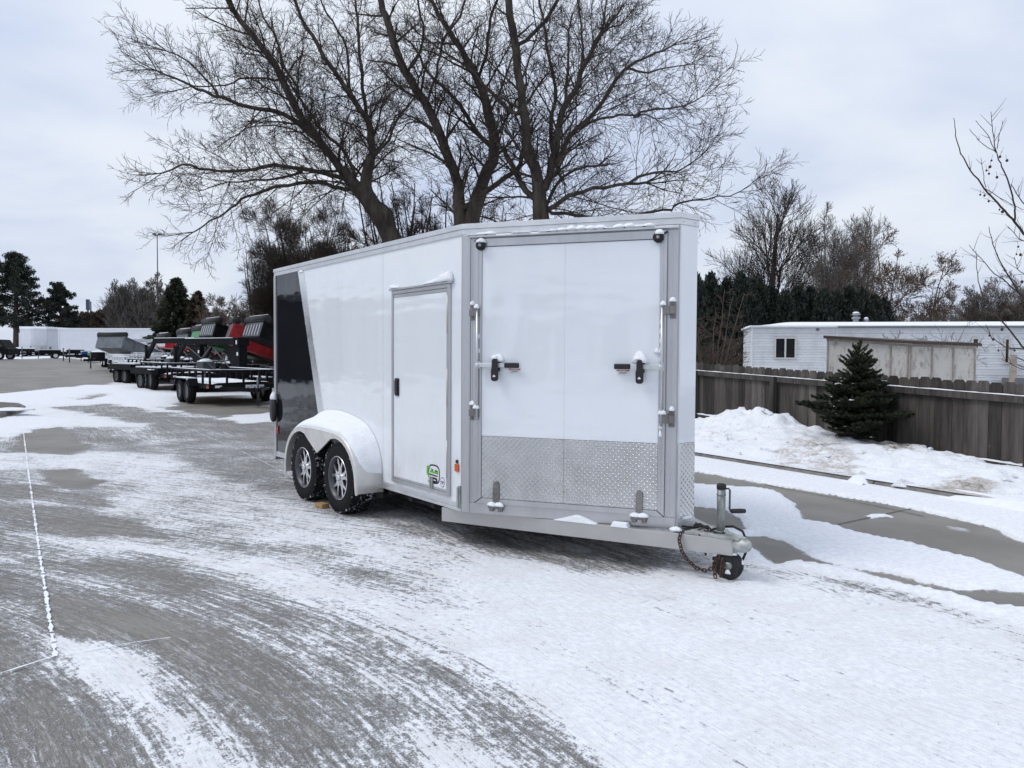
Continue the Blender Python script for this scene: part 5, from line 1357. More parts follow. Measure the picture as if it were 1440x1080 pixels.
def wild_tree(name, label, cat, u, vtop, Y, wpx, seed, lvl=2, stems=1, fork=.3, mat='twig_far', mat_t=None, lean=0.0, group=None, dens=1.0, leaves=None, up=.22, rpx=None, arch=.5, vb=None, rmin=.012):
    """a bare deciduous tree: stems, ascending limbs, fine twigs; sized from its top row and its crown width in the photo"""
    rnd = random.Random(seed); top = at(u, vtop, Y); x = top.x
    gz = th(x, Y)-.1 if vb is None else at(u, vb, Y).z
    H = top.z-gz; Wd = wpx/FPX*Y
    T = empty(name, (x, Y, gz), 0, label, cat, group); mb = MB(); tw = Twigs(); r = (rpx or H*14)/FPX*Y/2 if rpx else H*.016
    tips = []
    for sidx in range(stems):
        a = 6.283*sidx/stems+rnd.uniform(-.5, .5); o = 0 if stems == 1 else rnd.uniform(.2, 1)*Wd*.12
        p = Vector((math.cos(a)*o, math.sin(a)*o, 0)); P = [p.copy()]; h = H*rnd.uniform(.78, .95) if stems > 1 else H*.9
        sx = lean+(math.cos(a)*arch*.35*Wd/H if stems > 1 else 0); sy = (math.sin(a)*arch*.35*Wd/H if stems > 1 else 0)
        n = 9
        for i in range(n):
            p = p+Vector((sx*(.6+.8*i/n)+rnd.uniform(-.07, .07), sy+rnd.uniform(-.07, .07), 1))*(h/n); P.append(p.copy())
        rs = r*(1 if stems == 1 else .62)
        mb.tube(P, [rs*(1-.82*i/n) for i in range(n+1)], 6)
        k = int((15 if stems == 1 else 10)*dens); side = rnd.uniform(0, 6)
        for j in range(k):
            t = fork+(1-fork)*(j+rnd.random())/k; i = min(int(t*n), n-1); b = P[i].lerp(P[i+1], t*n-i); side += 2.4+rnd.uniform(-.4, .4)
            tilt = rnd.uniform(.45, .85)*arch*1.6
            d = Vector((math.cos(side)*math.sin(tilt), math.sin(side)*math.sin(tilt), math.cos(tilt)))
            ln = Wd*.5*rnd.uniform(.75, 1.15)*(1.15-.75*(t-fork)/(1-fork+1e-6))/max(.45, math.sin(tilt)+.15)*.8
            sprout(tw, b, d, ln, max(rmin*1.5, rs*(1-t*.8)*.5), lvl, rnd, 0, up, .38, dens*1.25, rmin, .62, (.5, .85)); tips.append((b, d, ln))
    mb.build('trunk', M[mat_t or mat], T); tw.build('crown', M[mat], T)
    if leaves:
        V = np.array([(q.x, q.y, q.z) for q in tw.v]); idx = RNG.integers(0, len(V), leaves); lm = MB(); c = V[idx]
        blades(c, .10*Y/45, .16*Y/45, T, 'dry_leaves', M['dryleaf'], .12)
    return T
def blades(C, smin, smax, parent, name, mat, jit, flat=0.0, dirs=None, width=.6):
    """many small leaf-sized triangles/quads around the centres C"""
    n = len(C); c = C+RNG.normal(0, jit, (n, 3))
    a = RNG.normal(0, 1, (n, 3)) if dirs is None else dirs+RNG.normal(0, .35, (n, 3)); a /= np.linalg.norm(a, axis=1)[:, None]+1e-9
    b = RNG.normal(0, 1, (n, 3)); b[:, 2] *= (1-flat); b -= a*(a*b).sum(1)[:, None]; b /= np.linalg.norm(b, axis=1)[:, None]+1e-9
    s = RNG.uniform(smin, smax, n)[:, None]
    v = np.stack([c-a*s*.5, c+b*s*width*.35, c+a*s*.5, c-b*s*width*.35], 1).reshape(-1, 3).astype(np.float32)
    me = bpy.data.meshes.new(name); me.vertices.add(len(v)); me.vertices.foreach_set('co', v.reshape(-1))
    me.loops.add(n*4); me.loops.foreach_set('vertex_index', np.arange(n*4, dtype=np.int32)); me.polygons.add(n); me.polygons.foreach_set('loop_start', (np.arange(n)*4).astype(np.int32))
    me.update(calc_edges=True); me.materials.append(mat)
    o = bpy.data.objects.new(name, me); COL.objects.link(o); o.parent = parent; return o

G_R = 'bare trees behind the mobile home'
# right background
wild_tree('bare_tree', 'dark forked bare tree just right of the trailer roof, behind the hedge', 'tree', 1075, 272, 46, 185, 21, 3, 1, .22, 'twig', None, .10, G_R, .72, up=.3, rpx=15, arch=.72)
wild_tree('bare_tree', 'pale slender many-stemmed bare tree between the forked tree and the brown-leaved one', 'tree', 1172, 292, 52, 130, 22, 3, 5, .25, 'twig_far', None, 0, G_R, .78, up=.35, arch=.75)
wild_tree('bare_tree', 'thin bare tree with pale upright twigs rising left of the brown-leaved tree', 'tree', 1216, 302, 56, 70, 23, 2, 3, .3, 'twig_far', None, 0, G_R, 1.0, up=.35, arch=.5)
wild_tree('oak_tree', 'bare tree still holding brown dead leaves, over the hedge end', 'tree', 1278, 322, 44, 130, 24, 3, 2, .25, 'twig_brown', None, .05, None, .85, leaves=2600, up=.15, arch=.9)
wild_tree('oak_tree', 'smaller brown-leaved tree filling in left of the larger one', 'tree', 1228, 345, 50, 90, 25, 3, 2, .3, 'twig_brown', None, 0, None, .75, leaves=1300, up=.2, arch=.8)
for i, (u, vt, Y, w) in enumerate(((1330, 425, 75, 80), (1290, 418, 80, 70), (1365, 405, 78, 80), (1404, 384, 74, 95), (1438, 392, 76, 90), (1480, 398, 74, 100), (1310, 436, 62, 60), (1378, 425, 66, 70), (1425, 415, 64, 80))):
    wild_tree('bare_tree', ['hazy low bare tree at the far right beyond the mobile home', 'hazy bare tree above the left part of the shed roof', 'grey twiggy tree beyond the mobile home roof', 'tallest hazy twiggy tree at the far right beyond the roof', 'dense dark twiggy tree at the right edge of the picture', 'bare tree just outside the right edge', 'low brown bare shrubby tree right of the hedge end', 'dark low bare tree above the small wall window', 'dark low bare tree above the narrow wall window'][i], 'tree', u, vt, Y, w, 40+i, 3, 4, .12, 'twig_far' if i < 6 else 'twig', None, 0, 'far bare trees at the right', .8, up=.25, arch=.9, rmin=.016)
def small_shrub(label, u, vt, Y, w, seed, n=9, vb=None, mat='twig_brown', lvl=2, dens=.6, name='bare_shrub', cat='shrub', group=None):
    return wild_tree(name, label, cat, u, vt, Y, w, seed, lvl, n, .25, mat, None, 0, group, dens, up=.2, arch=1.5, vb=vb, rmin=.006)
small_shrub('thin brown bare shrub between the trailer and the cedar hedge', 1003, 398, 25, 85, 61, 7, None, 'twig_brown', 3, .8)
small_shrub('arching bare shrub behind the shed roof', 1315, 452, 29, 120, 62, 9, None, 'twig', 2, .6)

# the cedar hedge: one column of foliage per tree
def cedar(u, vt, Y, w, seed, label):
    rnd = np.random.default_rng(seed); top = at(u, vt, Y); gz = th(top.x, Y)-.1; H = top.z-gz; Wd = w/FPX*Y/2
    T = empty('cedar_tree', (top.x, Y, gz), 0, label, 'tree', 'cedars of the dark hedge behind the mobile home')
    n = 8500; t = rnd.random(n)**.8; a = rnd.random(n)*6.283
    k = 1+.25*np.sin(3*a+seed)+.18*np.sin(5*a+9*t+seed); prof = np.minimum(1, (1-t)*2.6)**.7*(.75+.25*np.sin(t*26+seed)**2)
    rr = Wd*prof*k*np.sqrt(rnd.uniform(.35, 1, n))
    C = np.stack([rr*np.cos(a), rr*np.sin(a), t*H*(1+.03*np.sin(7*a))], -1)
    d = np.stack([np.cos(a)*.5, np.sin(a)*.5, np.ones(n)*1.0], -1)
    mb = MB(); mb.tube([(0, 0, 0), (0, 0, H*.9)], [.12, .03], 6); mb.build('trunk', M['bark'], T)
    blades(C, .14, .36, T, 'crown', M['arbor'], .09, 0, d, .5)
hd = [(978, 388, 40), (1000, 394, 38), (1022, 392, 36), (1043, 389, 40), (1064, 398, 36), (1084, 405, 36), (1104, 409, 34), (1122, 404, 34), (1140, 412, 32), (1158, 408, 34), (1176, 415, 32), (1194, 413, 34), (1212, 411, 34), (1229, 415, 32), (1244, 421, 26)]
hl = ['dark cedar half hidden by the trailer nose', 'dark cedar next to the trailer, behind the thin brown shrub', 'dark cedar left of the forked bare tree', 'tallest dark cedar in front of the forked bare tree', 'dark cedar at the mobile home left corner', 'dark cedar over the two-pane window', 'dark cedar right of the two-pane window', 'dark pointed cedar midway along the hedge', 'dark cedar over the shed left corner', 'dark cedar in front of the pale slender tree', 'dark cedar left of the roof vents', 'dark cedar behind the large roof vent, left side', 'dark cedar directly behind the large roof vent', 'dark cedar right of the roof vents', 'last low cedar at the right end of the hedge']
for i, (u, vt, w) in enumerate(hd): cedar(u, vt+(4, -3, 5, 0, -4, 2, 6)[i % 7], 41+(i % 3)*.7, w*1.45, 100+i, hl[i])

# small spruce in front of the fence
def young_spruce():
    Y = 12.35; b = at(1204, 613, Y); top = at(1206, 479, Y); gz = b.z-.12; H = top.z-gz
    T = empty('spruce_tree', (b.x, Y, gz), 0, 'young dark green spruce with bits of snow standing before the board fence', 'tree')
    rnd = random.Random(8); mb = MB(); mb.tube([(0, 0, 0), (0, 0, H*.6), (0.02, 0, H*.97)], [.035, .02, .006], 8); mb.build('trunk', M['bark'], T)
    wood = Twigs(); cen = [[], []]; dirs = [[], []]; tips = []
    def shoot(p, d, L, tip):
        n = max(3, int(L/.018)); q = p.copy(); pts = [p.copy()]; dd = d.copy()
        for i in range(4):
            dd = (dd+Vector((rnd.uniform(-.1, .1), rnd.uniform(-.1, .1), rnd.uniform(-.02, .10)))).normalized(); q = q+dd*(L/4); pts.append(q.copy())
        wood.add(pts, .006, .0035, 4)
        m = int(L*1500)
        for _ in range(m):
            t = rnd.random()*3.999; i = int(t); c = pts[i].lerp(pts[i+1], t-i); dl = (pts[i+1]-pts[i]).normalized()
            ax = rot_about(dl.orthogonal().normalized(), dl, rnd.uniform(0, 6.28)); nd = (dl*.75+ax).normalized()
            cen[tip].append(c+nd*.011); dirs[tip].append(nd)
        return pts
    def bough(z, a, L, el):
        d = Vector((math.cos(a)*math.cos(el), math.sin(a)*math.cos(el), math.sin(el))); n = 6; p = Vector((0, 0, z)); pts = [p.copy()]; dd = d.copy()
        for i in range(n):
            dd = (dd+Vector((rnd.uniform(-.06, .06), rnd.uniform(-.06, .06), .05*(i-1)/n+rnd.uniform(-.02, .05)))).normalized(); p = p+dd*(L/n); pts.append(p.copy())
        wood.add(pts, .010, .004, 4)
        side = Vector((-d.y, d.x, 0)).normalized(); up_ = d.cross(side)
        t = .22
        while t < 1.0:
            i = min(int(t*n), n-1); c = pts[i].lerp(pts[i+1], t*n-i); dl = (pts[i+1]-pts[i]).normalized()
            for sg in (-1, 1):
                nd = (dl*.8+side*sg*rnd.uniform(.6, 1.0)+Vector((0, 0, rnd.uniform(-.15, .28)))).normalized(); l = min(.26, L*.42*(1.15-t*.75)*rnd.uniform(.7, 1.2))
                if l > .05:
                    q = shoot(c, nd, l, 0)
                    if l > .16:
                        for s2 in (-1, 1): shoot(q[2], (nd+dl*.4+side*s2*.7+Vector((0, 0, rnd.uniform(-.1, .3)))).normalized(), l*.5, 0)
            t += .034/max(L, .15)*1.6
        shoot(pts[-2], (pts[-1]-pts[-2]).normalized(), max(.10, L*.28), 0); tips.extend(pts[2:])
    for k in range(112):
        t = (k+rnd.random())/112; z = H*(.05+.80*t); f = 1-t; a = k*2.4+rnd.uniform(-.3, .3)
        L = .16+.74*f**.85 if t > .16 else .40+t*2.2
        ex = math.cos(a); L *= (.98 if .25 < t < .6 else .84)*rnd.uniform(.50, 1.28)
        bough(z, a, L, rnd.uniform(-.10, .18)+.45*t*t)
    # open top: upright finger-like shoots
    for k in range(16):
        z = H*(.70+.22*k/16); a = k*2.4; l = rnd.uniform(.17, .30)*(1.3-k/24); shoot(Vector((0, 0, z)), Vector((math.cos(a)*.85, math.sin(a)*.85, .75)).normalized(), l, 1)
    for dx, l in ((-.05, .16), (.10, .20), (.0, .22), (-.16, .13)): shoot(Vector((0.02, 0, H*.90)), Vector((dx*4, rnd.uniform(-.2, .2), 1)).normalized(), l*.85, 1)
    wood.build('branches', M['bark'], T)
    for i, (nm, mt) in enumerate((('needles', M['spruce']), ('new_shoots', M['spruce_tip']))):
        C = np.array([tuple(c) for c in cen[i]]); Dv = np.array([tuple(c) for c in dirs[i]]); blades(C, .026, .038, T, nm, mt, .002, 0, Dv*1.6, .28)
    mb = MB(); V = [p for p in tips if p.z < H*.66 and (p.x < -.22 or rnd.random() < .2)]
    for i, p in enumerate(rnd.sample(V, min(60, len(V)))): mb.blob((p.x, p.y-.01, p.z+.012), (rnd.uniform(.02, .055), rnd.uniform(.015, .03), rnd.uniform(.010, .022)), i, 8, 3, .4)
    mb.build('snow', M['snow'], T)['kind'] = 'stuff'
young_spruce()

# thin young tree with hanging fruit, growing just outside the right edge
def edge_tree():
    Y = 8.6; rnd = random.Random(4); g = at(1530, 640, Y); gz = -.0
    T = empty('crabapple_tree', (g.x, Y, gz), 0, 'slender young tree with dark hanging fruits reaching in at the right edge', 'tree'); O = Vector((g.x, Y, gz))
    mb = MB(); tw = Twigs(); fr = []
    def L(pts, w0, w1, dz, twigs=6, ln=.22, dz0=0):
        P = [at(u, v, Y+dz0+dz*i/(len(pts)-1))-O for i, (u, v) in enumerate(pts)]
        Q = []
        for i in range(len(P)-1):
            for j in range(4): Q.append(P[i].lerp(P[i+1], j/4)+Vector((rnd.uniform(-1, 1), rnd.uniform(-1, 1), rnd.uniform(-1, 1)))*.006)
        Q.append(P[-1]); m = len(Q); r0, r1 = w0*.31*Y/FPX, w1*.36*Y/FPX
        mb.tube(Q, [r0+(r1-r0)*i/(m-1) for i in range(m)], 6)
        for k in range(twigs):
            i = rnd.randint(1, m-2); d = (Q[i+1]-Q[i]).normalized(); ax = rot_about(d.orthogonal().normalized(), d, rnd.uniform(0, 6.28)); sprout(tw, Q[i], (d+ax*.9).normalized(), ln*rnd.uniform(.5, 1.3), .0035, 1, rnd, 0, .1, .3, .6, .0016)
        return Q
    c = lambda *p: [(1300+x/2.843, 150+y/2.843) for x, y in p]
    k1 = L(c((440, 545), (395, 505), (350, 450), (290, 385), (240, 325), (185, 255), (145, 185), (125, 115), (117, 45)), 6.5, 1.2, .5, 10)
    k2 = L(c((360, 460), (362, 400), (340, 310), (310, 240), (285, 180), (272, 100), (266, 20)), 4.5, 1.0, -.3, 10, .2, .1)
    L(c((285, 182), (250, 110), (205, 55)), 2, 1, .1, 2, .1); L(c((285, 180), (230, 150), (180, 90)), 1.8, .9, 0, 2, .1); L(c((290, 170), (300, 110), (311, 55)), 1.8, .9, 0, 2, .1)
    L(c((440, 440), (390, 380), (345, 310)), 3, 1.4, .3, 4); L(c((240, 325), (300, 365), (380, 405)), 2, 1, .3, 5); L(c((245, 325), (235, 260), (225, 205)), 1.6, .8, 0, 2, .1)
    k3 = L(c((450, 820), (380, 745), (320, 655), (280, 570), (258, 480)), 5, 1.2, .4, 8); L(c((430, 790), (350, 720), (260, 650), (178, 552)), 4, 1, .2, 6)
    k4 = L(c((470, 1010), (390, 960), (330, 880), (250, 800), (215, 700), (205, 575)), 5, 1, .4, 8); k5 = L(c((470, 1000), (400, 970), (330, 965), (270, 925), (245, 870)), 4, 1, 0, 8)
    L(c((440, 690), (370, 650), (358, 600)), 2, 1, 0, 5); L(c((440, 560), (380, 530), (335, 480)), 2.5, 1, 0, 6); L(c((450, 1060), (380, 1045), (310, 1010)), 2.5, 1, .1, 3)
    for Q in (L([(1530, 700), (1512, 560), (1486, 400), (1454, 340)], 26, 8, 0, 4), L([(1514, 580), (1490, 500), (1458, 438)], 12, 6, .4, 3), L([(1520, 620), (1500, 545), (1465, 502)], 12, 6, .4, 3)): pass
    bt = MB(); bt.tube([(0, 0, -.05), at(1530, 700, Y)-O], [.12, .10], 8); 
    mb.v += []; o = mb.build('branches', M['twig'], T); bt.build('trunk', M['bark'], T); tw.build('crown', M['twig'], T)
    fm = MB(); pos = [c((302, 200))[0], c((248, 255))[0], c((258, 268))[0], c((223, 352))[0], c((240, 355))[0], c((257, 378))[0], c((300, 412))[0], c((312, 420))[0], c((330, 215))[0], c((368, 590))[0], c((384, 592))[0], c((375, 560))[0], c((290, 282))[0], c((262, 240))[0], c((260, 915))[0], c((275, 930))[0], c((296, 975))[0], c((310, 890))[0], c((330, 880))[0], c((268, 215))[0], c((390, 700))[0], c((360, 975))[0]]
    for u, v in pos:
        p = at(u, v, Y+.12)-O; r = rnd.uniform(.010, .018)
        fm.tube([p+UP*.045+Vector((rnd.uniform(-.02, .02), 0, .02)), p+UP*r], .0018, 3); fm.tube([p+UP*r, p+UP*r*.5, p, p-UP*r*.8, p-UP*r*1.1], [r*.3, r*.9, r, r*.7, r*.15], 7)
    fm.build('fruit', M['rust'], T); T.children[-1]['kind'] = 'stuff'
edge_tree()

# left background
def pine(u, vt, Y, w, seed, label, clumps):
    clumps = int(clumps*1.5)
    """ponderosa-like: bare trunk, whorled limbs ending in needle clumps with gaps between"""
    rnd = random.Random(seed); top = at(u, vt, Y); gz = th(top.x, Y)-.1; H = top.z-gz; Wd = w/FPX*Y/2
    T = empty('pine_tree', (top.x, Y, gz), 0, label, 'tree', 'pines at the left'); tr = MB(); tr.tube([(0, 0, 0), (.1, 0, H*.5), (0, 0, H*.97)], [H*.028, H*.020, H*.005], 8)
    C = []
    for k in range(clumps):
        t = .24+.76*((k+rnd.random())/clumps); a = k*2.4+rnd.uniform(-.5, .5); prof = min(1, (1.06-t)*1.9)*(.75 if t < .4 else 1)
        L = Wd*prof*rnd.uniform(.45, 1.08); z = H*t; e = Vector((math.cos(a)*L, math.sin(a)*L, z+L*rnd.uniform(.0, .28)))
        b = Vector((0, 0, z-.1)); tr.tube([b, b.lerp(e, .5)+UP*.1, e], [.06, .045, .025], 4)
        for q in range(5):
            f = 1-q*.14; c = b.lerp(e, f)+Vector((rnd.uniform(-.4, .4), rnd.uniform(-.4, .4), rnd.uniform(-.25, .6)))*Wd*.26
            m = 95; g = RNG.normal(0, 1, (m, 3)); g /= np.linalg.norm(g, axis=1)[:, None]; C.append(np.array(c)+g*(RNG.random(m)[:, None]**.5)*np.array([.14, .14, .10])*Wd*rnd.uniform(.7, 1.2))
    tr.build('trunk', M['bark'], T); blades(np.concatenate(C), .16, .40, T, 'crown', M['pine'], .05, 0, None, .45)
pine(20, 362, 84, 98, 3, 'tall dark pine with a bare trunk at the left edge', 38); pine(84, 402, 86, 66, 5, 'shorter dark pine right of the tall one, above the long white box trailer', 26)
pine(-60, 372, 90, 90, 9, 'pine just outside the left edge', 30)
def tall_spruce(u, vt, Y, w, seed, label, mat='spruce', name='spruce_tree', H0=0):
    rnd = random.Random(seed); top = at(u, vt, Y); gz = th(top.x, Y)-.1; H = top.z-gz; Wd = w/FPX*Y/2
    T = empty(name, (top.x, Y, gz), 0, label, 'tree'); tr = MB(); tr.tube([(0, 0, 0), (0, 0, H*.98)], [H*.02, .02], 8); C = []; Dd = []
    n = 210
    for k in range(n):
        t = (k+rnd.random())/n; a = k*2.4+rnd.uniform(-.4, .4); L = Wd*(.06+.98*(1-t)**.85)*rnd.uniform(.72, 1.1); z = H*(.04+.95*t); m = int(40+70*(1-t))
        f = RNG.random(m)**.7; sp = RNG.normal(0, .10, (m, 2))*L*(1.1-f)[:, None]
        x = f*L*math.cos(a)-sp[:, 0]*math.sin(a); y = f*L*math.sin(a)+sp[:, 0]*math.cos(a); zz = z-.22*L*f+.12*L*f*f-np.abs(sp[:, 1])*.5+RNG.uniform(-.12, .06, m)
        C.append(np.stack([x, y, zz], -1)); Dd.append(np.tile([math.cos(a), math.sin(a), -.1], (m, 1)))
    tr.build('trunk', M['bark'], T); blades(np.concatenate(C), .22, .5, T, 'crown', M[mat], .05, 0, np.concatenate(Dd), .45); return T
tall_spruce(248, 390, 58, 108, 11, 'dark blue-green pointed spruce behind the dump trailers at left')
tall_spruce(278, 410, 56, 70, 12, 'brownish winter evergreen just right of the dark spruce', 'evergreen_brown', 'juniper_tree')
tall_spruce(388, 372, 50, 54, 13, 'dark evergreen peeking past the rear corner of the white trailer')
for i, (u, vt, w) in enumerate(((150, 436, 60), (118, 440, 56), (178, 446, 60), (103, 446, 50), (204, 444, 64), (232, 450, 50), (134, 448, 60), (262, 446, 60))):
    wild_tree('bare_shrub', ['low brown thicket beyond the white box trailer, right of the pylon sign', 'low brown thicket behind the pylon sign', 'low brown thicket beyond the grey dump bed', 'low brown thicket right of the shorter pine', 'low brown thicket under the upright bare poplars', 'low brown thicket left of the dark spruce', 'low brown thicket at the foot of the utility pole', 'low brown thicket at the foot of the dark spruce'][i], 'shrub', u, vt, 96+i, w, 130+i, 3, 8, .05, 'twig_brown', None, 0, 'low brown thickets beyond the box trailers', 1.3, up=.25, arch=1.2, rmin=.03)
tall_spruce(148, 432, 99, 26, 151, 'small dark pointed evergreen in the thicket right of the pylon sign')
for i, (u, vt, w) in enumerate(((168, 402, 46), (190, 388, 42), (210, 385, 40), (228, 392, 36))):
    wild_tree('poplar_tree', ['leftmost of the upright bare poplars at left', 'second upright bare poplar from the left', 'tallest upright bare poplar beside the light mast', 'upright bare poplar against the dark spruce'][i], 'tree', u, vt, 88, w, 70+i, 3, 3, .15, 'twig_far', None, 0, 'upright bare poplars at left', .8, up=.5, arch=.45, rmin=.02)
for i, (u, vt, w, Y) in enumerate(((300, 412, 60, 54), (330, 408, 64, 52), (356, 416, 56, 50), (312, 428, 60, 48), (345, 432, 50, 46))):
    wild_tree('bare_shrub', ['brown twiggy shrub right of the brown evergreen', 'tallest brown twiggy shrub behind the raised dump beds', 'brown twiggy shrub left of the dark evergreen by the trailer', 'lower brown twiggy shrub above the green dump bed', 'lower brown twiggy shrub above the black dump bed'][i], 'shrub', u, vt, Y, w, 80+i, 3, 6, .1, 'twig_brown', None, 0, 'brown twiggy shrubs behind the dump trailers', .9, up=.2, arch=1.1, rmin=.012)
# tangle of undergrowth round the feet of the big trees
for i, (u, vt, w, Y, n) in enumerate(((366, 322, 60, 40, 8), (425, 275, 150, 36, 9), (480, 290, 130, 24, 9), (560, 228, 130, 25, 10), (605, 236, 120, 24, 10), (640, 268, 110, 26, 8), (700, 262, 110, 26, 7), (530, 300, 110, 22.5, 8), (455, 318, 110, 24, 8), (860, 285, 120, 27, 5))):
    wild_tree('bare_shrub', ['twiggy bush at the left end of the tangle by the trailer rear', 'tall fine-twigged bush below the low sweeping limbs', 'twiggy bush left of the leaning trunk', 'dense brown bush between the leaning trunk and the bare stem', 'dense bush close against the bare stem', 'bush behind the twin stems', 'bush between the twin stems and the thick trunk', 'low bush at the foot of the leaning trunk', 'low bush behind the trailer roof edge at left', 'thin bush right of the thick trunk'][i], 'shrub', u, vt, Y, w, 90+i, 3, n, .08, 'twig' if i % 3 else 'twig_brown', None, 0, 'twiggy undergrowth behind the trailer', 1.25, up=.22, arch=1.15, rmin=.0055)

# ---------------------------------------------------------------- the sales lot: open, dump, gooseneck and box trailers
fV = Vector((.60160, -.79880, 0)); oV = Vector((-.79880, -.60160, 0))
def simple_wheel(parent, x, y, r=.36, w=.22, rim='steel_white'):
    q = empty('wheel', (x, y, r)); q.parent = parent
    mb = MB(); mb.lathe([(-.5*w, r*.6), (-.5*w, r*.88), (-.38*w, r*.985), (0, r), (.38*w, r*.985), (.5*w, r*.88), (.5*w, r*.6)], 22); mb.build('tyre', M['tyre_plain'], q)
    mb = MB(); s = -1
    mb.lathe([(-.46*w, r*.62), (-.40*w, r*.55), (-.30*w, r*.35), (-.42*w, r*.16), (-.42*w, 0)], 16); mb.lathe([(.46*w, r*.62), (.40*w, r*.55), (.30*w, r*.35), (.42*w, r*.16), (.42*w, 0)], 16); mb.build('rim', M[rim], q); return q
M['tyre_plain'] = simple('plain_tyre_rubber', (.012, .012, .013), .8, 0, .25, 20, .1, spec=.1)
def utility(g, ang, label, mat='steel_black', Lf=1.9, Lr=2.6, W=1.95, rail=.42, deck=.62, tandem=True, gate=False, posts=6, cat='trailer', rim='rim_dark', solid=False):
    T = empty('utility_trailer', (g[0], g[1], th(g[0], g[1])), ang, label, cat, 'open utility trailers standing in the lot'); h = W/2; m = M[mat]
    mb = MB(); b = .055
    for y in (-h, h): mb.box((-Lr, y-.05, deck-.14), (Lf, y+.05, deck))
    mb.box((Lf-.06, -h+.051, deck-.14), (Lf, h-.051, deck-.001)); mb.box((-Lr, -h+.051, deck-.14), (-Lr+.06, h-.051, deck-.001))
    for k in range(5): x = -Lr+.5+k*(Lf+Lr-.8)/4; mb.box((x, -h+.051, deck-.12), (x+.05, h-.051, deck-.05))
    mb.build('frame', m, T)
    mb = MB(); mb.box((-Lr+.061, -h+.052, deck-.045), (Lf-.061, h-.052, deck-.005)); mb.build('deck', M['wood'], T)
    mb = MB(); n = 14; rr = random.Random(len(label)); rows = []
    for i in range(n+1):
        x = -Lr+.07+(Lf+Lr-.14)*i/n; rows.append([(x, -h+.06, deck-.003), (x, -h*.75, deck+.03+rr.uniform(0, .03)), (x, -h*.2, deck+.035+rr.uniform(0, .05)), (x, h*.4, deck+.04+rr.uniform(0, .05)), (x, h*.8, deck+.03+rr.uniform(0, .03)), (x, h-.06, deck-.003)])
    mb.add([v for r_ in rows for v in r_], [(i*6+j, i*6+j+1, (i+1)*6+j+1, (i+1)*6+j) for i in range(n) for j in range(5)], True); mb.build('deck_snow', M['snow'], T)
    mb = MB(); z = deck+rail
    for y in (-h, h):
        mb.box((-Lr, y-b/2, z-b), (Lf, y+b/2, z))
        for k in range(posts): x = -Lr+.03+(Lf+Lr-.06)*k/(posts-1); mb.box((x-b/2, y-b/2, deck), (x+b/2, y+b/2, z-b))
    mb.box((Lf-b, -h+b/2, z-b), (Lf, h-b/2, z))
    for k in range(1, 4): y = -h+W*k/4; mb.box((Lf-b, y-b/2, deck), (Lf, y+b/2, z-b))
    if solid:
        for y in (-h, h): mb.box((-Lr, y-.01, deck), (Lf, y+.01, z-b-.02))
    mb.build('rail', m, T)
    mb = MB(); mb.box((-Lr, -h-b/2+.004, z), (Lf, -h+b/2-.004, z+.02)); mb.box((-Lr, h-b/2+.004, z), (Lf, h+b/2-.004, z+.02)); mb.box((Lf-b, -h+b/2, z), (Lf-.004, h-b/2, z+.018)); mb.build('rail_snow', M['snow'], T)
    xs = (-.43, .43) if tandem else (0,)
    for y in (-1, 1):
        for x in xs: simple_wheel(T, x, y*(h+.19), rim=rim)
        mb = MB(); e = (xs[-1]+.44); o0, o1 = sorted((y*(h+.055), y*(h+.33)))
        pr = [(-e, .55), (-e+.12, .76), (e-.12, .76), (e, .55), (e-.03, .53), (e-.14, .735), (-e+.14, .735), (-e+.03, .53)]
        mb.prism([(x, z_) for x, z_ in pr], (0, o0, 0), (1, 0, 0), (0, 0, 1), (0, o1-o0, 0)); fd = mb.build('fender', m, T)
        mb = MB(); mb.box((-e+.14, o0+.01, .7605), (e-.14, o1-.01, .79)); mb.build('snow', M['snow'], fd)
    for x in xs: 
        mb = MB(); mb.box((x-.04, -h-.1, .32), (x+.04, h+.1, .40)); mb.build('axle', M['dark'], T)
    mb = MB()
    for y in (-1, 1): mb.bar((Lf-.2, y*h*.8, deck-.13), (Lf+1.15, y*.05, deck-.15), .06, .11)
    mb.box((Lf+1.1, -.06, deck-.20), (Lf+1.36, .06, deck-.09)); mb.build('tongue', m, T)
    mb = MB(); mb.tube([(Lf+.95, .10, .05), (Lf+.95, .10, deck+.22)], .035, 8); mb.box((Lf+.88, .03, .0), (Lf+1.02, .17, .05)); mb.bar((Lf+.95, .10, deck+.18), (Lf+.95, .34, deck+.18), .02, .02); mb.build('jack', M['rim_dark'], T)
    # front beam decals: white plate with blue print, small plate, reflector tape, diamond badge
    mb = MB(); x = Lf+.002
    def dc(y0, y1, z0, z1, mi): mb.box((x, y0, z0), (x+.003, y1, z1), mi)
    dc(h*.05, h*.62, deck-.125, deck-.03, 0); dc(-h*.86, -h*.66, deck-.11, deck-.04, 0); dc(h*.36, h*.52, deck-.138, deck-.126, 1); dc(h*.60, h*.80, deck-.138, deck-.126, 0)
    x += .0032
    for k in range(5): dc(h*(.10+k*.10), h*(.16+k*.10), deck-.115+.03*(k % 2), deck-.085+.03*(k % 2), 2)
    mb.build('decal', [M['label_white'], M['label_red'], M['label_blue']], T)
    mb = MB(); mb.box((Lf-.01, -h-.10, deck-.12), (Lf+.03, -h-.051, deck-.04)); mb.build('marker_light', M['orange'], T)
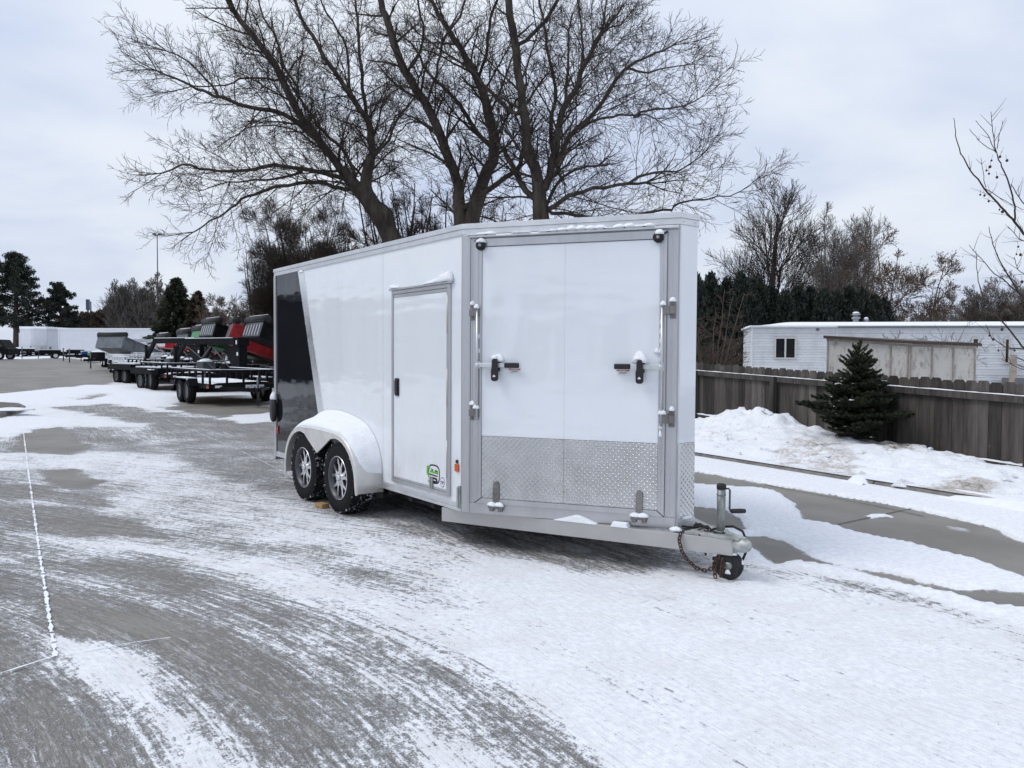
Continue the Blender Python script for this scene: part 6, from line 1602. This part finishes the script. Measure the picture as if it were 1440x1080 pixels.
    if gate:
        mb = MB(); zt_ = deck+gate
        for y in (-h, 0, h): mb.box((-Lr-.06, y-.03, deck-.05), (-Lr-.005, y+.03, zt_))
        for k in range(4): z0 = deck+.05+(gate-.30)*k/3; mb.box((-Lr-.055, -h+.031, z0), (-Lr-.01, -.031, z0+.20)); mb.box((-Lr-.055, .031, z0), (-Lr-.01, h-.031, z0+.20))
        mb.build('ramp_gate', m, T)
    return T
def lot_at(u, v, W=1.95, tandem=True, d=0):
    g = gp(u, v); p = Vector((g[0], g[1], 0))+(-oV)*(W/2+.30)-fV*((.43 if tandem else 0)+d); return (p.x, p.y)
utility(lot_at(262, 568), TR_ANG, 'nearest black tandem utility trailer, closest to the white trailer rear', posts=7)
utility(lot_at(211, 549), TR_ANG, 'black utility trailer with a snow filled deck just left of the nearest one', posts=6, rim='rim_dark')
utility(lot_at(190, 539), TR_ANG, 'black utility trailer third back in the row of open trailers', posts=6)
utility(lot_at(165, 530), TR_ANG, 'silver utility trailer first of the pale ones behind the black ones', 'steel_white', posts=8, rim='steel_white')
utility(lot_at(158, 525), TR_ANG, 'silver utility trailer second of the pale ones behind the black ones', 'steel_white', posts=8, rim='steel_white')
utility(lot_at(146, 517), TR_ANG, 'silver utility trailer farthest back at the aisle edge', 'steel_white', posts=8, rim='steel_white')
g = gp(205, 519); utility((g[0], g[1]), TR_ANG, 'silver utility trailer with a tall slatted ramp gate standing up', 'steel_white', posts=6, rim='steel_white', gate=1.35, Lf=2.2, Lr=1.4)
def gooseneck(u, v, Y, label, mat='steel_black', k=1.0):
    """nose to the right: deck, sloping neck, level beam and tapered hitch column"""
    p = at(u, v, Y); ang = math.atan2(-.66, .75); gz = th(p.x, p.y)
    T = empty('gooseneck_trailer', (p.x, p.y, gz), ang, label, 'trailer', 'gooseneck trailers in the lot'); m = M[mat]
    zt = 2.02*k
    for y in (-.55, .55):
        mb = MB(); mb.bar((-4.1, y, .95), (-3.05, y, zt-.12), .10, .20); mb.bar((-3.1, y, zt-.11), (.0, y*.35, zt-.11), .12, .22); mb.build('neck_beam', m, T, .005)
        mb = MB(); mb.bar((-3.0, y, zt+.012), (-.2, y*.36, zt+.012), .09, .024); mb.build('snow', M['snow'], T)
    mb = MB(); mb.prism([(-1.0, zt-.28), (.16, zt-.28), (.16, .78), (-.16, .78)], (0, -.16, 0), (1, 0, 0), (0, 0, 1), (0, .32, 0)); mb.box((-.15, -.22, zt-.279), (.20, .22, zt+.02)); mb.build('hitch_column', m, T, .006)
    mb = MB(); mb.box((-.02, -.1615, zt-.62), (.09, -.161, zt-.50)); mb.build('decal', M['label_white'], T); mb = MB(); mb.box((.03, -.2215, zt-.22), (.12, -.221, zt-.08)); mb.build('decal', M['label_white'], T)
    for y in (-.62, .62):
        mb = MB(); mb.tube([(-3.75, y, .10), (-3.75, y, 1.75)], .06, 10); mb.box((-3.88, y-.12, .04), (-3.62, y+.12, .10)); mb.build('landing_leg', m, T)
    mb = MB(); mb.box((-6.4, -1.05, .72), (-3.95, 1.05, .90)); mb.box((-6.4, -1.2, .66), (-3.95, -1.06, .88)); mb.box((-6.4, 1.06, .66), (-3.95, 1.2, .88)); mb.build('deck', m, T)
    mb = MB(); mb.box((-6.35, -1.0, .901), (-4.0, 1.0, .95)); mb.build('deck_snow', M['snow'], T)
    for y in (-.95, .95):
        for x in (-5.85, -4.98): simple_wheel(T, x, y, .38, rim='rim_dark')
    mb = MB(); mb.box((-2.3, -.5, .80), (-1.8, -.05, 1.16)); mb.build('tool_box', M['steel_dark_grey'], T, .02)
    mb = MB(); mb.blob((-2.05, -.28, 1.16), (.27, .24, .12), 3, 12, 5, .15); mb.build('snow', M['snow'], T)
    for y in (-.5, .5):
        mb = MB(); mb.bar((-3.0, y, zt-.3), (-1.2, y*.6, .85), .03, .03); mb.bar((-1.2, y, zt-.3), (-3.0, y*.6, .85), .03, .03); mb.build('neck_brace', M['rim_dark'], T)
    return T
gooseneck(339, 525, 27.5, 'black gooseneck trailer with its hitch column right behind the nearest black utility trailer')
gooseneck(284, 512, 31.5, 'black gooseneck trailer second back, its neck left of the nearer one')
def dump(u, v, Y, hd, label, mat, tilt=19, L=3.6, W=2.1, hs=.75, hz=.78, front='rim_dark', tarp=True, stripes=True, trim=None, hinge=None, chassis='steel_black'):
    """dump bed raised at its front end; (u, v) is where the near front bottom corner of the bed appears"""
    e = Vector((hd[0], hd[1], 0)).normalized(); yv = Vector((-e.y, e.x, 0)); p = at(u, v, Y); ang = math.atan2(e.y, e.x)
    near = -1 if yv.y > 0 else 1                             # which side of the bed faces the camera
    t = R(tilt); c, s = math.cos(t), math.sin(t)
    root = Vector((p.x, p.y, 0))-e*(L*c)-yv*(near*W/2); gz = th(root.x, root.y)
    hz = p.z-gz-L*s if hinge is None else hinge
    T = empty('dump_trailer', (root.x, root.y, gz), ang, label, 'trailer', 'dump trailers with raised beds'); m = M[mat]
    X = Vector((c, 0, s)); Z = Vector((-s, 0, c)); O = Vector((0, 0, hz)); P = lambda x, y, z: O+X*x+Z*z+Vector((0, y, 0))
    mb = MB(); h = W/2; tk = .05
    def slab(x0, x1, y0, y1, z0, z1): 
        q = [P(x, y, z) for z in (z0, z1) for x, y in ((x0, y0), (x1, y0), (x1, y1), (x0, y1))]
        mb.add(q, [(0, 3, 2, 1), (4, 5, 6, 7), (0, 1, 5, 4), (1, 2, 6, 5), (2, 3, 7, 6), (3, 0, 4, 7)])
    slab(0, L, -h, h, -.06, 0)
    for y0, y1 in ((-h, -h+tk), (h-tk, h)): slab(0, L, y0, y1, .001, hs)
    for y in (-h-.05, h-.03):                                # top rail and stake pockets
        slab(-.02, L+.02, y, y+.08, hs+.001, hs+.07)
    for k in range(6):
        x = .1+k*(L-.2)/5
        slab(x, x+.07, -h-.05, -h-.001, .0, hs); slab(x, x+.07, h+.001, h+.05, .0, hs)
    b = mb.build('bed', m, T)
    mb = MB(); slab(L-.05, L, -h+tk+.001, h-tk-.001, .001, hs+.05); mb.build('front_wall', M[front], T)
    if stripes:
        mb = MB()
        for k in range(6): y = -h+.25+k*(W-.5)/5; slab(L+.001, L+.03, y-.03, y+.03, .05, hs-.05)
        mb.build('wall_rib', M['label_white'] if stripes == 2 else M['alu_trim'], T)
    if tarp:
        mb = MB(); mb.tube([P(L-.08, -h-.05, hs+.20), P(L-.08, h+.05, hs+.20)], .16, 12); slab(L-.24, L+.06, -h-.04, h+.04, hs+.071, hs+.10); mb.build('tarp_roll', M['rubber'], T)
        mb = MB(); mb.tube([P(L-.08, -h+.05, hs+.355), P(L-.08, h-.05, hs+.355)], .03, 5); mb.build('snow', M['snow'], T)
    mb = MB(); 
    for y in (-h-.03, h+.03): slab(.0, L*.8, y-.03, y+.03, hs+.072, hs+.10)
    mb.build('rail_snow', M['snow'], T)
    if trim:
        mb = MB(); y = near*(h+.052); q = [P(.4, y, hs*.2), P(1.2, y, hs*.2), P(1.3, y, hs*.34), P(.7, y, hs*.40)]; mb.add(q, [(0, 1, 2, 3)]); mb.build('decal', M['label_white'], T)
    # chassis, hoist, wheels, tongue
    mb = MB()
    for y in (-.45, .45): mb.box((-.3, y-.05, .45), (L+.3, y+.05, .62))
    for y in (-1, 1): mb.bar((L+.2, y*.45, .53), (L+1.5, y*.06, .53), .09, .14)
    mb.box((L+.1, -.5, .46), (L+.2, .5, .60)); mb.build('chassis', M[chassis], T)
    mb = MB(); mb.bar((L*.35, -.2, .6), P(L*.62, -.2, -.05), .09, .09); mb.bar((L*.35, .2, .6), P(L*.62, .2, -.05), .09, .09); mb.bar((L*.72, 0, .6), P(L*.40, 0, -.05), .12, .12); mb.build('hoist', M['steel_dark_grey'], T)
    for y in (-1, 1):
        for x in (L*.30, L*.30+.9): simple_wheel(T, x, y*(h-.02), .37)
        mb = MB(); pr = [(L*.3-.45, .62), (L*.3-.30, .80), (L*.3+1.20, .80), (L*.3+1.35, .62), (L*.3+1.32, .60), (L*.3+1.18, .775), (L*.3-.28, .775), (L*.3-.42, .60)]
        mb.prism(pr, (0, min(y*(h-.14), y*(h+.12)), 0), (1, 0, 0), (0, 0, 1), (0, .26, 0)); f_ = mb.build('fender', M['steel_dark_grey'], T)
        mb = MB(); mb.box((L*.3-.28, min(y*(h-.13), y*(h+.11)), .801), (L*.3+1.18, max(y*(h-.13), y*(h+.11)), .83)); mb.build('snow', M['snow'], f_)
    mb = MB(); mb.box((L+.35, -.35, .61), (L+.85, .35, 1.0)); bx = mb.build('hydraulic_box', M[chassis], T, .02)
    mb = MB(); mb.blob((L+.6, 0, 1.0), (.27, .35, .10), 5, 12, 5, .2); mb.build('snow', M['snow'], bx)
    mb = MB(); mb.tube([(L+1.2, .12, .02), (L+1.2, .12, .95)], .04, 8); mb.build('jack', M['rim_dark'], T)
    return T
dump(319, 480, 31.0, (-.91, -.41), 'red dump trailer with its bed raised high above the gooseneck', 'steel_red', 20, 4.2, hs=.74, front='rim_dark', trim=1, stripes=False)
dump(365, 472, 29.0, oV, 'black dump trailer with raised bed and ribbed front wall, next to the white trailer rear', 'steel_black', 18, 3.6, hs=.5, front='rim_dark')
dump(299, 471, 33.5, oV, 'black dump trailer with ribbed front wall raised just left of the red one', 'steel_black', 16, 3.4, hs=.48, front='rim_dark')
dump(284, 481, 35.5, oV, 'green dump trailer with a raised bed left of the red one', 'steel_green', 14, 3.6, hs=.50, front='steel_green', stripes=False)
dump(262, 485, 38.5, oV, 'charcoal dump trailer with a rolled tarp left of the green one', 'steel_dark_grey', 9, 3.4, hs=.50, front='steel_dark_grey', stripes=False)
dump(232, 487, 43.0, oV, 'dark maroon dump trailer with white panels on its front, farthest back of the row', 'steel_red', 7, 3.2, hs=.42, front='steel_white')
dump(171, 488, 47.0, (-.34, -.94), 'pale grey dump trailer with bed raised towards the aisle and a bright flag-coloured corner', 'steel_grey', 17, 4.6, hs=.62, front='steel_grey', stripes=False)

def box_trailer(pL, pR, zt, zb, depth, label, nose=None, rear_open=False, mat='white_far'):
    """pL, pR: left and right ends of the near side on the ground"""
    a, b = Vector((*pL, 0)), Vector((*pR, 0)); e = (b-a); L = e.length; e.normalize(); ang = math.atan2(e.y, e.x); gz = th(a.x, a.y)
    T = empty('box_trailer', (a.x, a.y, gz), ang, label, 'trailer', 'white box trailers at the back of the lot'); D = depth
    mb = MB()
    pl = [(0, 0), (L, 0), (L, D), (0, D)] if not nose else [(0, 0), (L, 0), (L, D), (0, D), (-nose, D*.55), (-nose, D*.45)]
    if rear_open:
        for x0, x1, y0, y1 in ((0, .04, 0, D), (0, L, -.0, .04), (0, L, D-.04, D)): mb.box((x0 if x0 else .0, y0, zb), (x1, y1, zt))
    else: mb.prism(pl, (0, 0, zb), (1, 0, 0), (0, 1, 0), (0, 0, zt-zb))
    mb.build('body', M[mat], T)
    mb = MB(); mb.prism([(x+(.03 if x > 0 else -.03), y+(.03 if y > D/2 else -.03)) for x, y in pl], (0, 0, zt+.001), (1, 0, 0), (0, 1, 0), (0, 0, .09)); mb.build('roof', M['snow'], T)
    mb = MB(); mb.box((0, -.02, zt-.13), (L, -.002, zt-.03)); mb.box((0, -.02, zb), (L, -.002, zb+.10)); mb.box((-.02, -.03, zb+.101), (.05, -.003, zt-.131)); mb.box((L-.05, -.03, zb+.101), (L+.02, -.003, zt-.131)); mb.build('trim', M['alu_trim'], T)
    if nose:
        mb = MB(); n_ = Vector((-D*.45, -nose, 0)).normalized(); ee = Vector((-nose, D*.45, 0)).normalized(); LL = math.hypot(nose, D*.45)
        mb.prism([(.0, zb), (LL, zb), (LL, zb+.6), (0, zb+.6)], n_*.004, ee, UP, n_*.01); mb.build('tread_plate', M['tread'], T)
        mb = MB(); mb.bar((-.2, D*.3, zb-.06), (-nose-1.3, D*.5, zb-.06), .08, .12); mb.bar((-.2, D*.7, zb-.06), (-nose-1.3, D*.5, zb-.06), .08, .12); mb.tube([(-nose-1.0, D*.5, 0), (-nose-1.0, D*.5, 1.0)], .05, 8); mb.build('tongue', M['steel_black'], T)
    for y in (.25, D-.25):
        for x in (L*.55, L*.55+.95): simple_wheel(T, x, y, .36)
    mb = MB(); mb.box((.1, .1, .40), (L-.1, D-.1, zb-.002)); mb.build('frame', M['dark'], T)
    return T
M['white_far'] = simple('white_box_panel', (.66, .68, .72), .4, 0, .04, 1)
def gg(u, Y, v=500): p = at(u, v, Y); return (p.x, p.y)
box_trailer(gg(83, 78), gg(211, 77), 2.78, .50, 2.5, 'long white box trailer with a smooth side along the back of the lot', nose=.9)
box_trailer(gg(66.5, 80), gg(79, 86), 2.74, .50, 2.4, 'white box trailer squeezed left of the long one, mostly hidden', nose=.7)
def open_box():
    a = gg(28, 80); T = empty('box_trailer', (*a, th(*a)), 0.0, 'white box trailer standing with its rear doors open on a dark inside', 'trailer', 'white box trailers at the back of the lot')
    px = 80/FPX; w = 30*px; zt, zb = 2.62, .45; x0, x1 = 12*px, 30*px
    mb = MB(); mb.box((x0-.12, .1, zb), (x0, 5, zt)); mb.box((x1, .1, zb), (x1+.35, 5, zt)); mb.box((x0-.12, .1, zt), (x1+.35, 5, zt+.2)); mb.box((x0, 4.8, zb), (x1, 4.95, zt)); mb.build('body', M['white_far'], T)
    mb = MB(); mb.box((x0+.001, .6, zb), (x1-.001, .62, zt-.001)); mb.box((x0+.001, .3, zb-.1), (x1-.001, .6, zb+.02)); mb.build('dark_interior', M['dark'], T)
    for xa, xb, mt in ((0, 4.5*px, 'dark'), (5*px, x0-.13, 'white_far')):
        mb = MB(); mb.box((xa, .0, zb-.05), (xb, .06, zt-.05)); mb.build('door', M[mt], T)
    mb = MB(); mb.box((-.1, .12, zt+.201), (x1+.5, 5, zt+.42)); mb.build('roof', M['snow'], T)
    for x in (x0, x1+.1):
        for y in (1.5, 2.4): q = simple_wheel(T, x, y, .36); q.rotation_euler = (0, 0, math.pi/2)
    mb = MB(); mb.box((x0, .1, .40), (x1, 4.9, zb-.101)); mb.build('frame', M['dark'], T)
    mb = MB(); mb.lathe([(-.02, .10), (-.02, 0)], 12, (x0+.95, .59, zt-.3), 'y'); mb.build('dome_light', M['label_white'], T)
open_box()
def low_trailer(u, Y, L, mat, label, k=1.0):
    p = gg(u, Y); T = empty('flat_trailer', (*p, th(*p)), .62, label, 'trailer', 'low bare trailers on jacks in the snow'); mb = MB()
    for y in (0, 1.5): mb.bar((0, y, .48), (L, y, .48), .08, .12)
    for x in (.2, L/2, L-.2): mb.bar((x, .041, .47), (x, 1.459, .47), .08, .08)
    mb.bar((0, .1, .48), (-1.4, .75, .48), .08, .10); mb.bar((0, 1.4, .48), (-1.4, .75, .48), .08, .10); mb.build('frame', M['steel_black'], T)
    mb = MB(); mb.tube([(-1.1, .75, .02), (-1.1, .75, 1.1)], .045, 8); mb.tube([(.1, .0, .0), (.1, .0, .42)], .04, 6); mb.build('jack', M['rim_dark'], T)
    for y in (-.15, 1.65):
        simple_wheel(T, L*.6, y, .30); mb = MB(); pr = [(L*.6-.5, .45), (L*.6-.4, .68), (L*.6+.4, .68), (L*.6+.5, .45)]
        mb.prism(pr, (0, y-.13, 0), (1, 0, 0), (0, 0, 1), (0, .26, 0)); mb.build('fender', M[mat], T)
    mb = MB(); mb.box((.2, .2, .541), (L*.8, 1.3, .80)); b = mb.build('cargo_bunk', M[mat], T, .04)
    mb = MB(); mb.box((.22, .22, .801), (L*.8-.02, 1.28, .86)); mb.build('snow', M['snow'], b)
low_trailer(112, 64, 1.8, 'steel_blue', 'low trailer with a bright blue bunk in the snow'); low_trailer(122, 60, 2.2, 'steel_green', 'low trailer with a bright green bunk in the snow')
low_trailer(52, 70, 2.4, 'steel_black', 'low black trailer before the open white box trailer'); low_trailer(92, 72, 2.0, 'steel_black', 'low black trailer before the long white box trailer')
p = gg(3, 76); T = empty('flatbed_trailer', (*p, th(*p)), .02, 'low flatbed with a white snowy top below the tall pine', 'trailer'); mb = MB(); mb.box((.1, 0, .55), (2.0, 2, .80)); mb.build('bed', M['steel_black'], T); mb = MB(); mb.box((.08, -.02, .801), (2.02, 2.02, .95)); mb.build('snow', M['snow'], T); simple_wheel(T, 1.2, .3); simple_wheel(T, 1.2, 1.7)
p = gg(-22, 66); T = empty('pickup_truck', (*p, th(*p)), .1, 'dark vehicle cut off by the left edge of the picture', 'truck')
mb = MB(); mb.prism([(0, .45), (1.85, .45), (1.9, .95), (1.7, 1.05), (1.2, 1.75), (-.4, 1.8), (-.6, 1.1), (-2.2, 1.05), (-2.2, .45)], (0, 0, 0), (1, 0, 0), (0, 0, 1), (0, 1.8, 0)); mb.build('body', M['steel_black'], T, .06)
mb = MB(); mb.prism([(1.15, 1.68), (1.55, 1.12), (-.45, 1.15), (-.30, 1.70)], (0, -.004, 0), (1, 0, 0), (0, 0, 1), (0, -.004, 0)); mb.build('window', M['window'], T)
for x in (1.2, -1.5):
    for y in (.05, 1.75): simple_wheel(T, x, y, .38)

# poles
def pole(u, v0, Y, r, label, name, cat, head=None):
    p = at(u, v0, Y); gz = th(p.x, Y); T = empty(name, (p.x, Y, gz-.1), 0, label, cat); H = p.z-gz+.1
    mb = MB(); mb.tube([(0, 0, 0), (0, 0, H*.5), (0, 0, H)], [r, r*.85, r*.6], 10); mb.build('pole', M['pole'], T)
    if head == 'light':
        mb = MB(); mb.bar((-.40, 0, H-.05), (.40, 0, H-.05), .10, .10)
        for x in (-.38, .38): mb.box((x-.16, -.25, H-.02), (x+.16, .25, H+.16))
        mb.build('lamp_head', M['steel_dark_grey'], T)
    if head == 'sign':
        k = Y/FPX; mb = MB(); mb.box((-2.0*k, -.2, H-15*k), (2.0*k, .2, H)); s_ = mb.build('sign_cabinet', M['sign_blue'], T, .03)
    return T
M['sign_blue'] = simple('dark_blue_sign_face', (.035, .05, .085), .4, 0, .2, .6)
pole(221, 330, 105, .10, 'tall thin light mast rising above the bare poplars', 'light_mast', 'light mast', 'light')
pole(123.5, 421, 110, .16, 'dark slim pylon sign on a post beyond the white box trailer', 'pylon_sign', 'sign', 'sign')
pole(127.5, 424, 108, .15, 'pale bare utility pole right beside the pylon sign', 'utility_pole', 'pole')

# low warehouse off to the left of the picture: what the glossy trailer side mirrors
def warehouse():
    c = Vector((-37, 17, 0)); T = empty('warehouse', (c.x, c.y, th(c.x, c.y)-.1), R(62), 'long low dark metal warehouse across the lot, mirrored in the trailer side', 'building')
    mb = MB(); mb.box((-34, 0, 0), (15, 9, 4.6)); mb.build('wall', M['siding_dark'], T)
    mb = MB(); mb.prism([(-34.3, 4.6), (15.3, 4.6), (15.3, 4.85), (-34.3, 4.85)], (0, -.3, 0), (1, 0, 0), (0, 0, 1), (0, 9.6, 0)); mb.build('roof', M['concrete_grey'], T)
    for x in (-28, -18, -8, 2):
        mb = MB(); mb.box((x, -.08, .1), (x+4, -.002, 4)); mb.build('overhead_door', M['concrete_grey'], T)
    c = Vector((-9, -25, 0)); T = empty('shop_building', (c.x, c.y, -.1), R(180+14), 'wide grey shop building behind the photographer, mirrored in the ramp door', 'building')
    mb = MB(); mb.box((-22, 0, 0), (22, 10, 5.0)); mb.build('wall', M['concrete_grey'], T)
    mb = MB(); mb.prism([(-22.3, 5.0), (22.3, 5.0), (22.3, 5.3), (-22.3, 5.3)], (0, -.3, 0), (1, 0, 0), (0, 0, 1), (0, 10.6, 0)); mb.build('roof', M['snow'], T)
    for x in (-15, -6, 3, 12):
        mb = MB(); mb.box((x, -.08, .1), (x+4, -.002, 3.6)); mb.build('overhead_door', M['steel_white'], T)
warehouse()
